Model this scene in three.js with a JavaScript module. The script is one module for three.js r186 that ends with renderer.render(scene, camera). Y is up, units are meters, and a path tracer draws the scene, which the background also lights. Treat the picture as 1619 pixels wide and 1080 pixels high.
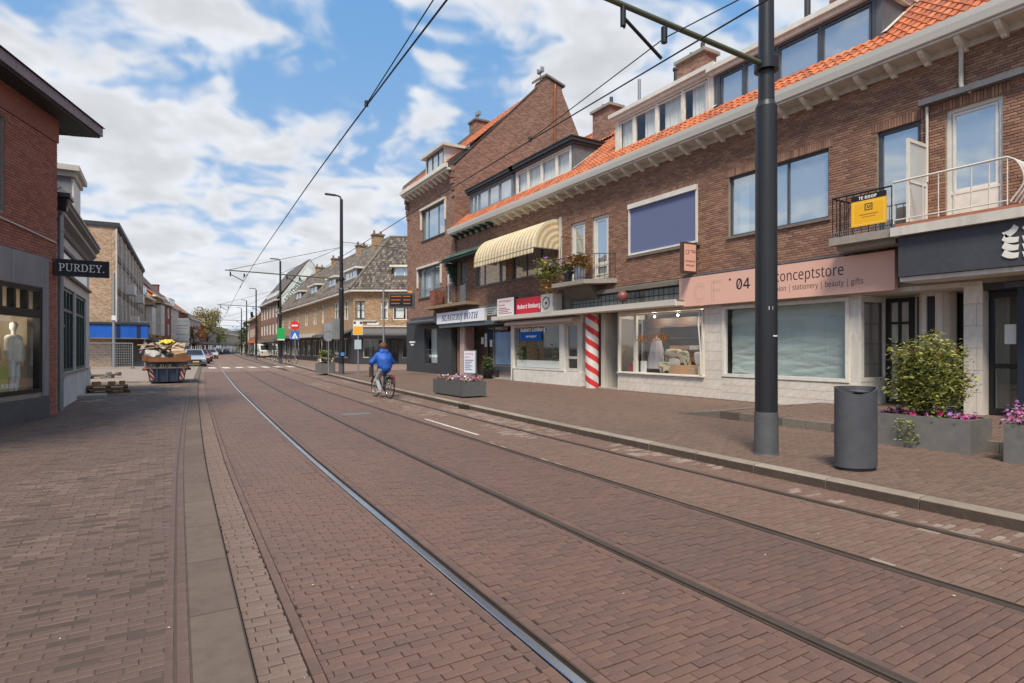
import * as THREE from 'three';
import { mergeGeometries } from 'three/addons/utils/BufferGeometryUtils.js';
import { MarchingCubes } from 'three/addons/objects/MarchingCubes.js';

// ---------- camera, sky, sun, exposure ----------
const scene = new THREE.Scene();
const F = 920, HY = 551, CX = 809.5, EYE = 1.66;
const TH = Math.atan((CX - 260) / F), SN = Math.sin(TH), CS = Math.cos(TH);
const camera = new THREE.PerspectiveCamera(2 * Math.atan(540 / F) * 180 / Math.PI, 1619 / 1080, 0.05, 1500);
camera.position.set(0, EYE, 0);
camera.lookAt(SN, EYE, -CS);
camera.setViewOffset(1619, 1080, 0, -(HY - 540), 1619, 1080);
const renderer = new THREE.WebGLRenderer({ antialias: true });
renderer.setSize(1024, 683);
renderer.toneMapping = THREE.LinearToneMapping;
renderer.toneMappingExposure = 1.72;
renderer.shadowMap.enabled = true;

let seed = 7;
function rnd() { seed |= 0; seed = seed + 0x6D2B79F5 | 0; let t = Math.imul(seed ^ seed >>> 15, 1 | seed); t = t + Math.imul(t ^ t >>> 7, 61 | t) ^ t; return ((t ^ t >>> 14) >>> 0) / 4294967296; }
const rr = (a, b) => a + (b - a) * rnd();
// value noise
const PERM = new Uint8Array(512); for (let i = 0; i < 256; i++) PERM[i] = i;
for (let i = 255; i > 0; i--) { const j = Math.floor(rnd() * (i + 1)); [PERM[i], PERM[j]] = [PERM[j], PERM[i]]; }
for (let i = 0; i < 256; i++) PERM[i + 256] = PERM[i];
const sm = t => t * t * (3 - 2 * t), lerp = (a, b, t) => a + (b - a) * t, clamp = (x, a, b) => x < a ? a : x > b ? b : x;
const sstep = (a, b, x) => sm(clamp((x - a) / (b - a), 0, 1));
function vn2(x, y, per = 256) {
  const xi = Math.floor(x), yi = Math.floor(y), fx = sm(x - xi), fy = sm(y - yi);
  const m = n => ((n % per) + per) % per & 255, a = m(xi), b = m(xi + 1), c = m(yi), d = m(yi + 1);
  const h = (i, j) => PERM[PERM[i] + j] / 255;
  return lerp(lerp(h(a, c), h(b, c), fx), lerp(h(a, d), h(b, d), fx), fy);
}
function fbm(x, y, o = 5, per = 256) { let s = 0, a = 0.5, n = 0; for (let i = 0; i < o; i++) { s += a * vn2(x, y, per); n += a; x *= 2; y *= 2; per = per * 2; a *= 0.5; if (per > 256) per = 256; } return s / n; }

const pxRay = (px, py) => { const u = (px - CX) / F, v = (HY - py) / F; return new THREE.Vector3(SN + CS * u, v, -CS + SN * u); };
const toPx = (p) => { const X = p.x * CS + p.z * SN, Z = p.x * SN - p.z * CS; return [CX + F * X / Z, HY - F * (p.y - EYE) / Z, Z]; };

{ // sky: blue air with broken cloud
  const W = 2048, Hh = 1024, data = new Float32Array(W * Hh * 4);
  const blobs = [ // px, py, radius (px), amount
    [230, 100, 190, .30], [60, 60, 120, .18], [360, 150, 90, .16], [560, 230, 120, .24], [640, 270, 70, .2], [470, 300, 90, .1], [200, 270, 120, .14], [680, 140, 45, .2], [820, 90, 60, .22], [700, 20, 90, .2], [930, 60, 120, .3], [1080, 90, 160, .25],
    [330, 380, 130, .16], [300, 470, 160, .3], [520, 400, 90, .14], [100, 330, 110, .12],
    [430, 60, 60, -.2], [560, 40, 55, -.26], [330, 250, 110, -.22], [430, 215, 60, -.16], [610, 100, 60, -.22], [760, 180, 50, -.25], [640, 340, 70, -.2], [470, 110, 55, -.12], [570, 300, 40, -.1], [700, 220, 45, -.2]];
  const bl = blobs.map(([px, py, r, a]) => ({ d: pxRay(px, py).normalize(), r: r / 1000, a }));
  const SUNAZ = new THREE.Vector3(-.6, .75, .35).normalize();
  for (let j = 0; j < Hh; j++) {
    const el = ((j + .5) / Hh - .5) * Math.PI, y = Math.sin(el), ch = Math.cos(el);
    for (let i = 0; i < W; i++) {
      const az = ((i + .5) / W - .5) * 2 * Math.PI, x = Math.cos(az) * ch, z = Math.sin(az) * ch;
      let r, g, b;
      const yy = Math.max(y, 0);
      const k = Math.pow(1 - yy, 3.2);
      r = lerp(.075, .36, k); g = lerp(.205, .445, k); b = lerp(.405, .56, k);
      if (y > -.02) {
        const q = 1 / (yy + .2), u = x * q * 4.0, v = z * q * 4.0;
        const wx = fbm(u * 1.1 + 40, v * 1.1 + 9, 4) - .5, wy = fbm(u * 1.1 + 11, v * 1.1 + 77, 4) - .5;
        let n = .78 * fbm(u * 1.1 + wx * 1.1 + 60, v * 1.1 + wy * 1.1 + 60, 6) + .22 * fbm(u * 4.7 + wx * 3 + 13, v * 4.7 + wy * 3 + 29, 5);
        let bias = 0;
        for (const c of bl) { const dt = 1 - (x * c.d.x + y * c.d.y + z * c.d.z); if (dt < .16) bias += c.a * Math.exp(-2 * dt / (c.r * c.r)); }
        const hz = Math.exp(-yy * 9) * .2;
        const dens = .95 * sstep(.45, .66, n + bias * .40 + hz);
        const thick = sstep(.52, .8, n + bias * .4);
        const fine = fbm(u * 3.1 + 5, v * 3.1 + 31, 4);
        const lum = .47 + .08 * dens - .11 * thick + .12 * (fine - .5);
        const cr = lum * .96, cg = lum * .98, cb = lum * 1.02;
        r = lerp(r, cr, dens); g = lerp(g, cg, dens); b = lerp(b, cb, dens);
      } else { r = .22; g = .2; b = .18; }
      const o = (j * W + i) * 4; data[o] = r; data[o + 1] = g; data[o + 2] = b; data[o + 3] = 1;
    }
  }
  const t = new THREE.DataTexture(data, W, Hh, THREE.RGBAFormat, THREE.FloatType);
  t.mapping = THREE.EquirectangularReflectionMapping; t.magFilter = t.minFilter = THREE.LinearFilter; t.wrapS = THREE.RepeatWrapping; t.needsUpdate = true;
  scene.background = t; scene.environment = t;
}
const sun = new THREE.DirectionalLight(new THREE.Color(1, .91, .77), 2.7);
sun.position.set(-38, 82, 42); sun.target.position.set(0, 0, 0);
sun.castShadow = true; sun.shadow.radius = 30; sun.shadow.mapSize.set(2048, 2048);
Object.assign(sun.shadow.camera, { left: -60, right: 60, top: 60, bottom: -60, near: 1, far: 250 });
scene.add(sun, sun.target);

// ---------- helpers ----------
const V = (x, y, z) => new THREE.Vector3(x, y, z);
const names = new Map();
function numbered(n) { const k = names.get(n) || 0; names.set(n, k + 1); return k ? n + '_' + String(k).padStart(3, '0') : n; }
function thing(name, label, category, pos = [0, 0, 0], turn = 0, group) {
  const o = new THREE.Group(); o.name = numbered(name); o.position.set(...pos); o.rotation.y = turn; o.userData = { label, category };
  if (group) o.userData.group = group; scene.add(o); return o;
}
function tag(o, label, category, group) { o.userData.label = label; o.userData.category = category; if (group) o.userData.group = group; return o; }
function P(name, geo, mat, parent) {
  const g = Array.isArray(geo) ? mg(geo) : geo; const m = new THREE.Mesh(g, mat);
  m.name = parent === scene ? numbered(name) : name; m.castShadow = m.receiveShadow = true; parent.add(m); return m;
}
function struct(name, geo, mat) { const m = P(name, geo, mat, scene); m.userData.kind = 'structure'; return m; }
function structG(name) { const o = new THREE.Group(); o.name = numbered(name); o.userData.kind = 'structure'; scene.add(o); return o; }
function copyOf(o, pos, turn, label) { const c = o.clone(); c.name = numbered(o.name.replace(/_\d+$/, '')); c.userData = { ...o.userData }; if (label) c.userData.label = label; c.position.set(...pos); c.rotation.y = turn; scene.add(c); return c; }
function mg(list) { if (list.length === 1) return list[0]; return mergeGeometries(list.map(g => { const h = g.index ? g.toNonIndexed() : g.clone(); for (const k of Object.keys(h.attributes)) if (!['position', 'normal', 'uv'].includes(k)) h.deleteAttribute(k); if (!h.attributes.uv) h.setAttribute('uv', new THREE.BufferAttribute(new Float32Array(h.attributes.position.count * 2), 2)); return h; })); }
function boxUV(g) { const p = g.attributes.position, n = g.attributes.normal, uv = g.attributes.uv; for (let i = 0; i < p.count; i++) { const ax = Math.abs(n.getX(i)), ay = Math.abs(n.getY(i)); if (ax > .7) uv.setXY(i, p.getZ(i), p.getY(i)); else if (ay > .7) uv.setXY(i, p.getX(i), p.getZ(i)); else uv.setXY(i, p.getX(i), p.getY(i)); } return g; }
function box(x0, x1, y0, y1, z0, z1) { const g = new THREE.BoxGeometry(Math.abs(x1 - x0), Math.abs(y1 - y0), Math.abs(z1 - z0)); g.translate((x0 + x1) / 2, (y0 + y1) / 2, (z0 + z1) / 2); return boxUV(g); }
function cbox(cx, cy, cz, sx, sy, sz, ry = 0, rx = 0, rz = 0) { const g = boxUV(new THREE.BoxGeometry(sx, sy, sz)); if (rx) g.rotateX(rx); if (rz) g.rotateZ(rz); if (ry) g.rotateY(ry); g.translate(cx, cy, cz); return g; }
function bar(a, b, r, seg = 6, r2) { const d = V().subVectors(b, a), L = d.length(); const g = new THREE.CylinderGeometry(r2 ?? r, r, L, seg, 1); g.translate(0, L / 2, 0); g.applyQuaternion(new THREE.Quaternion().setFromUnitVectors(V(0, 1, 0), d.normalize())); g.translate(a.x, a.y, a.z); return g; }
function tube(pts, r, seg = 8, n) { return new THREE.TubeGeometry(new THREE.CatmullRomCurve3(pts), n || pts.length * 6, r, seg, false); }
function cyl(x, y0, y1, z, r0, r1 = r0, seg = 24) { const g = new THREE.CylinderGeometry(r1, r0, y1 - y0, seg, 1); g.translate(x, (y0 + y1) / 2, z); return g; }
function lathe(pts, seg = 24) { return new THREE.LatheGeometry(pts.map(p => new THREE.Vector2(...p)), seg); }
function mesh3(verts, faces, uvs) { // flat shaded polygons
  const pos = [], uv = []; for (const f of faces) for (let k = 1; k < f.length - 1; k++) for (const i of [f[0], f[k], f[k + 1]]) { pos.push(...verts[i]); const q = uvs ? uvs[i] : [verts[i][0] + verts[i][2], verts[i][1]]; uv.push(...q); }
  const g = new THREE.BufferGeometry(); g.setAttribute('position', new THREE.Float32BufferAttribute(pos, 3)); g.setAttribute('uv', new THREE.Float32BufferAttribute(uv, 2)); g.computeVertexNormals(); return g;
}
function prism(poly, d0, d1) { // polygon [[x,y]..] extruded along z from d0 to d1
  const s = new THREE.Shape(poly.map(p => new THREE.Vector2(...p))); const g = new THREE.ExtrudeGeometry(s, { depth: d1 - d0, bevelEnabled: false }); g.translate(0, 0, d0); return g;
}
// ---------- textures ----------
function dataTex(n, fn, srgb) { const d = new Uint8Array(n * n * 4); for (let j = 0; j < n; j++) for (let i = 0; i < n; i++) { const c = fn(i / n, j / n); const o = (j * n + i) * 4; d[o] = clamp(c[0], 0, 1) * 255; d[o + 1] = clamp(c[1], 0, 1) * 255; d[o + 2] = clamp(c[2], 0, 1) * 255; d[o + 3] = 255; } const t = new THREE.DataTexture(d, n, n); t.wrapS = t.wrapT = THREE.RepeatWrapping; t.magFilter = THREE.LinearFilter; t.minFilter = THREE.LinearMipmapLinearFilter; if (srgb) t.colorSpace = THREE.SRGBColorSpace; t.needsUpdate = true; return t; }
const rep = (t, s) => { const c = t.clone(); c.repeat.set(1 / s, 1 / s); c.needsUpdate = true; return c; };
const grime = dataTex(512, (u, v) => { const a = fbm(u * 4, v * 4, 5, 4), b = fbm(u * 32, v * 32, 3, 32), k = .62 + .28 * a + .22 * b; return [k, k * .99, k * .97]; });
const speck = dataTex(256, (u, v) => { const a = fbm(u * 16, v * 16, 4, 16); const k = .35 + .65 * a; return [k, k, k]; });
const streak = dataTex(256, (u, v) => { const a = fbm(u * 24, v * 3, 5, 24), b = fbm(u * 5, v * 5, 4, 5); const k = .6 + .3 * a + .18 * b; return [k, k, k]; });
const woodT = dataTex(256, (u, v) => { const a = fbm(u * 3, v * 40, 5, 40), k = .55 + .5 * a; return [k, k * .95, k * .88]; });
const grime2 = rep(grime, 2.3), grime5 = rep(grime, 5), speck1 = rep(speck, .7), streak2 = rep(streak, 2), wood1 = rep(woodT, .8);
// distant brickwork (bricks only a few pixels long): colour + relief, 1.76 x 1.76 m
const BN = 512, brow = 28, bcol = 8;
function brickCell(u, v) { const r = Math.floor(v * brow), o = r % 2 ? .5 : 0, cu = u * bcol + o, c = Math.floor(cu) % bcol, fu = cu - Math.floor(cu), fv = v * brow - r; const joint = fu < .05 || fv < .17; const h = PERM[PERM[c + 13] + r] / 255, h2 = PERM[PERM[c + 113] + r] / 255; return [joint, h, h2]; }
const brickT = dataTex(BN, (u, v) => { const [j, h, h2] = brickCell(u, v); const n = fbm(u * 6, v * 6, 4, 6) * .3 + .8; if (j) return [.62 * n, .60 * n, .57 * n]; const k = (.42 + .5 * h) * n; return [k, k * (.93 + .09 * h2), k * (.9 + .12 * h2)]; });
const brickB = dataTex(BN, (u, v) => { const [j, h] = brickCell(u, v); const k = j ? 0 : .7 + .3 * h; return [k, k, k]; });
const brickMap = rep(brickT, 1.76), brickBump = rep(brickB, 1.76);

const C = (r, g, b) => new THREE.Color().setRGB(r, g, b);
function S(c, o = {}) { const m = new THREE.MeshStandardMaterial({ color: Array.isArray(c) ? C(...c) : new THREE.Color(c), roughness: o.r ?? .8, metalness: o.m ?? 0, side: THREE.DoubleSide }); if (o.map) m.map = o.map; if (o.bump) { m.bumpMap = o.bump; m.bumpScale = o.bs ?? .004; } if (o.rm) m.roughnessMap = o.rm; return m; }
const M = {
  white: S([.8, .765, .7], { r: .5, map: grime5 }), cream: S([.8, .74, .65], { r: .6, map: streak2 }), offwhite: S([.7, .65, .57], { r: .7, map: streak2 }),
  slate: S([.075, .085, .105], { r: .45, map: grime5 }), black: S([.012, .012, .014], { r: .4, map: grime5 }), charcoal: S([.045, .047, .052], { r: .55, map: grime2 }),
  grey: S([.22, .21, .2], { r: .7, map: streak2 }), lead: S([.16, .165, .18], { r: .6, map: streak2 }), concrete: S([.35, .315, .275], { r: .9, map: grime2, bump: speck1, bs: .004 }),
  concreteDk: S([.2, .17, .142], { r: .9, map: grime2, bump: speck1, bs: .005 }), steel: S([.42, .43, .44], { r: .35, m: .9, map: streak2 }), galv: S([.38, .39, .4], { r: .5, m: .5, map: streak2 }),
  polePaint: S([.02, .021, .026], { r: .42, map: grime2, bump: speck1, bs: .001 }), poleBase: S([.105, .108, .118], { r: .65, map: grime2, bump: speck1, bs: .002 }),
  mortar: S([.34, .29, .235], { r: .95, map: grime2 }), room: S([.34, .31, .28], { r: .9 }), dark: S([.05, .047, .045], { r: .9 }),
  wood: S([.42, .25, .12], { r: .8, map: wood1 }), woodDk: S([.1, .055, .035], { r: .6, map: wood1 }), rust: S([.27, .115, .05], { r: .85, map: grime2, bump: speck1, bs: .003 }),
  brick: S([.42, .24, .175], { r: .9, map: brickMap, bump: brickBump, bs: .008 }), tanBrick: S([.62, .42, .25], { r: .9, map: brickMap, bump: brickBump, bs: .008 }), paleBrick: S([.72, .51, .35], { r: .9, map: brickMap, bump: brickBump, bs: .006 }), redBrick: S([.42, .15, .1], { r: .9, map: brickMap, bump: brickBump, bs: .008 }),
  wire: S([.02, .02, .022], { r: .5 }), rubber: S([.015, .015, .016], { r: .8 }), chrome: S([.6, .6, .62], { r: .2, m: 1 }), greenPaint: S([.03, .07, .055], { r: .5, map: grime5 }), oliveArm: S([.11, .12, .07], { r: .6, map: grime2 }),
  paper: S([.75, .75, .73], { r: .8 }), copper: S([.45, .16, .08], { r: .45, m: .6, map: streak2 }), soil: S([.03, .022, .016], { r: 1 }), curtain: S([.8, .79, .76], { r: .9 }), asphalt: S([.17, .135, .115], { r: .9, map: grime5, bump: speck1, bs: .004 })
};
M.glass = new THREE.MeshPhysicalMaterial({ color: C(.93, .96, .95), roughness: .015, transmission: 1, thickness: 0, ior: 1.75, side: THREE.DoubleSide });
M.skyGlass = new THREE.MeshPhysicalMaterial({ color: C(.8, .88, .92), roughness: .01, metalness: .62, transmission: 1, thickness: 0, ior: 1.8, side: THREE.DoubleSide });
M.film = new THREE.MeshPhysicalMaterial({ color: C(.6, .68, .66), roughness: .4, transmission: .25, thickness: 0, side: THREE.DoubleSide });
function canvasTex(w, h, draw) { const c = document.createElement('canvas'); c.width = w; c.height = h; const x = c.getContext('2d'); draw(x, w, h); const t = new THREE.CanvasTexture(c); t.colorSpace = THREE.SRGBColorSpace; t.anisotropy = 8; return t; }
function printMat(w, h, draw, r = .6) { return new THREE.MeshStandardMaterial({ map: canvasTex(w, h, draw), roughness: r, side: THREE.DoubleSide }); }
function face(parent, name, mat, u0, u1, v0, v1, w) { const g = new THREE.PlaneGeometry(u1 - u0, v1 - v0); g.translate((u0 + u1) / 2, (v0 + v1) / 2, w); return P(name, g, mat, parent); }

// ---------- pieces laid one by one: nearest 300 as meshes, the rest joined as stuff ----------
const tones = {
  road: [[.138, .083, .069], [.147, .087, .071], [.153, .09, .072], [.16, .093, .073], [.168, .097, .074], [.176, .101, .075]],
  roadR: [[.18, .113, .086], [.195, .12, .09], [.185, .113, .084], [.205, .13, .098], [.19, .114, .083]],
  gutter: [[.19, .128, .102], [.2, .135, .108], [.182, .122, .098], [.196, .137, .112]],
  pave: [[.126, .077, .063], [.133, .082, .066], [.122, .076, .062], [.138, .086, .07], [.129, .081, .067]],
  paveR: [[.168, .107, .08], [.182, .115, .086], [.158, .101, .077], [.19, .124, .094]],
  wall: [[.325, .175, .116], [.28, .145, .1], [.365, .2, .132], [.24, .128, .094], [.395, .23, .155], [.295, .167, .122]],
  wallL: [[.40, .155, .105], [.36, .135, .095], [.44, .175, .12], [.34, .13, .1], [.41, .185, .135]],
  tile: [[.56, .155, .055], [.5, .135, .05], [.62, .18, .065], [.42, .115, .05], [.56, .2, .09], [.33, .11, .06]],
  tileGrey: [[.115, .097, .083], [.18, .155, .13], [.07, .06, .053], [.27, .235, .2], [.14, .105, .088]],
  stone: [[.76, .68, .6], [.73, .65, .57], [.78, .71, .63], [.72, .66, .59]]
};
const toneMats = {};
function toneMat(k, r = .85) { if (!toneMats[k]) toneMats[k] = { base: S([1, 1, 1], { r, map: rep(grime, .37), bump: rep(speck, .11), bs: .0016 }), solo: tones[k].map(c => S(c, { r, map: rep(grime, .37), bump: rep(speck, .11), bs: .0016 })) }; return toneMats[k]; }
function layPieces(parent, name, geo, key, list, solo = 300, rough) { // list: {m: Matrix4 in the parent's frame, t: tone index}
  const mats = toneMat(key, rough); parent.updateMatrixWorld(true); const p = V();
  for (const e of list) { p.setFromMatrixPosition(e.m).applyMatrix4(parent.matrixWorld); const [a, b, z] = toPx(p); e.d = z > .3 && a > -10 && a < 1630 && b > -10 && b < 1090 ? z : 1e4 + p.length(); }
  list.sort((a, b) => a.d - b.d);
  const n = Math.min(solo, list.length);
  for (let i = 0; i < n; i++) { const m = new THREE.Mesh(geo, mats.solo[list[i].t]); m.name = name; m.matrixAutoUpdate = true; list[i].m.decompose(m.position, m.quaternion, m.scale); m.castShadow = m.receiveShadow = true; parent.add(m); }
  if (list.length > n) {
    const im = new THREE.InstancedMesh(geo, mats.base, list.length - n); im.name = name + '_field'; im.userData.kind = 'stuff'; im.castShadow = im.receiveShadow = true; const c = new THREE.Color();
    for (let i = n; i < list.length; i++) { im.setMatrixAt(i - n, list[i].m); const t = tones[key][list[i].t]; im.setColorAt(i - n, c.setRGB(...t)); }
    parent.add(im);
  }
}
function chamferBox(sx, sy, sz, c, face) { // box with one chamfered face (+z or +y), centred; 14 quads
  const hx = sx / 2, hy = sy / 2, hz = sz / 2, v = [], f = [];
  const ring = (x, y, z) => { v.push([-x, -y, z], [x, -y, z], [x, y, z], [-x, y, z]); };
  ring(hx, hy, -hz); ring(hx, hy, hz - c); ring(hx - c, hy - c, hz);
  for (const o of [0, 4]) for (let i = 0; i < 4; i++) { const j = (i + 1) % 4; f.push([o + i, o + j, o + 4 + j, o + 4 + i]); }
  f.push([8, 9, 10, 11]); const uv = v.map(p => [p[0] + .3, p[1] + p[2]]);
  const g = mesh3(v, f, uv); if (face === 'y') g.rotateX(-Math.PI / 2); return g;
}
const brickGeo = chamferBox(.21, .052, .06, .006);
const soldierGeo = chamferBox(.052, .21, .06, .006);
function layWall(parent, key, { u0, u1, v0, v1, holes = [], w = 0, soldiers = [], clip, solo = 300 }) {
  const list = [], nT = tones[key].length, ch = .0625, m4 = new THREE.Matrix4(), q = new THREE.Quaternion();
  const hs = holes.concat(soldiers.map(s => [s[0], s[1], s[2], s[2] + .215]));
  const rows = Math.floor((v1 - v0) / ch);
  for (let r = 0; r < rows; r++) {
    const v = v0 + (r + .5) * ch; let segs = [[u0, u1]];
    for (const h of hs) if (v + .02 > h[2] && v - .02 < h[3]) { const out = []; for (const s of segs) { if (h[1] <= s[0] || h[0] >= s[1]) out.push(s); else { if (h[0] > s[0]) out.push([s[0], h[0]]); if (h[1] < s[1]) out.push([h[1], s[1]]); } } segs = out; }
    for (const s of segs) { const st = .22, off = (r % 2) * .11 + (r % 4 > 1 ? .055 : 0); let k = Math.floor((s[0] - off) / st); for (; ; k++) { const a = Math.max(s[0] + .004, k * st + off + .005), b = Math.min(s[1] - .004, (k + 1) * st + off - .005); if (k * st + off > s[1]) break; if (b - a < .03) continue; const cu = (a + b) / 2; if (clip && !clip(cu, v)) continue; list.push({ m: new THREE.Matrix4().compose(V(cu, v + rr(-.0012, .0012), w + rr(-.003, .0025)), q, V((b - a) / .21, 1, 1)), t: Math.floor(rnd() * nT) }); } }
  }
  layPieces(parent, 'brick', brickGeo, key, list, solo);
  const sl = []; for (const s of soldiers) { const n = Math.round((s[1] - s[0]) / .0625), st = (s[1] - s[0]) / n; for (let i = 0; i < n; i++) sl.push({ m: new THREE.Matrix4().compose(V(s[0] + (i + .5) * st, s[2] + .105, w + .004), q, V(1, 1, 1)), t: Math.floor(rnd() * nT) }); }
  if (sl.length) layPieces(parent, 'lintel_brick', soldierGeo, key, sl, Math.min(solo, 150));
}
function wallWithHoles(u0, u1, v0, v1, holes, w0, w1) { // solid wall in the local frame from depth w0 to w1 with rectangular openings
  const s = new THREE.Shape(); s.moveTo(u0, v0); s.lineTo(u1, v0); s.lineTo(u1, v1); s.lineTo(u0, v1); s.closePath();
  for (const h of holes) { const p = new THREE.Path(); p.moveTo(h[0], h[2]); p.lineTo(h[0], h[3]); p.lineTo(h[1], h[3]); p.lineTo(h[1], h[2]); p.closePath(); s.holes.push(p); }
  const g = new THREE.ExtrudeGeometry(s, { depth: w1 - w0, bevelEnabled: false }); g.translate(0, 0, w0); return g;
}
// window: frame mesh (named) with pane, sill and curtain meshes below it
function win(parent, o) {
  const { u0, u1, v0, v1, w = -.09, fr = .06, mat = M.white, cols = [1], rows = [1], glass = M.skyGlass, name = 'window', sill, curtain, dep = .07 } = o;
  const g = [box(u0, u1, v0, v0 + fr, w - dep, w), box(u0, u1, v1 - fr, v1, w - dep, w), box(u0, u0 + fr, v0 + fr, v1 - fr, w - dep, w), box(u1 - fr, u1, v0 + fr, v1 - fr, w - dep, w)];
  const iu0 = u0 + fr, iu1 = u1 - fr, iv0 = v0 + fr, iv1 = v1 - fr, mw = o.mw ?? fr * .9;
  const su = cols.reduce((a, b) => a + b), sv = rows.reduce((a, b) => a + b); const us = [iu0], vs = [iv0]; let a = 0;
  for (const c of cols) { a += c; us.push(iu0 + (iu1 - iu0) * a / su); } a = 0; for (const r of rows) { a += r; vs.push(iv0 + (iv1 - iv0) * a / sv); }
  for (let i = 1; i < us.length - 1; i++) g.push(box(us[i] - mw / 2, us[i] + mw / 2, iv0, iv1, w - dep + .003, w - .003));
  for (let j = 1; j < vs.length - 1; j++) g.push(box(iu0, iu1, vs[j] - mw / 2, vs[j] + mw / 2, w - dep + .005, w - .005));
  if (o.sash) for (let i = 0; i < us.length - 1; i++) for (let j = 0; j < vs.length - 1; j++) { const q = .045, A = us[i] + mw / 2, B = us[i + 1] - mw / 2, c = vs[j] + mw / 2, d = vs[j + 1] - mw / 2; g.push(box(A, B, c, c + q, w - dep + .012, w - .014), box(A, B, d - q, d, w - dep + .012, w - .014), box(A, A + q, c + q, d - q, w - dep + .012, w - .014), box(B - q, B, c + q, d - q, w - dep + .012, w - .014)); }
  const f = P(name, g, mat, parent);
  for (let i = 0; i < us.length - 1; i++) for (let j = 0; j < vs.length - 1; j++) { const pg = new THREE.PlaneGeometry(us[i + 1] - us[i], vs[j + 1] - vs[j]); pg.rotateX(rr(-.004, .004)); pg.rotateY(rr(-.006, .006)); pg.translate((us[i] + us[i + 1]) / 2, (vs[j] + vs[j + 1]) / 2, w - dep * .55); P('pane', pg, glass, f); }
  if (sill) P('sill', box(u0 - .06, u1 + .06, v0 - .07, v0 - .002, w - dep, .06), sill, f);
  if (curtain) { for (const [c0, c1, cv = 0] of curtain) P('curtain', drape(lerp(u0, u1, c0), lerp(u0, u1, c1), lerp(v0, v1, cv) + .02, v1 - .02, w - .2), M.curtain, f); }
  return f;
}
function drape(u0, u1, v0, v1, w) { const n = Math.max(6, Math.round((u1 - u0) / .03)); const g = new THREE.PlaneGeometry(u1 - u0, v1 - v0, n, 1); const p = g.attributes.position, ph = rnd() * 9; for (let i = 0; i < p.count; i++) p.setZ(i, .025 * Math.sin(p.getX(i) * 52 + ph + Math.sin(p.getX(i) * 17) * 1.5)); g.computeVertexNormals(); g.translate((u0 + u1) / 2, (v0 + v1) / 2, w); return g; }
// pantiles
const tileGeo = (() => { const n = 8, wd = .215, ln = .36, v = [], f = []; for (let i = 0; i <= n; i++) { const x = (i / n - .5) * wd, a = i / n; const y = .028 * Math.sin(a * Math.PI * 2 - .6) + .012; v.push([x, y + .028, 0], [x, y, ln], [x, y + .010, 0]); } for (let i = 0; i < n; i++) { const a = i * 3, b = a + 3; f.push([a, b, b + 1, a + 1], [a + 2, b + 2, b, a]); } return mesh3(v, f); })();
function tileRoof(parent, key, o, du, ds, width, length, clip, solo = 300) { // o: lower corner; du, ds unit vectors along eave and up the slope
  const nrm = V().crossVectors(du, ds).normalize(); if (nrm.y < 0) nrm.negate(); const list = [], nT = tones[key].length, cw = .2, ce = .31;
  const basis = new THREE.Matrix4().makeBasis(du, nrm, V().crossVectors(du, nrm)); // local z = du x nrm
  const flip = basis.elements[8] * ds.x + basis.elements[9] * ds.y + basis.elements[10] * ds.z < 0;
  const q = new THREE.Quaternion().setFromRotationMatrix(flip ? new THREE.Matrix4().makeBasis(V().copy(du).negate(), nrm, V().crossVectors(V().copy(du).negate(), nrm)) : basis);
  for (let j = 0; j * ce < length; j++) for (let i = 0; i * cw < width; i++) { const a = (i + .5) * cw, b = j * ce; if (clip && !clip(a, b + .15)) continue; const p = V().copy(o).addScaledVector(du, a).addScaledVector(ds, b).addScaledVector(nrm, .02); list.push({ m: new THREE.Matrix4().compose(p, q, V(1, rr(.92, 1.08), 1)), t: Math.floor(rnd() * nT) }); }
  layPieces(parent, 'roof_tile', tileGeo, key, list, solo, .75);
}
// street curve: sideways drift of the road with distance s ahead of the camera (-z)
const CK = [[-60, -.6], [-5, -.06], [0, 0], [5, .07], [10, .18], [18.6, .5], [28, .9], [44, 1.75], [64, 2.9], [101, 4.9], [200, 12], [420, 30]];
const cc = s => { let i = 0; while (i < CK.length - 2 && s > CK[i + 1][0]) i++; const [s0, c0] = CK[i], [s1, c1] = CK[i + 1]; const m0 = i > 0 ? (c1 - CK[i - 1][1]) / (s1 - CK[i - 1][0]) : (c1 - c0) / (s1 - s0), m1 = i < CK.length - 2 ? (CK[i + 2][1] - c0) / (CK[i + 2][0] - s0) : (c1 - c0) / (s1 - s0); const h = s1 - s0, t = (s - s0) / h; return (2 * t ** 3 - 3 * t * t + 1) * c0 + (t ** 3 - 2 * t * t + t) * h * m0 + (-2 * t ** 3 + 3 * t * t) * c1 + (t ** 3 - t * t) * h * m1; };
const kerbL = s => .35 + cc(s) * .97, kerbR = s => 6.62 + cc(s) * 1.5;
function sweep(profile, s0, s1, step, off, closeEnds) { // profile [[o,y]..] carried along s
  const n = Math.max(1, Math.round((s1 - s0) / step)), pos = [], uv = [], idx = [], k = profile.length;
  for (let i = 0; i <= n; i++) { const s = s0 + (s1 - s0) * i / n, x = off(s); for (const [o, y] of profile) { pos.push(x + o, y, -s); uv.push(o + y, s); } }
  for (let i = 0; i < n; i++) for (let j = 0; j < k - 1; j++) { const a = i * k + j, b = a + 1, c = a + k, d = c + 1; idx.push(a, c, b, b, c, d); }
  const g = new THREE.BufferGeometry(); g.setAttribute('position', new THREE.Float32BufferAttribute(pos, 3)); g.setAttribute('uv', new THREE.Float32BufferAttribute(uv, 2)); g.setIndex(idx); const h = g.toNonIndexed(); h.computeVertexNormals();
  if (!closeEnds) return h;
  const caps = []; for (const s of [s0, s1]) { const v = profile.map(([o, y]) => [off(s) + o, y, -s]); caps.push(mesh3(v, [v.map((_, i) => i)])); } return mg([h, ...caps]);
}
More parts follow.
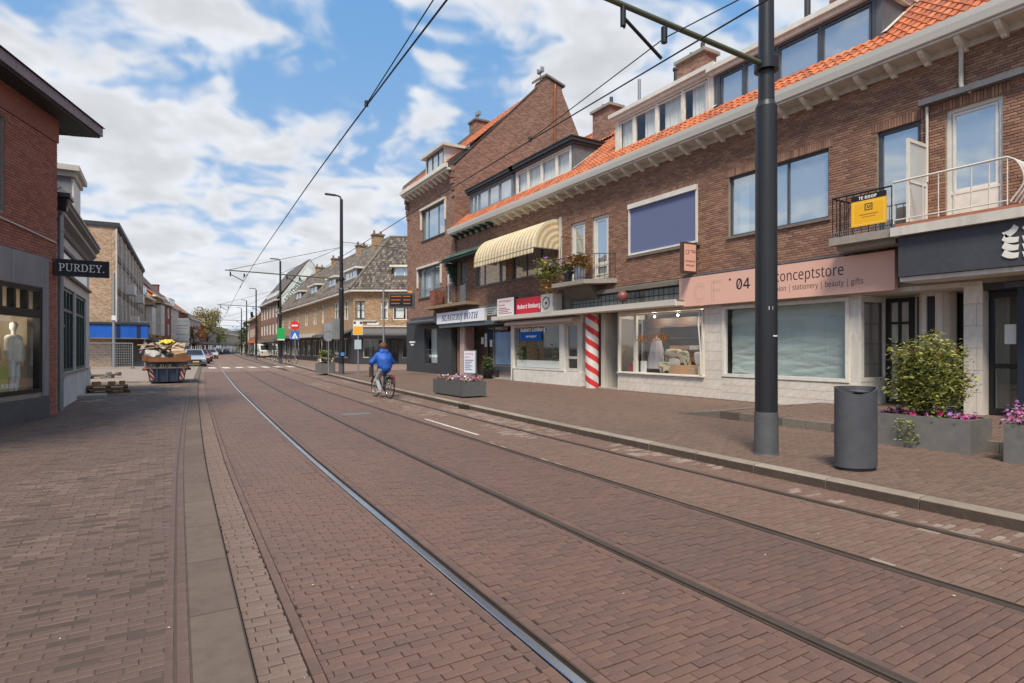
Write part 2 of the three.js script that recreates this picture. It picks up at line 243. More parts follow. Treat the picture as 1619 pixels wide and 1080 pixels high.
// ---------- ground, road, pavements ----------
struct('ground', (() => { const g = new THREE.PlaneGeometry(1600, 1600, 1, 1); g.rotateX(-Math.PI / 2); g.translate(0, -.06, -300); const uv = g.attributes.uv; for (let i = 0; i < uv.count; i++) uv.setXY(i, uv.getX(i) * 1600, uv.getY(i) * 1600); return g; })(), S([.17, .14, .12], { r: .95, map: grime5 }));
const jointMat = S([.03, .022, .018], { r: 1, map: grime2, bump: speck1, bs: .003 });
const farRoad = S([.33, .225, .18], { r: .88, map: brickMap, bump: brickBump, bs: .004 });
const BRK = 46; // bricks are laid one by one as far as this, the material takes over beyond
const paverGeo = chamferBox(.18, .0578, .05, .003, 'y'), railO = [1.74, 3.16, 4.66, 6.04];
function pavers(parent, key, o0, o1, s0, s1, top, keep, solo = 300, alongX = true, toneFn) {
  const list = [], st = .064, nT = tones[key].length, up = V(0, 1, 0);
  for (let r = 0, s = s0; s < s1; r++, s += st) {
    const a0 = o0(s), a1 = o1(s), off = (r % 2) * .0925 + rr(-.016, .016); const ang = Math.atan((cc(s + .5) - cc(s - .5)));
    const q = new THREE.Quaternion().setFromAxisAngle(up, -ang * .0 + rr(-.012, .012));
    for (let k = Math.floor((a0 - off) / .185); ; k++) {
      const A = Math.max(a0, k * .185 + off), B = Math.min(a1, (k + 1) * .185 + off - .0065); if (k * .185 + off > a1) break; if (B - A < .012) continue;
      const c = (A + B) / 2; if (keep && !keep(c, s, A, B)) continue;
      list.push({ m: new THREE.Matrix4().compose(V(c, top - .025 + rr(-.0028, .0022), -s), q, V((B - A) / .18, rr(.94, 1.06), 1)), t: Math.floor(clamp((fbm(c * .55 + 9, s * .3 + 2, 4) - .5) * 1.5 + rr(.1, .9), 0, .999) * nT) });
    }
  }
  return list;
}
function alongRow(list, key, off, s0, s1, top, wide = 1) { const nT = tones[key].length; for (let s = s0; s < s1; s += .185) { const x = off(s + .09), a = Math.atan2(off(s + .2) - off(s), .2); list.push({ m: new THREE.Matrix4().compose(V(x, top - .025 + rr(-.002, .002), -s - .1), new THREE.Quaternion().setFromAxisAngle(V(0, 1, 0), Math.PI / 2 - a), V(1, 1, wide)), t: Math.floor(rnd() * nT) }); } }
{
  const road = structG('road');
  P('joint_bed', sweep([[0, -.03], [.02, -.016], [6.3, -.016]], -3, BRK, 1, s => kerbL(s) - .1), jointMat, road);
  P('joint_bed', sweep([[-1.2, -.0165], [.2, -.0165]], -3, BRK, 1, s => kerbR(s)), jointMat, road);
  P('far_surface', [sweep([[0, 0], [3, 0]], BRK, 330, 4, s => kerbL(s)), sweep([[-1.4, 0], [.05, 0]], BRK, 330, 4, s => kerbR(s)), sweep([[2.9, -.001], [5.6, -.001]], BRK, 330, 4, s => kerbL(s))], farRoad, road);
  const rx = railO.map(r => s => r + cc(s)); let list = [];
  const segs = [[s => kerbL(s) + .318, s => rx[0](s) - .105], [s => rx[0](s) + .148, s => rx[1](s) - .148], [s => rx[1](s) + .105, s => rx[2](s) - .105], [s => rx[2](s) + .148, s => rx[3](s) - .148], [s => rx[3](s) + .105, s => kerbR(s)]];
  segs.forEach(([a, b], i) => { const key = 'road'; const l = pavers(road, key, a, b, -1.2, BRK, 0); list.push(...l); });
  rx.forEach((f, i) => { const g = i % 2 ? -1 : 1; alongRow(list, 'road', s => f(s) - g * .068, -1.2, BRK, 0, 1.12); alongRow(list, 'road', s => f(s) + g * .112, -1.2, BRK, 0, 1.12); });
  alongRow(list, 'road', s => kerbL(s) + .285, -1.2, BRK, 0);
  // right-hand lane is more orange, as laid
  const warm = list.filter(e => e.m.elements[12] > rx[2](-e.m.elements[14]) + .1), cool = list.filter(e => !warm.includes || e.m.elements[12] <= rx[2](-e.m.elements[14]) + .1);
  layPieces(road, 'paver', paverGeo, 'road', cool, 300, .62);
  warm.forEach(e => e.t = Math.floor(rnd() * tones.roadR.length));
  const worn = []; const rest = []; for (const e of warm) { const x = e.m.elements[12], s = -e.m.elements[14]; const n = fbm(x * 1.5 + 3, s * .5, 3); (x > rx[3](s) + .1 && n > .5 && rnd() < .35) || (n > .66 && rnd() < .3) ? worn.push(e) : rest.push(e); }
  tones.worn = [[.29, .215, .175], [.26, .19, .155], [.33, .255, .215]]; worn.forEach(e => e.t = Math.floor(rnd() * 3));
  layPieces(road, 'paver', paverGeo, 'roadR', rest, 220, .7); layPieces(road, 'worn_paver', paverGeo, 'worn', worn, 80, .8);
  // gutter of pale bricks on the left
  layPieces(road, 'gutter_paver', paverGeo, 'gutter', pavers(road, 'gutter', s => kerbL(s) + .01, s => kerbL(s) + .245, -1.2, BRK, .002), 200, .75);
  // rails
  const polished = S([.56, .58, .6], { r: .22, m: 1, map: streak2 }), dull = S([.13, .098, .08], { r: .5, m: .6, map: grime2 }), groove = S([.03, .022, .018], { r: .8 }), silt = S([.07, .052, .042], { r: 1, map: grime2, bump: speck1, bs: .004 });
  const railInfo = [['polished steel tram rail between the red brick and the left gutter lane', polished], ['dull brown tram rail, right rail of the track with the polished rail', dull], ['rusty brown tram rail, left rail of the track beside the right kerb', dull], ['narrow dark tram rail closest to the right pavement kerb', dull]];
  railInfo.forEach(([lab, m], i) => { const g = i % 2 ? -1 : 1, t = thing('tram_rail', lab, 'tram rail'); const fl = p => g < 0 ? p.map(([o, y]) => [-o, y]).reverse() : p; const st = 1.5;
    P('rail_head', sweep(fl([[-.03, -.02], [-.03, .003], [-.024, .006], [.024, .006], [.03, .002], [.031, -.03]]), -3, 300, st, rx[i]), m, t);
    P('groove', sweep(fl(i ? [[.0312, -.012], [.058, -.01]] : [[.0312, -.024], [.062, -.024]]), -3, 300, st, rx[i]), i ? silt : groove, t);
    P('guard_lip', sweep(fl([[.0622, -.028], [.063, .002], [.074, .002], [.075, -.02]]), -3, 300, st, rx[i]), dull, t); });
}
{ // left kerb: flush concrete slabs
  const k = structG('kerb'); const prof = [[-.27, -.02], [-.27, .045], [-.012, .045], [0, .03], [0, -.02]];
  const ms = [S([.14, .102, .084], { r: .9, map: grime2, bump: speck1, bs: .005 }), S([.132, .096, .079], { r: .9, map: grime2, bump: speck1, bs: .005 }), S([.148, .108, .089], { r: .9, map: grime2, bump: speck1, bs: .005 })];
  for (let s = -1; s < 90; s += 1) P('kerb_stone', sweep(prof, s, s + .99, .5, kerbL, true), ms[Math.floor(rnd() * 3)], k);
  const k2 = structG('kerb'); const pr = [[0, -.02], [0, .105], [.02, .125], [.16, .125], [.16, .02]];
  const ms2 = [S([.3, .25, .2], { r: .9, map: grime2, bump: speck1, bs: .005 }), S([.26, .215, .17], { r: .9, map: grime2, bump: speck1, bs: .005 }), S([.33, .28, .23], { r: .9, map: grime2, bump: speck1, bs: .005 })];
  for (let s = -2; s < 100; s += 1) { const q = P('kerb_stone', sweep(pr, s, s + .988, .5, kerbR, true), ms2[Math.floor(rnd() * 3)], k2); P('dirt_and_shade_face', sweep([[-.004, -.01], [-.004, .1], [.0, .104]], s, s + .988, .5, kerbR), S([.085, .062, .048], { r: 1, map: grime2, bump: speck1, bs: .006 }), q); }  // road-side face coloured darker: dirt together with shade put into the colour
}
{ // left pavement
  const p = structG('pavement');
  P('joint_bed', sweep([[-14, .0435], [-.265, .0435]], -3, 34, 1, kerbL), S([.088, .06, .049], { r: 1, map: grime2 }), p);
  P('far_surface', sweep([[-24, .046], [-.265, .046]], 34, 90, 2, kerbL), S([.44, .36, .3], { r: .9, map: brickMap, bump: brickBump, bs: .003 }), p);
  tones.dusty = [[.165, .111, .09], [.152, .1, .081], [.178, .123, .101]]; tones.sandy = [[.33, .275, .225], [.29, .235, .19], [.37, .31, .26]]; const sandSpots = [[-.9, 25.2, 1.5, 1.2], [-.3, 28.6, 1.6, 1.0], [-1.9, 22.2, .6, 1.4], [-.6, 32, 1.6, 2.2], [-2.6, 11.8, .3, 1.3]], sa = [];
  const all = pavers(p, 'pave', s => Math.max(-7, -.3 * Math.max(s, 0) - 1.9), s => kerbL(s) - .39, -.6, 34, .046), d = [], c = [];
  for (const e of all) { const x = e.m.elements[12], s = -e.m.elements[14]; const n = fbm(x * .9 + 20, s * .45 + 4, 5); const streaks = Math.abs(x + 1.5 + .06 * (s - 9) + .25 * (fbm(s * .5, 3, 3) - .5)) < .12 && s > 4 ? .12 : 0; const k = n + .20 * sstep(17, 25, s) + (x < -2.1 + .0 * s && s > 8 && s < 14 ? .14 : 0) + streaks; let near = 0; for (const [a, b, p, q] of sandSpots) near = Math.max(near, Math.exp(-(((x - a) / p) ** 2) - ((s - b) / q) ** 2)); (rnd() < sstep(.35, 1.0, near * .8 + (fbm(x * 2.3 + 5, s * 2.3, 4) - .5) * 1.1) ? sa : rnd() < sstep(.5, .82, k) ? d : c).push(e); } sa.forEach(e => e.t = Math.floor(rnd() * 3)); layPieces(p, 'sandy_paver', paverGeo, 'sandy', sa, 60, .95);
  d.forEach(e => e.t = Math.floor(rnd() * 3)); layPieces(p, 'paver', paverGeo, 'pave', c, 220, .62); layPieces(p, 'dusty_paver', paverGeo, 'dusty', d, 80, .9);
  const edge = []; alongRow(edge, 'pave', s => kerbL(s) - .31, -.6, 34, .046); alongRow(edge, 'pave', s => kerbL(s) - .375 - .0, -.6, 34, .046, .7); layPieces(p, 'edge_paver', paverGeo, 'pave', edge, 120, .65);
}
{ // right pavement and the raised step before the shops
  const p = structG('pavement');
  P('joint_bed', sweep([[.155, .114], [16, .114]], -3, 40, 1, kerbR), S([.075, .055, .045], { r: 1, map: grime2 }), p);
  P('far_surface', sweep([[.155, .121], [26, .121]], 40, 130, 2, kerbR), S([.36, .25, .2], { r: .9, map: brickMap, bump: brickBump, bs: .003 }), p);
  layPieces(p, 'paver', paverGeo, 'paveR', pavers(p, 'paveR', s => kerbR(s) + .23, s => 15.5, .3, 40, .121), 300, .7);
  const e = []; alongRow(e, 'paveR', s => kerbR(s) + .195, .3, 40, .121); layPieces(p, 'edge_paver', paverGeo, 'paveR', e, 120, .7);
  const t = structG('terrace_step');
  P('joint_bed', prism([[10.66, 0], [15.6, 0], [15.6, .272], [10.66, .272]], -8.6, 4), jointMat, t);
  for (let z = -8.65; z < 3.5; z += .5) P('edge_stone', box(10.5, 10.66, .05, .283, z, z + .492), [M.concreteDk, M.soil, S([.13, .1, .08], { r: .9, map: grime2 })][Math.floor(rnd() * 3) % 3 === 1 ? 2 : 0], t);
  P('ramp_end', mesh3([[10.5, .12, -9.9], [10.5, .283, -8.65], [15.5, .283, -8.65], [15.5, .12, -9.9], [10.5, .12, -8.65]], [[0, 1, 2, 3], [0, 4, 1]]), M.concreteDk, t);
  const l = pavers(t, 'paveR', s => 10.67, s => 15.5, -2.5, 8.6, .284); layPieces(t, 'paver', paverGeo, 'paveR', l, 150, .7);
}
{ // crumbs and petals that lie about
  const pts = []; for (let i = 0; i < 210; i++) { const s = .8 + 26 * rnd() ** 1.6, a = rnd(); let x, y; if (a < .3) { x = kerbL(s) - .3 - rnd() * (.6 + s * .2); y = .049; } else if (a < .62) { x = kerbR(s) + .2 + rnd() * 3.8; y = .124; } else if (a < .8) { x = kerbL(s) + .05 + rnd() * .3; y = .004; } else { x = kerbL(s) + rnd() * 6.2; y = .004; } const r = rr(.004, .012); const v = [], n = 5, o = rnd() * 6; for (let k = 0; k < n; k++) { const b = o + k / n * 6.283, q = r * rr(.5, 1.3); v.push([x + Math.cos(b) * q, y + rnd() * .006, -s + Math.sin(b) * q]); } pts.push(mesh3(v, [[0, 1, 2, 3, 4]])); }
  const m = P('litter_crumbs', mg(pts), S([.42, .36, .29], { r: .9 }), scene); m.userData.kind = 'stuff'; m.userData.label = 'pale crumbs and petals scattered on road and pavements'; m.userData.category = 'litter';
}
{ // zebra bars far up the street, white line on the road
  const zb = new THREE.Group(); zb.name = 'zebra_crossing'; zb.userData.kind = 'structure'; scene.add(zb);
  const wp = S([.72, .7, .66], { r: .8, map: grime2 });
  for (let i = 0; i < 8; i++) { const x = kerbL(55) + .55 + i * 1.05; P('painted_bar', box(x, x + .55, .003, .007, -57.2, -54.2), wp, zb); }
  const ln = structG('road_marking'); P('painted_line', sweep([[0, .0045], [.07, .0045]], 9.9, 12.8, .3, s => 4.95 + cc(s)), S([.62, .6, .56], { r: .8, map: grime2 }), ln);
}
tag(P('manhole_cover', [cbox(4.15, .002, -14.6, .75, .012, .5), cbox(4.15, .006, -14.6, .6, .012, .36)], S([.2, .19, .18], { r: .6, m: .4, map: grime2 }), scene), 'flat grey rectangular manhole cover in the brick road', 'manhole cover');
tag(P('drain_grate', [cbox(7.12, .06, -14.4, .22, .11, .46), ...[0, 1, 2, 3].map(i => cbox(7.0, .06, -14.55 + i * .1, .04, .09, .03))], M.soil, scene), 'dark gully opening set into the right kerb', 'drain');
// ---------- long brick building with shops on the right (local frame: u = world z, v = height, w = out towards the street) ----------
const RX = 14.4;
const L2W = (u, v, w) => V(RX - w, v, u);
const row = thing('shop_terrace', 'long brown brick terrace with orange tiled roof, white brackets and shops below', 'building', [RX, 0, 0], -Math.PI / 2);
const U0 = -30.3, U1 = 3;
{
  const H = [[-5.95, -4.96, 4.36, 6.76], [-7.35, -6.43, 4.36, 6.74], [-11.55, -8.52, 4.97, 6.74], [-15.8, -12.75, 5.02, 6.77], [-17.95, -17.0, 4.36, 6.78], [-19.35, -18.43, 4.36, 6.78], [-24.1, -20.5, 4.97, 6.6], [-27.85, -24.7, 4.97, 6.6], [-29.95, -29.05, 4.36, 6.6], [-2.6, -.4, 4.97, 6.74]];
  P('wall', wallWithHoles(U0, U1, 3.0, 8.3, H, -.3, -.012), M.mortar, row);
  layWall(row, 'wall', { u0: U0, u1: U1, v0: 3.95, v1: 8.08, holes: H, w: -.022, soldiers: H.slice(0, 6).map(h => [h[0] - .12, h[1] + .12, h[3]]) });
  P('side_wall', [box(U0 + .05, U0 + .3, 0, 8.3, -9, -.31), box(U1 - .3, U1, 0, 8.3, -9, -.31)], M.brick, row);
  P('back_wall', box(U0, U1, 0, 12, -9.3, -9), M.brick, row);
  P('floor_slab', [box(U0 + .3, U1 - .3, 3.6, 3.75, -9, -.31), box(U0 + .3, U1 - .3, 6.9, 7.05, -9, -.31), box(U0 + .3, U1 - .3, -.1, .16, -9, -.05)], M.room, row);
  P('room_wall', [box(U0 + .3, U1 - .3, .16, 6.9, -3.6, -3.5), ...[-24.4, -16.75, -12.3, -7.92].map(u => box(u - .05, u + .05, .16, 6.9, -3.5, -.35))], M.room, row);
  // first floor joinery
  win(row, { u0: -5.95, u1: -4.96, v0: 4.36, v1: 6.76, fr: .07, name: 'balcony_door', rows: [.55, 1.75], sash: true, w: -.07 });
  P('door_panel', box(-5.85, -5.06, 4.48, 4.95, -.1, -.085), M.white, row);
  win(row, { u0: -7.35, u1: -6.43, v0: 4.36, v1: 6.74, fr: .09, name: 'balcony_door', rows: [1], mat: M.slate, w: -.07 });
  P('jamb', box(-7.42, -7.355, 4.36, 6.74, -.09, -.03), M.white, row);
  win(row, { u0: -11.55, u1: -8.52, v0: 4.97, v1: 6.74, fr: .06, cols: [1, .8, 1.1], mat: M.slate, sill: M.concreteDk, curtain: [[.05, .16]] });
  win(row, { u0: -2.6, u1: -.4, v0: 4.97, v1: 6.74, fr: .06, cols: [1, 1], mat: M.slate, sill: M.concreteDk });
  { const f = P('sun_screen_box', [box(-15.85, -12.7, 6.66, 6.82, -.06, .1), box(-15.85, -15.79, 5.0, 6.66, -.05, .06), box(-12.76, -12.7, 5.0, 6.66, -.05, .06), box(-15.79, -12.76, 5.0, 5.06, -.03, .05)], M.white, row);
    P('screen_cloth', box(-15.78, -12.77, 5.061, 6.67, .0, .012), S([.125, .15, .27], { r: .75 }), f); P('sill', box(-15.95, -12.6, 4.9, 4.98, -.1, .07), M.concreteDk, f); }
  for (const [a, b] of [[-17.95, -17.0], [-19.35, -18.43]]) win(row, { u0: a, u1: b, v0: 4.36, v1: 6.78, fr: .1, name: 'balcony_door', rows: [.25, 1], w: -.06, sash: true });
  win(row, { u0: -24.1, u1: -20.5, v0: 4.97, v1: 6.6, fr: .06, cols: [1, 1.1, 1], mat: M.slate, sill: M.concreteDk });
  win(row, { u0: -27.85, u1: -24.7, v0: 4.97, v1: 6.6, fr: .06, cols: [.7, 1.6, .7], mat: S([.12, .17, .16], { r: .5 }), sill: M.concreteDk });
  win(row, { u0: -29.95, u1: -29.05, v0: 4.36, v1: 6.6, fr: .09, name: 'balcony_door', rows: [.8, 1], mat: M.slate });
  // cornice, gutter, brackets
  P('soffit', box(U0, U1, 8.08, 8.13, -.05, .5), M.offwhite, row);
  P('gutter', [prism([[.42, 8.13], [.56, 8.15], [.6, 8.3], [.62, 8.42], [.56, 8.42], [.52, 8.2], [.42, 8.2]], 0, 1)].map(g => { g.rotateY(-Math.PI / 2); g.scale(U1 - U0, 1, 1); g.translate(U1, 0, 0); return g; }), M.white, row);
  P('fascia', box(U0, U1, 7.93, 8.079, -.005, .03), M.offwhite, row);
  const brk = prism([[0, 7.84], [.1, 7.84], [.15, 7.89], [.3, 7.94], [.42, 8.02], [.46, 8.078], [0, 8.078]], -.052, .052); brk.rotateY(-Math.PI / 2);
  for (let u = 1.9; u > U0; u -= .68) { const b = P('bracket', brk, u < -25.3 ? M.greenPaint : M.white, row); b.position.x = u; }
  P('downpipe', tube([V(-5.55, 8.1, .35), V(-5.62, 7.8, .12), V(-5.64, 7.4, .07), V(-5.62, 7.1, .06), V(-5.45, 6.98, .06)], .045), M.offwhite, row);
  P('downpipe', bar(V(-6.28, 5.3, .06), V(-6.28, 6.95, .06), .03), M.offwhite, row);
  P('ledge', box(-6.4, 1, 6.98, 7.1, -.02, .18), M.lead, row);
  // roof
  const tn = .84, sl = Math.atan(tn), wE = .52, vE = 8.36, wR = -4.6, vR = vE + (wE - wR) * tn;
  P('roof_deck', mesh3([[U0, vE - .05, wE], [U1, vE - .05, wE], [U1, vR - .05, wR], [U0, vR - .05, wR], [U1, 8.2, -9.2], [U0, 8.2, -9.2]], [[0, 1, 2, 3], [3, 2, 4, 5]]), M.redBrick, row);
  const dorm = [[-12.5, -7.4], [-17.15, -12.5], [-24.6, -19.6], [-29.6, -24.6]];
  tileRoof(row, 'tile', V(U0, vE, wE), V(1, 0, 0), V(0, Math.sin(sl), -Math.cos(sl)), U1 - U0, (wE - wR) / Math.cos(sl), (a, b) => { const u = U0 + a; if (b > 1.35 && b < 4.2) for (const d of dorm) if (u > d[0] + .05 && u < d[1] - .05) return false; return true; });
  P('ridge', (() => { const g = new THREE.CylinderGeometry(.12, .12, U1 - U0, 10, 1, false); g.rotateZ(Math.PI / 2); g.translate((U0 + U1) / 2, vR + .02, wR); return g; })(), S([.45, .12, .04], { r: .8, map: grime2 }), row);
  // dormers
  function dormer(u0, u1, v0, v1, fm, cols, trim, cheek, cur, glass, roofM) {
    const wf = -.42, d = P('dormer', [box(u0, u0 + .14, v0 - .1, v1, -3.6, wf), box(u1 - .14, u1, v0 - .1, v1, -3.6, wf)], cheek, row);
    P('dormer_roof', [box(u0 - .16, u1 + .16, v1 + .12, v1 + .26, -4.2, wf + .22), box(u0 - .1, u1 + .1, v1 + .002, v1 + .119, -4.1, wf + .12)], trim, d);
    if (roofM) P('roofing', box(u0 - .2, u1 + .2, v1 + .262, v1 + .3, -4.2, wf + .26), roofM, d);
    P('apron', box(u0, u1, v0 - .22, v0, wf - .1, wf + .02), M.lead, d);
    P('room_back', [box(u0 + .15, u1 - .15, v0 - .1, v1, -2.4, -2.3)], M.room, d);
    win(row, { u0: u0 + .14, u1: u1 - .14, v0, v1, fr: .08, cols, mat: fm, w: wf + .015, dep: .1, sash: true, curtain: cur, glass, name: 'dormer_window' });
    P('flashing', mesh3([[u1 + .02, vE + (wE - wf) * tn + .06, wf + .1], [u1 + .16, vE + (wE - wf) * tn + .06, wf + .1], [u1 + .16, v1 + .1, wE - (v1 + .04 - vE) / tn], [u1 + .02, v1 + .1, wE - (v1 + .04 - vE) / tn]], [[0, 1, 2, 3]]), M.offwhite, d);
    return d;
  }
  dormer(-12.42, -7.45, 9.02, 10.2, M.slate, [.8, 1, 1.15, 1.2], M.white, S([.12, .125, .14], { r: .6, map: streak2 }));
  dormer(-17.1, -12.46, 9.05, 10.32, M.white, [.85, 1.2, 1.25, 1.1], M.white, M.white, [[.03, .2], [.3, .45], [.52, .7], [.8, .97]], M.glass);
  dormer(-24.55, -19.75, 9.1, 10.3, M.white, [1, 1.15, 1.2, 1.05], M.charcoal, M.lead, [[.03, .97, .05]], M.glass, M.charcoal);
  dormer(-29.5, -24.6, 9.1, 10.3, S([.2, .22, .24], { r: .5 }), [.4, .4, 1, 1, 1.1], M.charcoal, M.lead, [[.75, .98]], M.skyGlass, M.charcoal);
  // chimneys
  for (const [u, w, t, sw] of [[-15.6, -3.2, 12.75, 1.3], [-21.0, -3.3, 12.7, 1.25], [-9.2, -3.4, 13.6, 2.2]]) {
    const c = P('chimney', box(u - sw / 2, u + sw / 2, 10.6, t, w - .35, w + .35), M.brick, row); P('cap', box(u - sw / 2 - .1, u + sw / 2 + .1, t + .001, t + .12, w - .45, w + .45), M.concrete, c);
    P('flue', [cyl(u + .3, t + .12, t + .55, w, .09, .08, 12), cyl(u - .25, t + .12, t + .4, w, .08, .08, 12)], M.charcoal, c);
  }
  P('vent_pipe', [cyl(-19.6, 11.5, 13.8, -4.0, .07, .07, 10)], M.galv, row); P('vent_pipe', [cyl(-17.4, 12, 13.3, -4, .1, .1, 10), cyl(-17.4, 13.3, 13.4, -4, .14, .14, 10)], M.charcoal, row); P('vent_pipe', cyl(-11.6, 12, 13.6, -4, .1, .1, 10), M.charcoal, row);
}
// ---- shop fronts ----
const tileStone = chamferBox(.6, .3, .03, .004);
function stoneCladding(parent, u0, u1, v0, v1, w, holes = [], tw = .6, th = .3) { const list = []; const rows = Math.round((v1 - v0) / th), h = (v1 - v0) / rows; for (let r = 0; r < rows; r++) { const v = v0 + (r + .5) * h, off = (r % 2) * tw / 2; for (let k = Math.floor((u0 - off) / tw); k * tw + off < u1; k++) { let A = Math.max(u0, k * tw + off + .003), B = Math.min(u1, (k + 1) * tw + off - .003); if (B - A < .04) continue; const c = (A + B) / 2; if (holes.some(q => c > q[0] && c < q[1] && v > q[2] && v < q[3])) continue; list.push({ m: new THREE.Matrix4().compose(V(c, v, w), new THREE.Quaternion(), V((B - A) / .6, (h - .006) / .3, 1)), t: Math.floor(rnd() * 4) }); } } layPieces(parent, 'wall_tile', tileStone, 'stone', list, 300, .55); }
{
  // concept store: u -12.4 .. -7.85
  P('shop_wall', wallWithHoles(-12.42, -7.8, .1, 3.05, [[-11.78, -8.04, .82, 2.92]], -.25, -.035), M.cream, row);
  stoneCladding(row, -12.42, -11.8, .13, 3.0, -.018); stoneCladding(row, -11.79, -7.8, .13, .79, -.018, [], .6, .22);
  { const f = win(row, { u0: -11.78, u1: -8.0, v0: .82, v1: 2.92, fr: .09, w: .02, dep: .14, name: 'shop_window', glass: M.glass });
    const g = new THREE.PlaneGeometry(3.5, 1.95, 150, 84), p = g.attributes.position; for (let i = 0; i < p.count; i++) { const x = p.getX(i), y = p.getY(i); { const r1 = 1 - Math.abs(2 * fbm(x * .7 + 7 + y * .9, y * 3.2 - x * .55 + 3, 4) - 1), r2 = 1 - Math.abs(2 * fbm(x * .9 + 27 - y * .8, y * 3.5 + x * .6 + 13, 3) - 1); p.setZ(i, -.035 * r1 * r1 - .03 * r2 * r2); } } g.computeVertexNormals(); g.translate(-9.89, 1.86, -.24);
    P('plastic_film', g, M.film, f); }
  // porch: side window, black glazed door, tiled column
  P('porch_soffit', box(-7.8, -5.3, 2.95, 3.05, -1.3, 0), M.offwhite, row); P('porch_back', box(-7.9, -5.3, .27, 2.96, -1.35, -1.22), M.cream, row);
  const side = P('side_window', [box(-7.797, -7.74, .27, .85, -1.2, -.03), box(-7.797, -7.73, .851, .95, -1.2, -.03), box(-7.797, -7.73, 2.8, 2.945, -1.2, -.03), box(-7.797, -7.73, .95, 2.8, -.16, -.03), box(-7.797, -7.73, .95, 2.8, -1.2, -1.1)], M.white, row);
  P('pane', (() => { const g = new THREE.PlaneGeometry(.95, 1.85); g.rotateY(Math.PI / 2); g.translate(-7.76, 1.87, -.63); return g; })(), M.glass, side);
  { const d = win(row, { u0: -7.72, u1: -7.1, v0: .3, v1: 2.9, w: -1.13, dep: .08, fr: .1, cols: [1, 1], rows: [.7, 1, 1, 1, 1], mat: M.black, name: 'glazed_door', mw: .05, glass: M.glass }); P('letter_plate', box(-7.6, -7.3, .75, .82, -1.13, -1.118), M.steel, d); P('handle', bar(V(-7.18, 1.35, -1.09), V(-7.18, 1.5, -1.09), .015), M.steel, d); }
  P('entry_door', box(-7.02, -6.8, .3, 2.9, -1.2, -1.15), M.black, row); P('entry_door', box(-6.2, -5.95, .3, 2.9, -1.2, -1.15), M.black, row);
  { const col = new THREE.Group(); const c = P('porch_column', [cyl(-6.5, .28, 2.95, -.95, .34, .34, 20)], M.cream, row); const slats = []; for (let i = 0; i < 14; i++) { const a = i / 14 * Math.PI * 2; slats.push(cbox(-6.5 + Math.sin(a) * .345, 1.6, -.95 + Math.cos(a) * .345, .13, 2.62, .012, a)); } P('column_tile', slats, M.cream, c); P('slot_window', box(-6.56, -6.42, 1.9, 2.85, -.62, -.585), M.black, c); }
  P('house_number_plate', box(-5.9, -5.7, 2.75, 2.86, -1.21, -1.1), M.paper, row);
  stoneCladding(row, -5.63, -5.3, .28, 3.05, -.03, [], .6, .5); P('shop_wall', box(-5.63, -5.3, .27, 3.05, -1.2, -.046), M.cream, row);
  { const d = P('shop_door', [box(-5.3, -5.22, .3, 2.85, -.4, -.3), box(-4.82, -4.75, .3, 2.85, -.4, -.3), box(-5.22, -4.82, 2.7, 2.85, -.4, -.3), box(-5.22, -4.82, .3, .42, -.4, -.3), box(-5.22, -4.82, 1.25, 1.35, -.39, -.31)], M.black, row);
    P('pane', box(-5.22, -4.82, .42, 2.7, -.36, -.355), M.glass, d); P('notice', box(-5.05, -4.86, 1.75, 2.15, -.352, -.348), printMat(64, 128, (x, w, h) => { x.fillStyle = '#e8e6e0'; x.fillRect(0, 0, w, h); x.fillStyle = '#444'; for (let i = 0; i < 6; i++) x.fillRect(8, 12 + i * 9, 44, 3); x.fillRect(30, 80, 24, 30); }), d); }
  P('shop_wall', box(-5.3, 3, 2.85, 3.1, -.4, -.05), M.charcoal, row);
  { const f = win(row, { u0: -4.72, u1: 2.6, v0: .3, v1: 2.86, w: .02, dep: .12, fr: .12, cols: [1, 1.4, 1.4], rows: [1, .9], mat: S([.02, .028, .045], { r: .35 }), name: 'shop_window', glass: M.glass }); P('display_shelf', [box(-4.5, 2.4, 1.0, 1.04, -.7, -.2), box(-4.5, 2.4, 1.7, 1.74, -.7, -.2), box(-4.5, 2.4, 2.3, 2.33, -.7, -.2)], M.white, f); P('window_lintel', box(-4.9, 2.7, 2.862, 2.97, -.05, .1), M.slate, f); }
  // pillow shop u -16.4 .. -12.42
  P('shop_wall', [box(-16.42, -12.43, .1, .76, -.3, -.035), box(-12.52, -12.43, .76, 3.0, -.3, -.035), box(-16.5, -12.43, 2.9, 3.05, -.3, -.03)], M.cream, row);
  stoneCladding(row, -16.42, -12.43, .13, .75, -.018, [], .62, .31);
  { const f = win(row, { u0: -16.42, u1: -12.5, v0: .77, v1: 2.88, w: .02, dep: .1, fr: .05, cols: [.85, 3.1], mat: M.cream, name: 'shop_window', glass: M.glass, mw: .12 });
    P('sill', box(-16.46, -12.45, .76, .8, -.6, .07), M.white, f); P('scroll_bracket', [tube([V(-12.6, 2.86, .03), V(-12.58, 2.5, .12), V(-12.56, 1.6, .06), V(-12.56, .85, .04)], .025)], M.cream, f);
    P('display_floor', box(-16.4, -12.5, .7, .78, -1.6, -.08), M.white, f);
    P('lettering', (() => { const g = new THREE.PlaneGeometry(1.7, .42); g.translate(-14.8, 2.02, -.02); return g; })(), (() => { const t = canvasTex(512, 128, (x, w, h) => { x.clearRect(0, 0, w, h); x.fillStyle = '#f0951a'; x.font = 'italic bold 104px serif'; x.fillText('bijz. Jolly', 8, 92); }); return new THREE.MeshStandardMaterial({ map: t, transparent: true, alphaTest: .5, side: THREE.DoubleSide, roughness: .5 }); })(), f); }
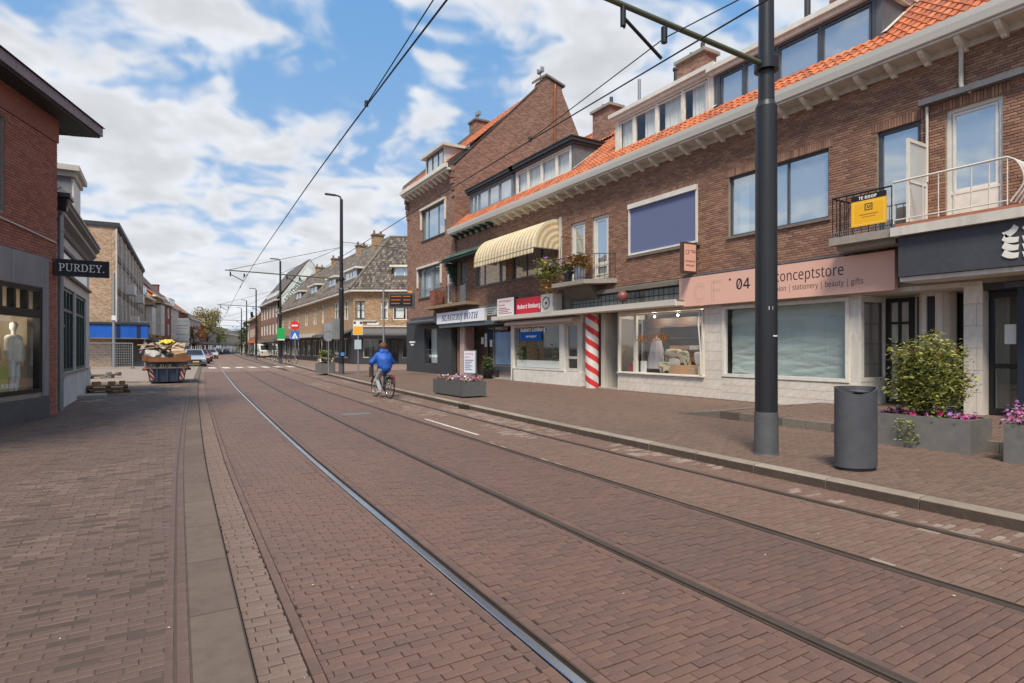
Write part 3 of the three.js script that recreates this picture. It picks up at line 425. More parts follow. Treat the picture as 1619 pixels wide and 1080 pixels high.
  P('return_window', [box(-16.5, -16.42, .1, .8, -1.3, -.02), box(-16.5, -16.42, 2.75, 2.95, -1.3, -.02), box(-16.5, -16.42, .8, 2.75, -.1, -.02), box(-16.5, -16.42, .8, 2.75, -1.3, -1.2)], M.cream, row);
  // entry between
  P('porch_back', box(-17.6, -16.4, .16, 3.0, -1.42, -1.32), M.black, row); { const d = P('entry_door', [box(-17.45, -16.62, .2, 2.6, -1.32, -1.27)], S([.02, .022, .026], { r: .35, map: streak2 }), row); P('handle', bar(V(-16.75, 1.1, -1.24), V(-16.75, 1.35, -1.24), .015), M.steel, d); P('letter_plate', box(-17.15, -16.9, .42, .5, -1.27, -1.262), M.steel, d); }
  P('door_frame', [box(-17.62, -17.46, .15, 3.0, -1.3, -.15), box(-17.46, -16.5, 2.6, 2.98, -1.26, -1.2)], M.offwhite, row);
  // barber shop u -24.2 .. -18.6
  P('shop_wall', [box(-24.1, -18.7, .1, .7, -.3, -.02), box(-24.25, -24.02, .1, 3.0, -.35, -.02), box(-24.1, -18.6, 2.72, 3.05, -.3, -.03)], M.white, row);
  { const f = win(row, { u0: -24.02, u1: -20.12, v0: .7, v1: 2.72, w: .0, dep: .1, fr: .07, mat: M.white, name: 'shop_window', glass: M.glass });
    const t = canvasTex(512, 192, (x, w, h) => { x.clearRect(0, 0, w, h); x.fillStyle = '#0e5fae'; x.fillRect(20, 60, 400, 110); x.fillStyle = '#fff'; x.font = 'bold 64px sans-serif'; x.fillText('Robert Limburg', 18, 62, 470); x.font = 'italic bold 40px sans-serif'; x.fillText('uw kapper', 120, 130); });
    P('lettering', (() => { const g = new THREE.PlaneGeometry(2.3, .75); g.translate(-22.3, 2.3, -.02); return g; })(), new THREE.MeshStandardMaterial({ map: t, transparent: true, alphaTest: .5, side: THREE.DoubleSide }), f);
    P('half_blind', box(-23.9, -20.2, .78, 1.12, -.16, -.15), M.paper, f); }
  P('window_post', box(-20.11, -19.85, .7, 2.72, -.15, .0), M.white, row);
  win(row, { u0: -19.83, u1: -18.95, v0: .72, v1: 2.72, w: -.1, fr: .12, rows: [.5, 1.5], mat: M.offwhite, name: 'side_light', glass: M.glass });
  P('door_frame', [box(-18.94, -18.74, .12, 2.95, -.4, -.1), box(-18.7, -18.55, .12, 2.95, -.9, -.4), box(-18.7, -17.62, 2.6, 2.95, -1.1, -.95)], M.offwhite, row);
  P('shop_door', [box(-18.55, -17.65, .16, 2.6, -1.05, -1.0)], M.dark, row);
  // butcher u -32 .. -24.3 (left part under the gabled house)
  P('shop_wall', [box(-26.0, -24.26, .12, .75, -.5, -.35)], S([.5, .4, .36], { r: .7, map: streak2 }), row);
  { const f = win(row, { u0: -26.6, u1: -24.26, v0: .75, v1: 2.8, w: -.34, fr: .06, mat: M.grey, name: 'shop_window', glass: M.glass, cols: [1] }); P('window_print', box(-26.5, -24.3, .84, 2.5, -.42, -.415), printMat(256, 256, (x, w, h) => { const g = x; x.fillStyle = '#8fa6c4'; x.fillRect(0, 0, w, h); x.fillStyle = '#a9bccb'; x.fillRect(0, 150, w, 106); x.fillStyle = '#e4ecef'; x.fillRect(150, 120, 90, 120); x.fillStyle = '#7fb08a'; x.fillRect(40, 170, 26, 50); }), f); P('sill', box(-26.6, -24.26, .55, .74, -.5, -.2), M.slate, f); }
  { const f = win(row, { u0: -29.2, u1: -26.65, v0: .15, v1: 2.85, w: -.7, fr: .08, mat: M.slate, name: 'shop_door', cols: [1, 1], glass: M.glass }); for (const [u, v] of [[-28.6, 1.9], [-28.2, 1.75], [-28.2, 2.1], [-27.6, 1.75], [-26.9, 1.85]]) P('notice', box(u, u + .28, v, v + .38, -.695, -.69), M.paper, f); }
  { const c = P('pillar', box(-29.9, -29.25, .12, 2.9, -.6, -.02), S([.5, .3, .25], { r: .6, map: streak2 }), row); P('pillar_stripe', [0, 1, 2].map(i => box(-29.86 + i * .2, -29.78 + i * .2, .13, 2.89, -.02, -.012)), M.offwhite, c); }
  P('shop_door', box(-30.9, -29.95, .14, 2.9, -.5, -.42), M.dark, row);
  P('shop_lintel', box(-30.6, -24.2, 2.86, 3.1, -.4, -.02), M.slate, row);
  // canopy over the pillow shop and the barber
  { const c = P('shop_canopy', [box(-24.9, -13.0, 3.02, 3.14, -.02, .62), prism([[.62, 2.98], [.7, 3.02], [.72, 3.2], [.66, 3.2], [.62, 3.16]], 0, 1)].map((g, i) => { if (i) { g.rotateY(-Math.PI / 2); g.scale(11.9, 1, 1); g.translate(-13.0, 0, 0); } return g; }), M.cream, row);
    P('roofing', box(-24.9, -13.0, 3.141, 3.19, -.02, .6), M.concreteDk, c);
    const gb = []; for (let i = 0; i < 26; i++) for (let j = 0; j < 2; j++) { const u = -19.4 + i * .23; P('glass_block', cbox(u + .1, 3.34 + j * .23, .02, .2, .2, .05), [S([.12, .13, .12], { r: .25 }), S([.16, .17, .15], { r: .3 })][i % 2], c); }
    P('block_frame', [box(-19.45, -13.3, 3.2, 3.75, -.02, .005)], M.black, c); P('ledge', [box(-19.5, -6.9, 3.72, 3.86, -.02, .22)], M.concreteDk, c); }
  P('awning_cassette', [(() => { const g = new THREE.CylinderGeometry(.075, .075, 5.4, 12); g.rotateZ(Math.PI / 2); g.translate(-21.5, 2.82, .32); return g; })(), box(-24.2, -18.8, 2.84, 2.92, -.02, .3)], S([.72, .6, .55], { r: .6, map: streak2 }), row);
  // dark shop at the near end: fascia and white slab
  P('balcony_slab', [box(-6.6, 3, 4.07, 4.26, -.02, .95)], M.offwhite, row); P('slab_edge', [box(-6.55, 3, 4.262, 4.34, -.02, .85)], S([.4, .16, .1], { r: .9, map: grime2 }), row);
  P('soffit', box(-6.5, 3, 3.1, 3.19, -.05, .75), M.cream, row);
  P('cable_box', box(-7.35, -7.05, 3.2, 3.65, .02, .12), M.white, row);
}
// fascia signs
{
  const t = thing('fascia_sign', 'dark slate fascia board with a white wheat emblem above the black shop door', 'sign', [RX, 0, 0], -Math.PI / 2);
  P('board', box(-6.5, 3, 3.2, 4.06, .45, .82), S([.06, .062, .078], { r: .6, map: grime2 }), t);
  const leaf = (cx, cy, a, s) => { const sh = new THREE.Shape(); sh.moveTo(-.12 * s, -.05 * s); sh.quadraticCurveTo(0, -.11 * s, .12 * s, -.03 * s); sh.lineTo(.1 * s, .06 * s); sh.quadraticCurveTo(0, .0, -.11 * s, .07 * s); const g = new THREE.ExtrudeGeometry(sh, { depth: .02, bevelEnabled: false }); g.rotateZ(a); g.translate(cx, cy, .822); return g; };
  const e = []; for (let i = 0; i < 4; i++) for (const s of [-1, 1]) e.push(leaf(-4.4 + s * .15, 3.42 + i * .145, s * (.35 - (i > 2 ? 1.0 : 0)), 1.05));
  P('emblem', e, M.white, t);
}
{
  const t = thing('shop_sign', 'long salmon pink fascia sign reading 04 conceptstore', 'sign', [RX, 0, 0], -Math.PI / 2);
  const w = .3, a = -13.2, b = -6.82; P('board', box(a, b, 2.98, 3.88, w - .12, w), S([.74, .46, .37], { r: .55 }), t);
  const W = 2048, Hh = 288, k = W / (b - a);
  const m = printMat(W, Hh, (x) => { x.fillStyle = '#e0b09d'; x.fillRect(0, 0, W, Hh); x.fillStyle = '#2b1a1c'; x.font = '122px sans-serif'; x.fillText('conceptstore', 1085, 140, 600); x.font = '62px sans-serif'; x.fillText('fashion | stationery | beauty | gifts', 1030, 222, 800); x.font = 'bold 132px monospace'; x.fillText('04', 685, 168, 160); x.beginPath(); x.moveTo(708, 160); x.lineTo(742, 74); x.lineWidth = 8; x.strokeStyle = '#2b1a1c'; x.stroke(); x.beginPath(); x.arc(622, 70, 11, 0, 7); x.fill();
    x.fillStyle = '#5b5148'; const dots = (pts) => { for (const [p, q] of pts) { x.beginPath(); x.arc(p, q, 3.4, 0, 7); x.fill(); } }; const arc = []; for (let i = 0; i < 18; i++) { const t = .7 + i / 17 * 4.9; arc.push([262 + 72 * Math.cos(t), 165 + 92 * Math.sin(t)]); arc.push([262 + 48 * Math.cos(t), 165 + 66 * Math.sin(t)]); } dots(arc); const f = []; for (let i = 0; i < 10; i++) { f.push([412, 72 + i * 20], [434, 72 + i * 20]); } for (let i = 0; i < 6; i++) { f.push([432 + i * 18, 66], [432 + i * 18, 84]); if (i < 5) f.push([432 + i * 18, 150], [432 + i * 18, 166]); } dots(f); }, .5);
  face(t, 'print', m, a, b, 2.98, 3.88, w + .004);
  const br = []; for (const u of [-12.6, -11, -9.6, -8, -7.2]) br.push(box(u - .02, u + .02, 3.9, 3.94, -.02, w)); br.push(box(-13.1, -7, 3.93, 3.97, .2, .24)); P('mount', br, M.lead, t);
}
function flatSign(name, label, u0, u1, v0, v1, w, th, edge, W, H, draw) { const t = thing(name, label, 'sign', [RX, 0, 0], -Math.PI / 2); P('board', box(u0, u1, v0, v1, w - th, w), edge, t); face(t, 'print', printMat(W, H, draw), u0 + .01, u1 - .01, v0 + .01, v1 - .01, w + .004); return t; }
flatSign('shop_sign', 'white fascia sign with blue letters SLAGERIJ BOTH', -31.9, -25.9, 3.08, 3.72, .55, .14, M.white, 1024, 128, (x, w, h) => { x.fillStyle = '#e6e8ee'; x.fillRect(0, 0, w, h); x.fillStyle = '#1d2c5e'; x.font = 'italic bold 96px serif'; x.fillText('SLAGERIJ BOTH', 120, 98, 800); });
P('valance', [box(-31.7, -24.7, 2.86, 3.07, .3, .5)], S([.1, .13, .15], { r: .7, map: streak2 }), row);
flatSign('shop_sign', 'small grey sign beside the butcher fascia', -25.8, -24.7, 3.3, 3.72, .5, .06, M.grey, 256, 128, (x, w, h) => { x.fillStyle = '#9aa09e'; x.fillRect(0, 0, w, h); x.fillStyle = '#39413f'; for (let i = 0; i < 3; i++) x.fillRect(30, 24 + i * 34, 190 - i * 40, 14); });
flatSign('shop_sign', 'upright white sign with small red writing above the barber window', -24.6, -23.0, 3.2, 4.05, .55, .2, M.charcoal, 256, 180, (x, w, h) => { x.fillStyle = '#e3ddda'; x.fillRect(0, 0, w, h); x.fillStyle = '#c33b4a'; x.font = 'bold 30px sans-serif'; x.fillText('Herenkapper', 24, 40, 200); x.fillText('Dames', 24, 80); x.fillStyle = '#8d4450'; for (let i = 0; i < 4; i++) x.fillRect(24, 98 + i * 18, 120 + (i * 53) % 80, 8); });
flatSign('shop_sign', 'red sign with white lettering Robert Limburg above the barber', -23.0, -20.85, 3.22, 3.95, .45, .1, M.charcoal, 512, 176, (x, w, h) => { x.fillStyle = '#cf2a3d'; x.fillRect(0, 0, w, h); x.fillStyle = '#fff'; x.font = 'bold 66px sans-serif'; x.fillText('Robert limburg', 24, 118, 464); });
{ // projecting CF 04 sign: faces along the street
  const t = thing('projecting_sign', 'small pink projecting sign with dark frame lettered CF 04 conceptstore', 'sign', [RX, 0, -12.72], 0);
  P('frame', box(-.72, -.1, 4.0, 4.95, -.06, .06), M.woodDk, t);
  face(t, 'print', printMat(128, 192, (x, w, h) => { x.fillStyle = '#e3ae9b'; x.fillRect(0, 0, w, h); x.fillStyle = '#33211f'; x.font = '44px sans-serif'; x.fillText('CF', 14, 74); x.font = 'bold 30px monospace'; x.fillText('*04', 70, 62); x.font = 'bold 19px sans-serif'; x.fillText('conceptstore', 10, 128, 108); x.fillText('fashion gifts', 18, 158, 92); }), -.67, -.15, 4.06, 4.89, .064);
  P('bracket', bar(V(-.1, 4.5, 0), V(.02, 4.5, 0), .025), M.black, t);
}
tag(P('loudspeaker', [box(7.62, 7.8, 3.35, 3.75, -5.6, -5.42), cbox(7.66, 3.55, -5.5, .2, .05, .05)], M.black, scene), 'black box mounted on the side of the near tram pole', 'box');
// barber pole column
{ const t = thing('barber_column', 'round column painted in red and white spiral stripes like a barber pole', 'column', [RX - .02, .12, -17.95]);
  const r = .265, h = 2.88; P('shaft', cyl(0, 0, h, 0, r, r, 28), S([.74, .71, .7], { r: .55, map: grime2 }), t);
  const nb = 5.6, pitch = .5; for (let k = -1; k < 7; k++) { const pos = [], idx = [], n = 28; for (let i = 0; i <= n; i++) { const a = i / n * Math.PI * 2, y0 = (k - 1) * pitch + (i / n) * pitch * 2; for (const dy of [0, .23]) { const y = clamp(y0 + dy, 0.002, h - .002); pos.push(Math.sin(-a) * (r + .004), y, Math.cos(-a) * (r + .004)); } } for (let i = 0; i < n; i++) { const a = i * 2; idx.push(a, a + 1, a + 3, a, a + 3, a + 2); } const g = new THREE.BufferGeometry(); g.setAttribute('position', new THREE.Float32BufferAttribute(pos, 3)); g.setIndex(idx); g.computeVertexNormals(); P('red_stripe', g, S([.58, .03, .03], { r: .5 }), t); }
}
// striped awning
{ const t = thing('striped_awning', 'round cream and yellow striped awning with scalloped hem over first floor windows', 'awning', [RX, 0, 0], -Math.PI / 2);
  const R = 1.3, ua = -25.6, ub = -20.2, vt = 7.15, n = 22, ns = 38; const cA = S([.8, .72, .54], { r: .9, map: grime2 }), cB = S([.6, .43, .21], { r: .9, map: grime2 });
  const strip = (u0, u1) => { const v = [], f = []; for (let i = 0; i <= 10; i++) { const a = i / 10 * Math.PI / 2; for (const u of [u0, u1]) v.push([u, vt - R * .98 * (1 - Math.cos(a)), R * Math.sin(a)]); } for (const u of [u0, u1]) v.push([u, vt - R * .98 - .2 + (u === u1 ? 0 : 0), R + .01]); v.push([(u0 + u1) / 2, vt - R - .24, R + .012]); for (let i = 0; i < 11; i++) { const a = i * 2; f.push([a, a + 1, a + 3, a + 2]); } f.push([22, 23, 24]); return mesh3(v, f); };
  for (let i = 0; i < ns; i++) { const u0 = ua + (ub - ua) * i / ns, u1 = ua + (ub - ua) * (i + 1) / ns; P('stripe', strip(u0, u1), i % 2 ? cA : cB, t); }
  for (const u of [ua, ub]) for (let k = 0; k < 10; k++) { const r0 = R * k / 10, r1 = R * (k + 1) / 10, v = [], f = []; for (let i = 0; i <= 12; i++) { const a = i / 12 * Math.PI / 2; for (const r of [r0, r1]) v.push([u, vt - R * .98 + r * .98 * Math.cos(a), r * Math.sin(a)]); } for (let i = 0; i < 12; i++) { const a = i * 2; f.push([a, a + 1, a + 3, a + 2]); } P('side_stripe', mesh3(v, f), k % 2 ? cA : cB, t); }
  P('frame', [bar(V(ua, vt - R, .02), V(ua, vt - R, R), .015), bar(V(ub, vt - R, .02), V(ub, vt - R, R), .015), bar(V(ua, vt - R, R), V(ub, vt - R, R), .015)], M.galv, t);
}
P('awning_post', box(-20.16, -19.98, 5.05, 7.2, -.02, .05), M.offwhite, row);
// green tiled canopy
{ const t = thing('tiled_canopy', 'small green glazed tile canopy on stepped corbels above a balcony door', 'canopy', [RX, 0, 0], -Math.PI / 2);
  P('deck', prism([[0, 6.62], [.95, 6.5], [.95, 6.56], [0, 7.06]], 0, 1).rotateY(-Math.PI / 2).scale(5.3, 1, 1).translate(-25.4, 0, 0), M.greenPaint, t);
  tones.tileGreen = [[.06, .11, .09], [.09, .15, .12], [.05, .085, .075]]; const a = Math.atan2(.5, .95); tileRoof(t, 'tileGreen', V(-30.7, 6.57, .97), V(1, 0, 0), V(0, Math.sin(a), -Math.cos(a)), 5.3, 1.0);
  for (const u of [-30.35]) for (let k = 0; k < 6; k++) P('corbel', box(u - .14, u + .14, 6.5 - .2 * (k + 1), 6.5 - .2 * k - .02, -.01, .7 - k * .1), M.greenPaint, t);
}
// ---- balconies ----
function railing(parent, pts, h, v0, mat, step = .14, r = .01) { const g = []; for (let i = 0; i < pts.length - 1; i++) { const a = V(pts[i][0], v0, pts[i][1]), b = V(pts[i + 1][0], v0, pts[i + 1][1]); const up = V(0, h, 0); g.push(bar(V().addVectors(a, up), V().addVectors(b, up), r * 1.8)); g.push(bar(V().addVectors(a, V(0, .08, 0)), V().addVectors(b, V(0, .08, 0)), r * 1.2)); const n = Math.round(a.distanceTo(b) / step); for (let k = 0; k <= n; k++) { const q = V().lerpVectors(a, b, k / n); g.push(bar(q, V().addVectors(q, up), r, 5)); } } return P('railing', g, mat, parent); }
{ const t = thing('balcony', 'concrete balcony with angled slab and thin dark railing beside the striped awning', 'balcony', [RX, 0, 0], -Math.PI / 2);
  const poly = [[-20.2, 0], [-19.4, .95], [-17.3, .95], [-16.5, 0]]; const s = new THREE.Shape(poly.map(p => new THREE.Vector2(p[0], -p[1]))); const g = new THREE.ExtrudeGeometry(s, { depth: .16, bevelEnabled: false }); g.rotateX(-Math.PI / 2); g.translate(0, 4.1, 0); P('slab', g, M.concrete, t);
  P('support', prism([[0, 3.5], [.55, 4.08], [0, 4.08]], 0, 1).rotateY(-Math.PI / 2).scale(1.7, 1, 1).translate(-17.5, 0, 0), M.concreteDk, t);
  railing(t, [[-20.1, .02], [-19.36, .9], [-17.34, .9], [-16.6, .02]], .95, 4.26, M.black, .2, .009);
  P('bracket_arm', [bar(V(-19.2, 6.15, .0), V(-19.0, 6.15, .75), .012), bar(V(-19.0, 6.15, .75), V(-19.0, 5.2, .8), .01)], M.black, t); }
{ const t = thing('balcony', 'weathered stone balcony with black and white railing above the pink sign', 'balcony', [RX, 0, 0], -Math.PI / 2);
  P('slab', [box(-7.98, -6.61, 4.08, 4.26, -.02, .9), box(-7.9, -6.61, 3.96, 4.079, -.02, .7)], M.concrete, t);
  railing(t, [[-7.92, .02], [-7.92, .84], [-6.62, .84]], .92, 4.27, M.black, .17, .011);
  const white = S([.7, .66, .6], { r: .6, map: grime5 }); railing(t, [[-6.58, .84], [-4.6, .84]], .9, 4.35, white, .3, .013);
  const bow = []; for (let i = 0; i < 6; i++) { const w = .84 - i * .14; bow.push(tube([V(-4.55 + .02 * i, 4.4, w), V(-4.35, 4.75, w), V(-4.47, 5.15, w), V(-4.6, 5.25, w)], .018, 6)); } P('bowed_bars', bow, white, t);
  const fr = P('divider_frame', [box(-6.33, -6.28, 4.35, 4.42, .02, .85), box(-6.33, -6.28, 6.06, 6.13, .02, .85), box(-6.33, -6.28, 4.42, 6.06, .02, .08), box(-6.33, -6.28, 4.42, 6.06, .79, .85), box(-6.325, -6.285, 5.2, 5.24, .08, .79)], M.white, t); P('frosted_pane', box(-6.312, -6.3, 4.42, 6.06, .08, .79), new THREE.MeshPhysicalMaterial({ color: C(.75, .77, .76), roughness: .45, transmission: .5, thickness: 0 }), fr);
  const sp = []; for (let i = 0; i < 26; i++) { const u = -7.9 + i * .05; for (const d of [-.03, .03]) sp.push(bar(V(u, 4.27, .88), V(u + d, 4.4, .9 + d), .003, 4)); sp.push(bar(V(u, 5.2, .84), V(u + .02, 5.3, .86), .003, 4)); } P('bird_spikes', sp, M.galv, t); }
{ const t = thing('estate_sign', 'yellow board under a black TE KOOP strip tied to balcony railing', 'sign', [RX, 0, 0], -Math.PI / 2);
  P('board', [box(-7.46, -6.7, 4.42, 5.12, .875, .89)], S([.7, .36, .015], { r: .6 }), t);
  face(t, 'print', printMat(256, 240, (x, w, h) => { x.fillStyle = '#171513'; x.fillRect(0, 0, w, 44); x.fillStyle = '#f2b318'; x.fillRect(0, 44, w, h); x.fillStyle = '#fff'; x.font = 'bold 32px sans-serif'; x.fillText('TE KOOP', 56, 34); x.fillStyle = '#2a2015'; x.lineWidth = 7; x.strokeStyle = '#2a2015'; x.strokeRect(104, 76, 50, 46); x.font = 'bold 36px sans-serif'; x.fillText('M', 114, 112); x.fillStyle = '#a7791c'; x.fillRect(60, 150, 140, 9); x.fillRect(80, 170, 100, 7); x.strokeStyle = '#f7d77a'; x.lineWidth = 4; x.strokeRect(16, 60, 224, 166); }), -7.46, -6.7, 4.42, 5.12, .894); }
{ const t = thing('balcony', 'narrow balcony with corner pier and thin bars above the butcher sign', 'balcony', [RX, 0, 0], -Math.PI / 2);
  P('slab', [box(-33.2, -27.5, 4.0, 4.16, -.02, .85)], S([.3, .22, .14], { r: .9, map: grime2 }), t); P('pier', box(-32.3, -31.6, 4.17, 5.1, .3, .82), M.redBrick, t); railing(t, [[-31.6, .8], [-29.0, .8], [-29.0, .02]], .95, 4.17, M.black, .2, .009); P('privacy_panel', box(-28.8, -28.2, 4.2, 5.1, .5, .52), M.lead, t); }

function shopLamp(parent, x, y, z, cd) { const b = P('lamp', new THREE.SphereGeometry(.045, 12, 8).translate(x, y, z), new THREE.MeshStandardMaterial({ color: C(1, .95, .85), emissive: C(1, .9, .75), emissiveIntensity: 3 }), parent); const l = new THREE.PointLight(new THREE.Color(1, .88, .72), cd, 0, 2); l.position.set(x, y - .09, z); l.castShadow = true; parent.add(l); return b; }
for (const u of [-15.3, -14.2, -13.1]) shopLamp(row, u, 2.8, -.7, 1.05);
// ---------- tall gabled house ----------
{
  const D2 = 14.28, u0 = -37.9, u1 = -30.32, EV = 11.9;
  const t = thing('gabled_house', 'tall brown brick house with steep bare gable and dark grey shop base', 'building', [D2, 0, 0], -Math.PI / 2);
  const H = [[-35.2, -31.7, 8.55, 10.5], [-35.8, -32.3, 4.9, 6.8], [-31.5, -30.75, 4.3, 6.7], [-34.8, -32.7, .72, 2.95]];
  P('wall', wallWithHoles(u0, u1 - .325, 3.3, EV, H.slice(0, 3), -.3, 0), M.brick, t);
  P('shop_wall', wallWithHoles(u0 - .05, u1 - .4, .1, 3.45, [H[3]], -.3, .03), S([.05, .055, .062], { r: .6, map: grime2 }), t);
  P('side_wall', [box(u0, u0 + .3, 0, EV, -10.5, -.31)], M.brick, t);
  // gable wall facing the camera: polygon in depth (w) and height
  const gb = prism([[0, 3.2], [0, 12.1], [-.15, 12.35], [-5.6, 17.9], [-5.75, 18.3], [-6.3, 18.75], [-7.5, 18.35], [-7.6, 18.0], [-9.4, 14.6], [-9.4, 0], [-.31, 0], [-.31, 3.2]].map(([a, b]) => [a, b]), 0, .32); gb.rotateY(-Math.PI / 2); gb.translate(u1, 0, 0);
  // prism x -> w: rotateY(-90) maps x to z
  P('gable_wall', gb, M.brick, t);
  const cope = []; const cp = [[.12, 12.1], [-5.65, 17.95]]; cope.push(prism([[.1, 12.2], [-.1, 12.42], [-5.65, 18.0], [-5.45, 17.75]], -.06, .4).rotateY(-Math.PI / 2).translate(u1, 0, 0)); cope.push(prism([[-5.55, 18.25], [-6.3, 18.78], [-7.75, 18.4], [-7.75, 18.52], [-6.3, 18.92], [-5.55, 18.4]], -.1, .45).rotateY(-Math.PI / 2).translate(u1, 0, 0)); P('coping', cope, M.concreteDk, t);
  P('corbel', [0, 1, 2, 3, 4].map(k => box(u1 - .3, u1 + .02 + .0 * k, 10.4 + k * .36, 10.7 + k * .36, .001, .06 + k * .05)), M.brick, t);
  P('corbel', [0, 1, 2, 3, 4].map(k => box(u0 - .02, u0 + .35, 10.4 + k * .36, 10.7 + k * .36, .001, .06 + k * .05)), M.brick, t);
  P('downpipe', tube([V(u1 + .06, 18.4, -7.0), V(u1 + .08, 18.0, -6.95), V(u1 + .08, 15, -6.95), V(u1 + .08, 13.2, -7.0), V(u1 + .1, 12.6, -7.4)], .07), M.copper, t);
  P('back_wall', box(u0, u1, 0, 13, -10.6, -10.4), M.brick, t); P('floor_slab', [3.55, 7.4, 11.0].map(v => box(u0 + .3, u1 - .02, v, v + .15, -9, -.31)), M.room, t); P('room_wall', box(u0 + .3, u1 - .02, 0, 11, -3.6, -3.5), M.room, t);
  // roof
  P('roof_deck', mesh3([[u0, EV + .3, .5], [u1, EV + .3, .5], [u1, 18.0, -5.9], [u0, 18.0, -5.9], [u1, 12, -10.5], [u0, 12, -10.5]], [[0, 1, 2, 3], [3, 2, 4, 5]]), M.redBrick, t);
  const sl = Math.atan2(5.7, 6.4); tileRoof(t, 'tile', V(u0 + .35, EV + .34, .5), V(1, 0, 0), V(0, Math.sin(sl), -Math.cos(sl)), u1 - u0 - .75, 8.5, (a, b) => !(b < 2 && a + u0 + .35 > -33.7 && a + u0 + .35 < -30.7), 0);
  P('verge', prism([[.5, EV + .32], [.4, EV + .75], [-5.8, 18.2], [-5.7, 17.9]], -.35, .05).rotateY(-Math.PI / 2).translate(u0 + .3, 0, 0), M.concreteDk, t);
  P('soffit', [box(u0 + .1, u1, EV - .02, EV + .1, 0, .45), box(u0 + .1, u1, EV + .1, EV + .34, .42, .6)], M.white, t);
  const brk = prism([[0, EV - .3], [.1, EV - .3], [.42, EV - .05], [.42, EV - .021], [0, EV - .021]], -.08, .08); brk.rotateY(-Math.PI / 2); for (let u = u0 + .4; u < u1 - .1; u += .68) P('bracket', brk, M.white, t).position.x = u;
  // dormer
  const d = P('dormer', [box(-33.6, -33.4, 12.1, 13.3, -3.2, .42), box(-30.95, -30.75, 12.1, 13.3, -3.2, .42)], M.offwhite, t); P('dormer_roof', box(-33.85, -30.5, 13.302, 13.46, -3.4, .66), M.offwhite, d); P('room_back', box(-33.4, -30.95, 12.1, 13.3, -1, -.9), M.room, d);
  win(t, { u0: -33.398, u1: -30.952, v0: 12.26, v1: 13.3, w: .43, fr: .07, cols: [1, 1.1, .9], mat: M.slate, name: 'dormer_window' });
  win(t, { u0: -35.2, u1: -31.7, v0: 8.55, v1: 10.5, fr: .08, cols: [.6, 1.2, .8], mat: S([.1, .15, .16], { r: .5 }), sill: M.woodDk, curtain: [[.1, .2]] });
  win(t, { u0: -35.8, u1: -32.3, v0: 4.9, v1: 6.8, fr: .08, cols: [.6, 1.2, .8], mat: S([.1, .15, .16], { r: .5 }), sill: M.woodDk, curtain: [[.15, .45]] });
  P('shutter_rail', [box(-35.35, -31.5, 10.5, 10.62, .0, .14), box(-35.4, -35.26, 9.3, 10.5, 0, .08), box(-31.62, -31.5, 9.3, 10.5, 0, .08), box(-35.95, -32.15, 6.8, 6.92, 0, .14), box(-36, -35.86, 5.6, 6.8, 0, .08), box(-32.25, -32.12, 5.6, 6.8, 0, .08)], M.cream, t);
  win(t, { u0: -31.5, u1: -30.75, v0: 4.3, v1: 6.7, fr: .1, name: 'balcony_door', rows: [1, 1] });
  const sw = win(t, { u0: -34.8, u1: -32.7, v0: .72, v1: 2.95, w: -.02, fr: .03, mat: M.charcoal, name: 'shop_window', glass: M.glass, cols: [1] }); P('display_panel', box(-34.75, -33.9, .75, 2.9, -.5, -.45), S([.72, .75, .68], { r: .8 }), sw);
  P('awning_box', [(() => { const g = new THREE.CylinderGeometry(.13, .13, 4.1, 14); g.rotateZ(Math.PI / 2); g.translate(-34, 3.3, .5); return g; })(), box(-36.05, -31.9, 3.35, 3.6, .03, .5)], M.slate, t);
  face(t, 'lettering', printMat(128, 64, (x, w, h) => { x.fillStyle = '#3c3e42'; x.fillRect(0, 0, w, h); x.fillStyle = '#f2f2f0'; x.fillRect(10, 14, 104, 14); x.fillRect(34, 38, 56, 12); }), -37.5, -36.2, 1.75, 2.25, .034);
  // chimneys
  for (const [u, w, y, hp] of [[u1 - .5, -6.3, 18.75, 0], [u0 + .6, -5.2, 17.3, 1]]) { if (hp) { const c = P('chimney', box(u - .5, u + .5, 15.5, y + .6, w - .5, w + .5), M.brick, t); P('cap', box(u - .6, u + .6, y + .601, y + .72, w - .6, w + .6), M.concreteDk, c); } const yy = hp ? y + .72 : y; P('cowl', [cyl(u - .1, yy, yy + .5, w, .05, .05, 8), cbox(u - .1, yy + .55, w, .5, .12, .2), cbox(u - .3, yy + .62, w, .1, .3, .22), cbox(u + .12, yy + .62, w, .1, .3, .22)], M.galv, t); }
}
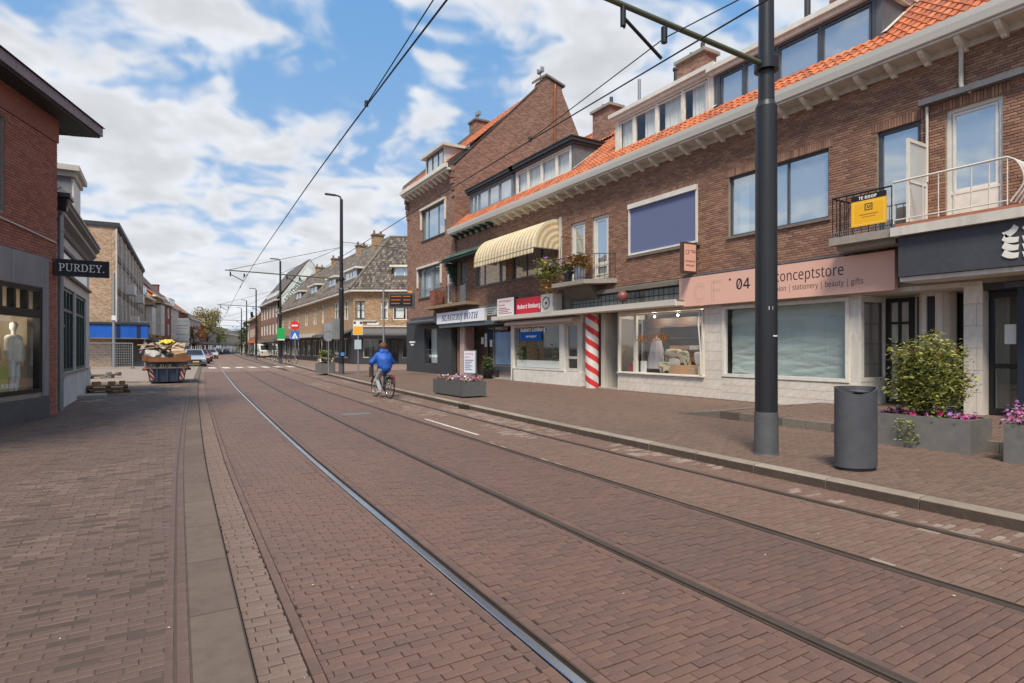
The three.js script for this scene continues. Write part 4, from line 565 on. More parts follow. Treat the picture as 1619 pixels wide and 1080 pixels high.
// ---------- roofs and fronts of the side-street corner (tan brick) ----------
const cornerB = V(15.9, 0, -56.8), wingDir = V(CS, 0, SN);
{
  const EV = 7.2, RG = 13.4;
  const t = thing('corner_house', 'tan brick corner building with tall grey tiled roof and white dormers', 'building');
  // street wing, local frame like the terrace
  const g = new THREE.Group(); // helper frames only as maths
  const wing = (o, turn) => { const q = new THREE.Group(); q.position.copy(o); q.rotation.y = turn; q.updateMatrix(); return q.matrix.clone(); };
  const A = wing(V(15.9, 0, 0), -Math.PI / 2), Bm = wing(cornerB, -TH); // right wing: local x along wingDir, z towards camera
  const put = (m, name, geo, mat, par = t) => { const gg = (Array.isArray(geo) ? mg(geo) : geo).clone().applyMatrix4(m); return P(name, gg, mat, par); };
  const winAt = (m, o) => { const w = win(t, o); w.traverse(c => { if (c.isMesh) c.geometry = c.geometry.clone().applyMatrix4(m); }); return w; };
  const zA = -101, zB = -56.8, LW = 13;
  const hA = [], hB = [[-.1 + .6, .0, 0, 0]]; const wins = []; for (const [a, b] of [[-60.5, -58.6], [-64.5, -62.6], [-70.5, -69.3], [-75, -73], [-80, -78.2], [-86, -84], [-92, -90], [-98, -96]]) wins.push([a, b, 4.6, 6.6]);
  const winsB = [[1.2, 1.2 + .01, 0, 0]]; const wB = [[.12, 1.1, 4.45, 6.3], [2.6, 3.35, 4.45, 6.3], [3.8, 6.4, 4.45, 6.3]];
  put(A, 'wall', wallWithHoles(zA, zB, 3.4, EV, wins, -.3, 0), M.tanBrick); put(Bm, 'wall', wallWithHoles(0, LW, 3.4, EV, wB, -.3, 0), M.tanBrick);
  put(A, 'back_wall', box(zA, zB, 0, EV, -6, -5.8), M.room); put(Bm, 'back_wall', box(3, LW, 0, EV, -6, -5.8), M.room); put(Bm, 'side_wall', box(LW - .3, LW, 0, 12, -9, 0), M.tanBrick);
  put(A, 'floor_slab', box(zA, zB, 3.6, 3.75, -5.8, -.31), M.room); put(Bm, 'floor_slab', box(.4, LW - .3, 3.6, 3.75, -5.8, -.31), M.room);
  for (const h of wins) winAt(A, { u0: h[0], u1: h[1], v0: h[2], v1: h[3], fr: .12, cols: [1, 1], rows: [2, 1], curtain: [[.1, .4, .1]], glass: M.glass });
  for (const h of wB) winAt(Bm, { u0: h[0], u1: h[1], v0: h[2], v1: h[3], fr: .1, cols: h[1] - h[0] > 1 ? [1, 1] : [1], rows: [2, 1], curtain: [[.1, .4, .1], [.6, .9, .1]], glass: M.glass, mat: h[0] < 1 ? M.grey : M.white });
  put(A, 'eaves', [box(zA, zB + .2, EV, EV + .22, -.1, .5)], M.white); put(Bm, 'eaves', [box(-.2, LW, EV, EV + .22, -.1, .5)], M.white);
  put(Bm, 'string_course', [box(-.05, LW, 3.75, 3.9, 0, .1), box(0, 2.2, 4.3, 4.4, 0, .15)], M.offwhite); put(Bm, 'name_plate', box(1.3, 2.45, 3.98, 4.2, 0, .03), M.paper);
  put(Bm, 'awning', [prism([[0, 3.6], [.9, 3.1], [.9, 2.9], [0, 3.4]], 0, 1).rotateY(-Math.PI / 2).scale(LW, 1, 1).translate(LW, 0, 0)], S([.14, .135, .135], { r: .8, map: streak2 })); put(Bm, 'awning_valance', box(0, LW, 2.62, 2.92, .86, .92), M.black);
  put(A, 'awning', [prism([[0, 3.6], [1.2, 3.15], [1.2, 2.95], [0, 3.4]], 0, 1).rotateY(-Math.PI / 2).scale(13, 1, 1).translate(-57, 0, 0)], S([.14, .135, .14], { r: .8, map: streak2 })); put(A, 'canopy', box(-84, -71, 3.0, 3.4, 0, 1.2), M.offwhite); put(A, 'canopy', box(-101, -85, 3.1, 3.5, 0, .8), M.grey);
  // shop front below
  put(Bm, 'shop_front', wallWithHoles(0, LW, .1, 3.4, [[.9, 3.1, .75, 2.6], [3.5, 4.4, .2, 2.6], [4.7, 8.3, .75, 2.6]], -.3, -.02), M.charcoal); put(Bm, 'interior', box(.5, LW, .1, 3.4, -4, -3.9), M.room);
  winAt(Bm, { u0: .9, u1: 3.1, v0: .75, v1: 2.6, fr: .08, mat: M.offwhite, glass: M.glass, cols: [1, 2.4], name: 'shop_window' }); winAt(Bm, { u0: 3.5, u1: 4.4, v0: .2, v1: 2.6, fr: .1, mat: M.black, glass: M.glass, name: 'shop_door' }); winAt(Bm, { u0: 4.7, u1: 8.3, v0: .75, v1: 2.6, fr: .06, mat: M.grey, glass: M.glass, name: 'shop_window' });
  const hs = []; for (let z = -100; z < -58; z += 3.5) hs.push([z, z + 2.4, .7, 2.7]); put(A, 'shop_front', wallWithHoles(zA, zB, .1, 3.4, hs, -.3, -.02), M.charcoal); for (const h of hs) winAt(A, { u0: h[0], u1: h[1], v0: h[2], v1: h[3], fr: .1, mat: M.offwhite, glass: M.glass, cols: [1, 1], name: 'shop_window' });
  // roof: mitred between the wings
  const off = 4.6, Bc = V(cornerB.x - .5, 0, cornerB.z + .3); const n2 = V(SN, 0, -CS); const tpar = (off + .5 - (off + .5) * SN) / CS; const ridgeB = V().copy(Bc).addScaledVector(wingDir, tpar).addScaledVector(n2, off + .5); const end2 = V().copy(Bc).addScaledVector(wingDir, LW + .5), ridgeE = V().copy(end2).addScaledVector(n2, off + .5);
  const e = EV + .2, v = [[Bc.x, e, zA], [Bc.x, e, Bc.z], [ridgeB.x, RG, ridgeB.z], [ridgeB.x, RG, zA], [end2.x, e, end2.z], [ridgeE.x, RG, ridgeE.z], [ridgeB.x + 5, e, zA], [ridgeB.x + 5, e, ridgeB.z - 6], [ridgeE.x + 2, e, ridgeE.z - 6]];
  P('roof_deck', mesh3(v, [[0, 1, 2, 3], [1, 4, 5, 2], [3, 2, 7, 6], [2, 5, 8, 7]]), S([.09, .075, .065], { r: .9 }), t);
  const rise = RG - e, run = off + .5, sl = Math.hypot(rise, run); const dA = V(run / sl, rise / sl, 0), dB = V(n2.x * run / sl, rise / sl, n2.z * run / sl);
  const dormA = [[-62.9, -58.2], [-70.2, -66.6], [-80, -76], [-90, -86]];
  tileRoof(t, 'tileGrey', V(Bc.x, e, zA), V(0, 0, 1), dA, Bc.z - zA + 4, sl, (a, b) => { const z = zA + a, k = b / sl; if (z > lerp(Bc.z, ridgeB.z, k)) return false; if (b > 1.0 && b < 3.2) for (const d of dormA) if (z > d[0] && z < d[1]) return false; return true; }, 0);
  tileRoof(t, 'tileGrey', V(Bc.x, e, Bc.z), wingDir, dB, LW + .5, sl, (a, b) => { const k = b / sl; if (a < tpar * k) return false; if (b > 1.2 && b < 3.2 && a > 4.1 && a < 7.2) return false; return true; }, 0);
  P('hip_ridge', [bar(V(Bc.x, e + .1, Bc.z), V(ridgeB.x, RG + .08, ridgeB.z), .13, 8), bar(V(ridgeB.x, RG + .05, ridgeB.z), V(ridgeE.x, RG + .05, ridgeE.z), .13, 8), bar(V(ridgeB.x, RG + .05, ridgeB.z), V(ridgeB.x, RG + .05, zA), .13, 8)], M.concreteDk, t);
  const dm = (m, u0, u1, cols) => { const w = -.75, d = put(m, 'dormer', [box(u0, u0 + .15, 8.2, 9.7, -3, w), box(u1 - .15, u1, 8.2, 9.7, -3, w)], M.grey); put(m, 'dormer_roof', box(u0 - .35, u1 + .35, 9.7, 9.9, -3.6, w + .35), M.white, d); put(m, 'apron', box(u0 - .1, u1 + .1, 8.1, 8.35, w - .1, w + .08), M.white, d); winAt(m, { u0: u0 + .1, u1: u1 - .1, v0: 8.35, v1: 9.7, w: w + .03, fr: .12, cols, glass: M.skyGlass, name: 'dormer_window', curtain: [[.05, .3]] }); };
  for (const d of dormA) dm(A, d[0], d[1], [1, .6, 1]); dm(Bm, 3.75, 6.6, [1.2, 1.2, .9]);
  for (let [x, z, tp] of [[ridgeB.x - .4, ridgeB.z - 3, RG + 1.0], [ridgeB.x, -70, RG + 1.1], [ridgeB.x, -82, RG + 1.1], [ridgeB.x, -92, RG + 1.1]]) { const c = P('chimney', cbox(x, RG - .35, z, 1.15, 1.9, .8), M.tanBrick, t); tp = RG + .68; P('cap', cbox(x, tp, z, 1.35, .16, 1.0), M.concreteDk, c); P('flue_pot', [cyl(x - .4, tp + .08, tp + .5, z, .13, .1, 8), cyl(x + .35, tp + .08, tp + .45, z, .13, .1, 8)], M.rust, c); }
}
// ---------- left side ----------
{ // clothing shop on the corner
  const t = thing('corner_shop', 'red brick shop building with grey stone base and wide dark roof overhang', 'building', [-2.22, 0, -17.65], Math.atan2(.951, .309));
  const uL = -9, H = [[-3.6, -.64, .66, 3.04], [-3.6, -2.02, 4.5, 6.45]], holesB = [[-3.6, -2.02, 4.5, 6.45]];
  P('wall', wallWithHoles(uL, 0, 0, 7.15, H, -.3, -.012), M.mortar, t); P('side_wall', [box(-.3, -.012, 0, 7.15, -8, -.31), box(uL, uL + .3, 0, 7.15, -8, -.31)], M.redBrick, t); P('back_wall', box(uL, 0, 0, 7.15, -8.3, -8), M.redBrick, t); P('floor_slab', [box(uL + .3, -.31, 3.4, 3.55, -8, -.31), box(uL + .3, -.31, -.05, .06, -8, -.31)], M.room, t); P('room_wall', box(uL + .3, -.31, .06, 7, -2.6, -2.5), M.room, t);
  layWall(t, 'wallL', { u0: uL, u1: 0, v0: 3.78, v1: 6.6, holes: holesB, w: -.022 }); layWall(t, 'wallL', { u0: -.38, u1: 0, v0: .05, v1: 3.78, w: -.022, solo: 120 });
  P('frieze', box(uL, .02, 6.6, 7.15, -.02, .03), S([.3, .12, .085], { r: .9, map: grime2 }), t); P('cable', tube([V(-6, 4.5, .03), V(-2, 4.32, .03), V(-.1, 4.18, .03)], .02, 6), M.offwhite, t);
  const st = S([.3, .29, .29], { r: .75, map: streak2 }); for (const [a, b] of [[-4, -2.95], [-2.94, -1.83], [-1.82, -.39]]) P('stone_panel', box(a, b, 3.06, 3.77, -.03, .02), st, t); P('stone_panel', box(-.64, -.39, .56, 3.055, -.03, .02), st, t);
  const stD = S([.11, .112, .12], { r: .6, map: grime2 }); for (const [a, b] of [[-4, -2.3], [-2.29, -1.35], [-1.34, -.39]]) P('plinth_stone', box(a, b, .03, .55, -.03, .035), stD, t);
  const f = win(t, { u0: -3.6, u1: -.64, v0: .66, v1: 3.04, w: .0, fr: .1, dep: .14, cols: [1, 1, 1, 1, 1, 1, 1], rows: [1], mat: M.black, name: 'transom_window', glass: M.glass }); f.removeFromParent();
  const f1 = win(t, { u0: -3.6, u1: -.64, v0: 2.45, v1: 3.04, w: .0, fr: .09, dep: .14, cols: [1, 1, 1, 1, 1, 1], mat: M.black, name: 'transom_window', glass: M.glass }); const f2 = win(t, { u0: -3.6, u1: -.64, v0: .66, v1: 2.448, w: .0, fr: .09, dep: .14, mat: M.black, name: 'shop_window', glass: M.glass });
  P('display_back', box(-3.7, -.4, .1, 3.3, -1.05, -1.0), S([.5, .42, .3], { r: .9 }), f2); P('display_side', box(-.46, -.4, .1, 3.3, -1.0, -.16), S([.55, .47, .36], { r: .9 }), f2); P('display_floor', box(-3.7, -.47, .5, .62, -1.0, -.16), M.wood, f2); P('display_plinth', box(-1.9, -1.35, .62, 1.3, -.75, -.3), S([.5, .46, .12], { r: .8 }), f2);
  { const tx = canvasTex(256, 64, (x, w, h) => { x.clearRect(0, 0, w, h); x.fillStyle = '#f4f4f2'; x.font = '46px serif'; x.fillText('PURDEY.', 8, 48, 240); }); P('lettering', (() => { const g = new THREE.PlaneGeometry(.75, .19); g.translate(-1.72, .86, -.04); return g; })(), new THREE.MeshStandardMaterial({ map: tx, transparent: true, alphaTest: .5, side: THREE.DoubleSide }), f2); }
  win(t, { u0: -3.6, u1: -2.02, v0: 4.5, v1: 6.45, fr: .1, mat: M.black, cols: [1, 1], rows: [1, 1] });
  P('roof_soffit', box(uL, 1.12, 7.16, 7.22, -3, .45), S([.03, .026, .03], { r: .7, map: streak2 }), t); const bd = []; for (let i = 0; i < 9; i++) bd.push(box(uL, 1.1, 7.145, 7.158, -.2 + i * .075, -.14 + i * .075)); P('soffit_board', bd, M.charcoal, t);
  P('fascia', [box(uL, 1.16, 7.2, 7.42, .451, .5), box(1.121, 1.16, 7.2, 7.42, -3, .45)], S([.3, .24, .26], { r: .6, map: streak2 }), t); P('roof', [prism([[.55, 7.43], [-4, 8.9], [-8.3, 7.43]], 0, 1).rotateY(-Math.PI / 2).scale(10.2, 1, 1).translate(1.2, 0, 0)], M.charcoal, t);
}
for (const u of [-2.4, -1.2]) { const sh = scene.children.find(o => o.name === 'corner_shop'); shopLamp(sh, u, 2.3, -.6, .4); }  // assumed bulbs, added to brighten this window display
{ // blade sign PURDEY
  const t = thing('projecting_sign', 'black projecting sign with serif letters PURDEY on the brick corner', 'sign', [-2.24, 0, -17.48]);
  P('board', box(0, 1.07, 3.4, 3.8, -.06, .06), M.black, t); face(t, 'print', printMat(512, 154, (x, w, h) => { x.fillStyle = '#16131a'; x.fillRect(0, 0, w, h); x.fillStyle = '#e9e6e4'; x.font = '108px serif'; x.fillText('PURDEY.', 24, 114, 465); }), 0.02, 1.05, 3.42, 3.78, .064); P('bracket', [bar(V(-.15, 3.7, 0), V(.05, 3.7, 0), .03), bar(V(-.15, 3.45, 0), V(.05, 3.45, 0), .03)], M.black, t);
}
const FX = -2.4;
{ // pale shop with dark cornice
  const t = thing('plaster_shop', 'pale grey plastered shop with dark green windows and heavy dark cornice', 'building', [FX, 0, 0], Math.PI / 2);
  const u0 = 18.25, u1 = 26.6, H = [[19.7, 22.6, .98, 3.4], [22.8, 25.6, .98, 3.4]];
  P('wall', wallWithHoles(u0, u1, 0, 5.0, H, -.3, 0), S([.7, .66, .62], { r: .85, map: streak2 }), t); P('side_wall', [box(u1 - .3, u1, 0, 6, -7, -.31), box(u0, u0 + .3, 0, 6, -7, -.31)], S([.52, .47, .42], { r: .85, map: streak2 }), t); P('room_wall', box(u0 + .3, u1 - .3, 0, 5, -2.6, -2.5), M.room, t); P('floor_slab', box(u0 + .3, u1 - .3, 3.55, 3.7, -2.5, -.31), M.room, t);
  P('plinth', [box(u0, 19.68, .0, .98, 0, .04), box(22.62, 22.78, 0, .98, 0, .04), box(25.62, u1, 0, .98, 0, .04), box(19.69, 22.61, .0, .96, 0, .03), box(22.79, 25.61, 0, .96, 0, .03)], S([.74, .73, .72], { r: .8, map: streak2 }), t);
  for (const h of H) win(t, { u0: h[0], u1: h[1], v0: h[2], v1: h[3], w: -.05, fr: .09, cols: [1, 1, 1, 1], rows: [1.7, .55], mat: S([.018, .05, .042], { r: .4 }), name: 'shop_window', glass: M.glass, sill: M.concrete });
  P('cornice', [prism([[0, 4.75], [.06, 4.77], [.09, 4.9], [.2, 5.02], [.22, 5.16], [.32, 5.24], [.32, 5.36], [0, 5.4]], 0, 1).rotateY(-Math.PI / 2).scale(8.4, 1, 1).translate(u1, 0, 0)], S([.13, .125, .125], { r: .6, map: streak2 }), t); P('cornice_line', [box(u0, u1, 5.36, 5.4, .1, .36), box(u0, u1, 5.04, 5.08, .19, .235)], M.offwhite, t); P('cornice_line', [box(u0, u1, 4.35, 4.44, 0, .06), box(u0, u1, 3.7, 3.78, 0, .08)], M.woodDk, t); P('upper_light', [box(19.4, 25.6, 3.85, 4.3, -.02, .02)], S([.2, .22, .24], { r: .2 }), t);
  P('hopper', [prism([[-.1, 5.1], [.1, 5.1], [.18, 5.4], [-.18, 5.4]], -.12, .2).translate(18.3, 0, .1), box(17.95, 18.65, 5.4, 5.5, -.1, .4)], M.black, t); P('downpipe', [cyl(18.35, .1, 5.1, .16, .065, .065, 12), ...[.9, 2.2, 3.6, 4.6].map(v => cyl(18.35, v, v + .06, .16, .085, .085, 12))], M.galv, t);
  const d = P('dormer', [box(21.9, 23.6, 5.5, 7.0, -3, -.02)], S([.22, .225, .25], { r: .6 }), t); P('dormer_cap', [box(21.7, 23.8, 7.0, 7.16, -3, .2), box(21.8, 23.7, 6.84, 6.999, -3, .1)], M.offwhite, d); P('dormer_front', box(21.92, 23.58, 5.5, 6.8, -.019, .04), M.white, d);
  const sl = []; for (let i = 0; i < 4; i++) for (let j = 0; j < 4; j++) { const g = cbox(0, 0, 0, .012, .34, .34); g.rotateX(Math.PI / 4); g.translate(21.892 - .004 * (j % 2), 5.7 + j * .27, -.25 - i * .5 - (j % 2) * .25); P('slate', g, S([.14, .145, .17], { r: .55 }), d); }
  P('roof', box(u0, u1, 5.36, 5.5, -7, -.02), M.charcoal, t); P('step', box(22.7, 23.9, .0, .16, .04, .75), M.concrete, t);
}
{ // tan block of flats
  const t = thing('flat_block', 'tan brick flat-roofed block with vertical window bands and boarded shop', 'building', [-3.7, 0, -62], Math.PI / 2 - .03);
  const W = 35, H = []; for (let k = 0; k < 8; k++) for (const [a, b] of [[4.3, 6.4], [7.3, 9.4], [10.1, 11.9]]) H.push([.7 + k * 4.3, 3.4 + k * 4.3, a, b]);
  P('wall', wallWithHoles(0, W, 3.3, 12.3, H, -.3, 0), M.paleBrick, t); P('side_wall', [box(-.012, .3, 0, 12.3, -9, -.31), box(W - .3, W, 0, 12.3, -9, -.31)], M.paleBrick, t); P('room_wall', box(.3, W, 0, 12, -2.6, -2.5), M.room, t); P('floor_slab', [3.4, 6.85, 9.75].map(v => box(.31, W - .3, v, v + .15, -2.5, -.31)), M.room, t); P('roof', [box(-.1, W, 12.3, 12.42, -9, .2), box(-.12, W, 12.42, 12.75, -9, .3)], M.charcoal, t);
  for (const h of H) win(t, { u0: h[0], u1: h[1], v0: h[2], v1: h[3], fr: .12, cols: [1, 1], w: -.04, curtain: rnd() < .5 ? [[.1, .5, .1]] : undefined });
  const pil = []; for (let k = 0; k <= 8; k++) P('pilaster', box(-.05 + k * 4.3, .45 + k * 4.3, 4, 12.25, 0, .1), M.offwhite, t); P('spandrel', [6.6, 9.55].map(v => box(.5, W, v, v + .5, 0, .08)), M.woodDk, t); for (const [u, v] of [[9, 7.2], [13.3, 4.2], [21.8, 7.2], [26.2, 4.2]]) P('balcony_box', box(u, u + 2.8, v, v + 1, .01, .8), M.white, t);
  P('shop_front', [box(0, W, 0, 3.3, -.3, -.02)], S([.2, .17, .14], { r: .8, map: streak2 }), t); const pan = []; for (let k = 0; k < 12; k++) P('board_panel', box(.2 + k * 1.1, 1.2 + k * 1.1, .1, 2.7, 0, .05), [M.grey, M.dark, M.wood, M.charcoal][k % 4], t); P('shop_canopy', box(7, W, 2.75, 3.1, 0, 1.4), M.charcoal, t);
}
{ const t = thing('blue_awning', 'bright blue shop fascia box wrapping the corner of the tan block', 'awning', [-3.7, 0, -62]);
  const bl = S([.01, .13, .6], { r: .5, map: streak2 }); P('front', box(-4.6, 2.4, 2.6, 3.7, .9, 1.0), bl, t); P('side', box(2.3, 2.4, 2.6, 3.7, -6, .9), bl, t); P('roof', box(-4.8, 2.5, 3.75, 3.95, -6, 1.1), M.charcoal, t); P('mullion', [-4.2, -2.1, .1, 1.6].map(x => box(x, x + .28, 2.6, 3.7, 1.0, 1.03)), S([.01, .02, .07], { r: .5 }), t); P('soffit', box(-4.7, 2.4, 2.5, 2.6, -6, 1.0), M.grey, t); P('post', [cyl(2.2, 0, 2.5, .8, .06, .06, 8), cyl(-4.4, 0, 2.5, .8, .06, .06, 8)], M.galv, t); }
// the rows farther off
function farHouse(name, label, x, z, ang, W, D, ev, rg, mat, roofM, o = {}) { // local: u along front, w outwards
  const t = thing(name, label, 'building', [x, 0, z], ang); const H = []; const fl = Math.max(1, Math.floor((ev - 3.3) / 2.9)); const n = Math.max(1, Math.floor(W / 3)); for (let k = 0; k < n; k++) for (let f = 0; f < fl; f++) { const c = (k + .5) * W / n; H.push([c - .85, c + .85, 4 + f * 2.9, 5.9 + f * 2.9]); }
  P('wall', wallWithHoles(0, W, 3.2, ev, H, -.3, 0), mat, t); for (const e of [.25, W]) P('side_wall', prism([[0, 0], [-D, 0], [-D, ev], [-D / 2, rg], [0, ev]], 0, .25).rotateY(-Math.PI / 2).translate(e, 0, 0), o.side || mat, t); P('room_wall', box(.26, W - .26, 0, ev, -2, -1.9), M.room, t);
  P('roof', mesh3([[0, ev, .4], [W, ev, .4], [W, rg + .1, -D / 2], [0, rg + .1, -D / 2], [W, ev, -D - .3], [0, ev, -D - .3]], [[0, 1, 2, 3], [3, 2, 4, 5]]), roofM, t); P('eaves', box(0, W, ev - .1, ev + .15, 0, .5), M.white, t);
  for (const h of H) win(t, { u0: h[0], u1: h[1], v0: h[2], v1: h[3], fr: .14, cols: [1, 1], w: -.04 });
  P('shop_front', wallWithHoles(0, W, 0, 3.2, [], -.3, -.02), M.charcoal, t); P('shop_canopy', box(.2, W - .2, 2.7, 3.2, 0, 1), o.can || M.grey, t); for (let k = 0; k < n; k++) win(t, { u0: k * W / n + .3, u1: (k + 1) * W / n - .3, v0: .5, v1: 2.6, w: .02, fr: .1, name: 'shop_window' });
  if (o.bay) { const b = P('bay_window', [box(W * .3, W * .7, 3.7, ev - 1.2, .02, .8)], o.bay, t); P('bay_cap', box(W * .26, W * .74, ev - 1.2, ev - 1.0, .01, .95), M.woodDk, b); for (let f = 0; f < fl; f++) win(t, { u0: W * .33, u1: W * .67, v0: 4.1 + f * 2.6, v1: 5.7 + f * 2.6, w: .83, fr: .1, cols: [1, 1, 1], name: 'bay_glazing' }); }
  if (o.chim) { const c = P('chimney', box(o.chim, o.chim + 1.4, rg - 1, rg + 1.3, -D / 2 - .6, -D / 2 + .6), mat, t); P('cap', box(o.chim - .1, o.chim + 1.5, rg + 1.3, rg + 1.45, -D / 2 - .7, -D / 2 + .7), M.concreteDk, c); }
  if (o.dorm) { const d = P('dormer', box(W * .2, W * .8, ev + .5, ev + 1.9, -D * .35, -.5), M.white, t); win(t, { u0: W * .22, u1: W * .78, v0: ev + .6, v1: ev + 1.8, w: -.44, fr: .12, cols: [1, 1, 1], name: 'dormer_window' }); }
  return t;
}
const orangeRoof = S([.45, .13, .05], { r: .85, map: grime5 }), greyRoof = S([.13, .11, .1], { r: .85, map: grime5 });
const dirL = [V(-2.65, 0, -97.2), V(-1.6, 0, -105), V(-.4, 0, -112.5), V(1.0, 0, -121), V(2.4, 0, -129), V(4.3, 0, -140), V(7.4, 0, -158), V(12, 0, -184), V(24, 0, -236)];
const lilac = S([.6, .55, .55], { r: .8, map: streak2 });
const farL = [['far_house', 'narrow pale brick house with white bay next to the tan flat block', 9.0, 12.2, M.paleBrick, orangeRoof, { dorm: 1, bay: M.white }], ['far_house', 'narrow house with ochre upper front and orange roof', 9.8, 13.4, S([.62, .36, .12], { r: .85, map: streak2 }), orangeRoof, { bay: M.cream }], ['far_house', 'red brick gabled house with tall chimney beyond the skip', 9.2, 14.6, M.redBrick, greyRoof, { chim: 1.0, side: M.redBrick }], ['far_house', 'white fronted house next to the red gabled house', 9.0, 12.2, M.offwhite, greyRoof, { dorm: 1 }], ['far_house', 'red brick house with white bay beyond the white front', 8.8, 12.6, M.redBrick, orangeRoof, { bay: M.white, chim: 2 }], ['far_house', 'lilac grey house before the low brown house', 8.0, 11.4, lilac, greyRoof, {}], ['far_house', 'low brown house before the trees on the left side', 7.4, 10.6, M.brick, orangeRoof, {}], ['far_house', 'long low building at the far end of the left side', 6.2, 8.8, M.paleBrick, greyRoof, {}]];
farL.forEach((h, i) => { const a = dirL[i], b = dirL[i + 1], d = V().subVectors(b, a), L = d.length(); farHouse(h[0], h[1], a.x, a.z, Math.atan2(-d.z, d.x), L - .1, 9, h[2], h[3], h[4], h[5], h[6]); });
{ const a = farHouse('pharmacy_house', 'tall house with white painted gable lettered APOTHEEK above grey roofs', 15.9, -121, -Math.PI / 2, 19.9, 10, 9.6, 16.6, M.brick, greyRoof, { side: S([.72, .74, .7], { r: .7, map: streak2 }), dorm: 1 });
  const m = printMat(512, 80, (x, w, h) => { x.fillStyle = '#dfe2dc'; x.fillRect(0, 0, w, h); x.fillStyle = '#1d5d52'; x.font = 'bold 68px sans-serif'; x.fillText('APOTHEEK', 10, 64, 490); }); const g = new THREE.PlaneGeometry(6.6, 1.1); g.rotateZ(Math.atan2(7, 5)); g.rotateY(Math.PI / 2); g.translate(0, 0, 0); const s = P('painted_lettering', (() => { const q = new THREE.PlaneGeometry(7.0, 1.15); q.rotateZ(Math.atan2(7, 5)); q.translate(3.05, 12.1, 0); q.rotateY(Math.PI / 2); return q; })(), m, a); s.position.set(19.912, 0, 0);
  farHouse('far_house', 'low brick house with orange awning beyond the pharmacy gable', 16.2, -140, -Math.PI / 2 - .05, 18.8, 9, 7.6, 11.5, M.brick, orangeRoof, { can: S([.6, .18, .06], { r: .8 }), chim: 3 }); farHouse('far_house', 'last pale house on the right side before the dark trees', 18.0, -160, -Math.PI / 2 - .1, 19, 9, 7, 10.5, M.offwhite, greyRoof, { chim: 8 }); }
// ---------- poles, wires, signs, planters ----------
const wireY = 5.3, armY = 5.78; const trackX = [2.45, 5.35];
const poles = [[7.53, -5.38, 1], [9.03, -34.9, 0], [10.1, -62.8, 0], [11.9, -95.4, 0], [13.2, -119, 0], [14.7, -142, 0]];
const poleLabels = ['dark tram pole with grey sleeve standing beside the oval litter bin', 'dark lamp and tram pole beside the planter opposite the tan corner building', 'dark lamp and tram pole carrying a green box', 'dark lamp pole next after the one with the green box', 'dark lamp pole, second after the one with the green box', 'dark lamp pole, third after the one with the green box'];
poles.forEach(([x, z, near], i) => {
  const t = thing('tram_pole', poleLabels[i], 'pole', [x, .12, z], 0, 'tram poles along the right pavement'); const sg = near ? 28 : 14;
  P('sleeve', [cyl(0, 0, .62, 0, .168, .163, sg), cyl(0, 0, .02, 0, .18, .172, sg)], M.poleBase, t); P('lower_shaft', cyl(0, .62, 5.05, 0, .155, .148, sg), M.polePaint, t); P('collar', [cyl(0, 5.05, 5.13, 0, .15, .115, sg)], M.polePaint, t); P('upper_shaft', cyl(0, 5.13, 10.4, 0, .112, .088, sg), M.polePaint, t);
  P('lamp_head', [tube([V(0, 10.35, 0), V(-.1, 10.55, 0), V(-.5, 10.6, 0)], .05), cbox(-.65, 10.6, 0, .6, .08, .22)], M.charcoal, t);
  const x2 = trackX[0] - .9 + cc(-z) - x; const ay = armY - .12; const sl = .12;
  P('cantilever_arm', bar(V(0, ay, 0), V(x2, ay + sl, 0), .04, 10, .03), M.oliveArm, t); P('clamp', [cyl(0, ay - .08, ay + .08, 0, .17, .17, 14), bar(V(.14, ay, 0), V(.24, ay, 0), .025)], M.black, t);
  for (const tx of trackX) { const dx = tx + cc(-z) - x; P('registration_arm', [bar(V(dx - .65, ay + .0, 0), V(dx - .62, ay - .22, 0), .016), bar(V(dx - .62, ay - .1, 0), V(dx, wireY - .07, 0), .022)], M.black, t); P('insulator', [cyl(dx - .64, ay - .2, ay + .05, 0, .035, .035, 8), cyl(dx + .05, ay - .22, ay - .02, 0, .04, .04, 8)], M.black, t); }
  if (!near && i < 4) P('stay_wire', [bar(V(0, ay + 1.9, 0), V(x2 * .98, ay + sl, 0), .014, 5), bar(V(0, ay + 1.9, 0), V(x2 * .55, ay + .1, 0), .012, 5)], M.wire, t);
  if (near) { P('sticker', [cbox(-.075, 2.12, .128, .06, .05, .004, -.5), cbox(-.02, 1.72, .158, .08, .02, .004, -.1)], M.paper, t); }
  if (i === 1) { P('sign_back', box(-.55, -.15, 2.1, 3.3, .16, .19), M.galv, t); P('sticker', cbox(.02, 1.2, .172, .2, .2, .01), S([.1, .3, .7], {}), t); }
  if (i === 2) { P('green_box', box(-.35, .35, 2.35, 3.6, .17, .5), S([.02, .42, .09], { r: .5 }), t); P('box_label', box(-.33, .33, 2.36, 2.5, .501, .506), M.paper, t); }
});
trackX.forEach((tx, k) => {
  const t = thing('contact_wire', k ? 'overhead tram wire above the track beside the right kerb' : 'overhead tram wire above the track with the polished rail', 'wire'); const pts = []; for (let s = -12; s <= 180; s += 6) pts.push(V(tx + cc(s), wireY, -s)); P('wire', tube(pts, .011, 6, 80), M.wire, t);
  poles.slice(0, 4).forEach(([x, z]) => { const s = -z; const a = V(tx + cc(s) + .05, armY - .16, -s); const g = []; for (const d of [-3.2, 3.2]) { const b = V(tx + cc(s + d), wireY + .01, -s - d); g.push(bar(a, b, .008, 5)); g.push(bar(V(b.x, b.y - .03, b.z), V(b.x, b.y + .05, b.z), .03, 6)); } P('bridle_wire', g, M.wire, t); });
});
tag(P('span_wire', [bar(V(14.3, 8.3, -37), V(9.1, 8.0, -34.9), .014, 5)], M.wire, scene), 'thin wire from the gabled house to the lamp pole', 'wire');
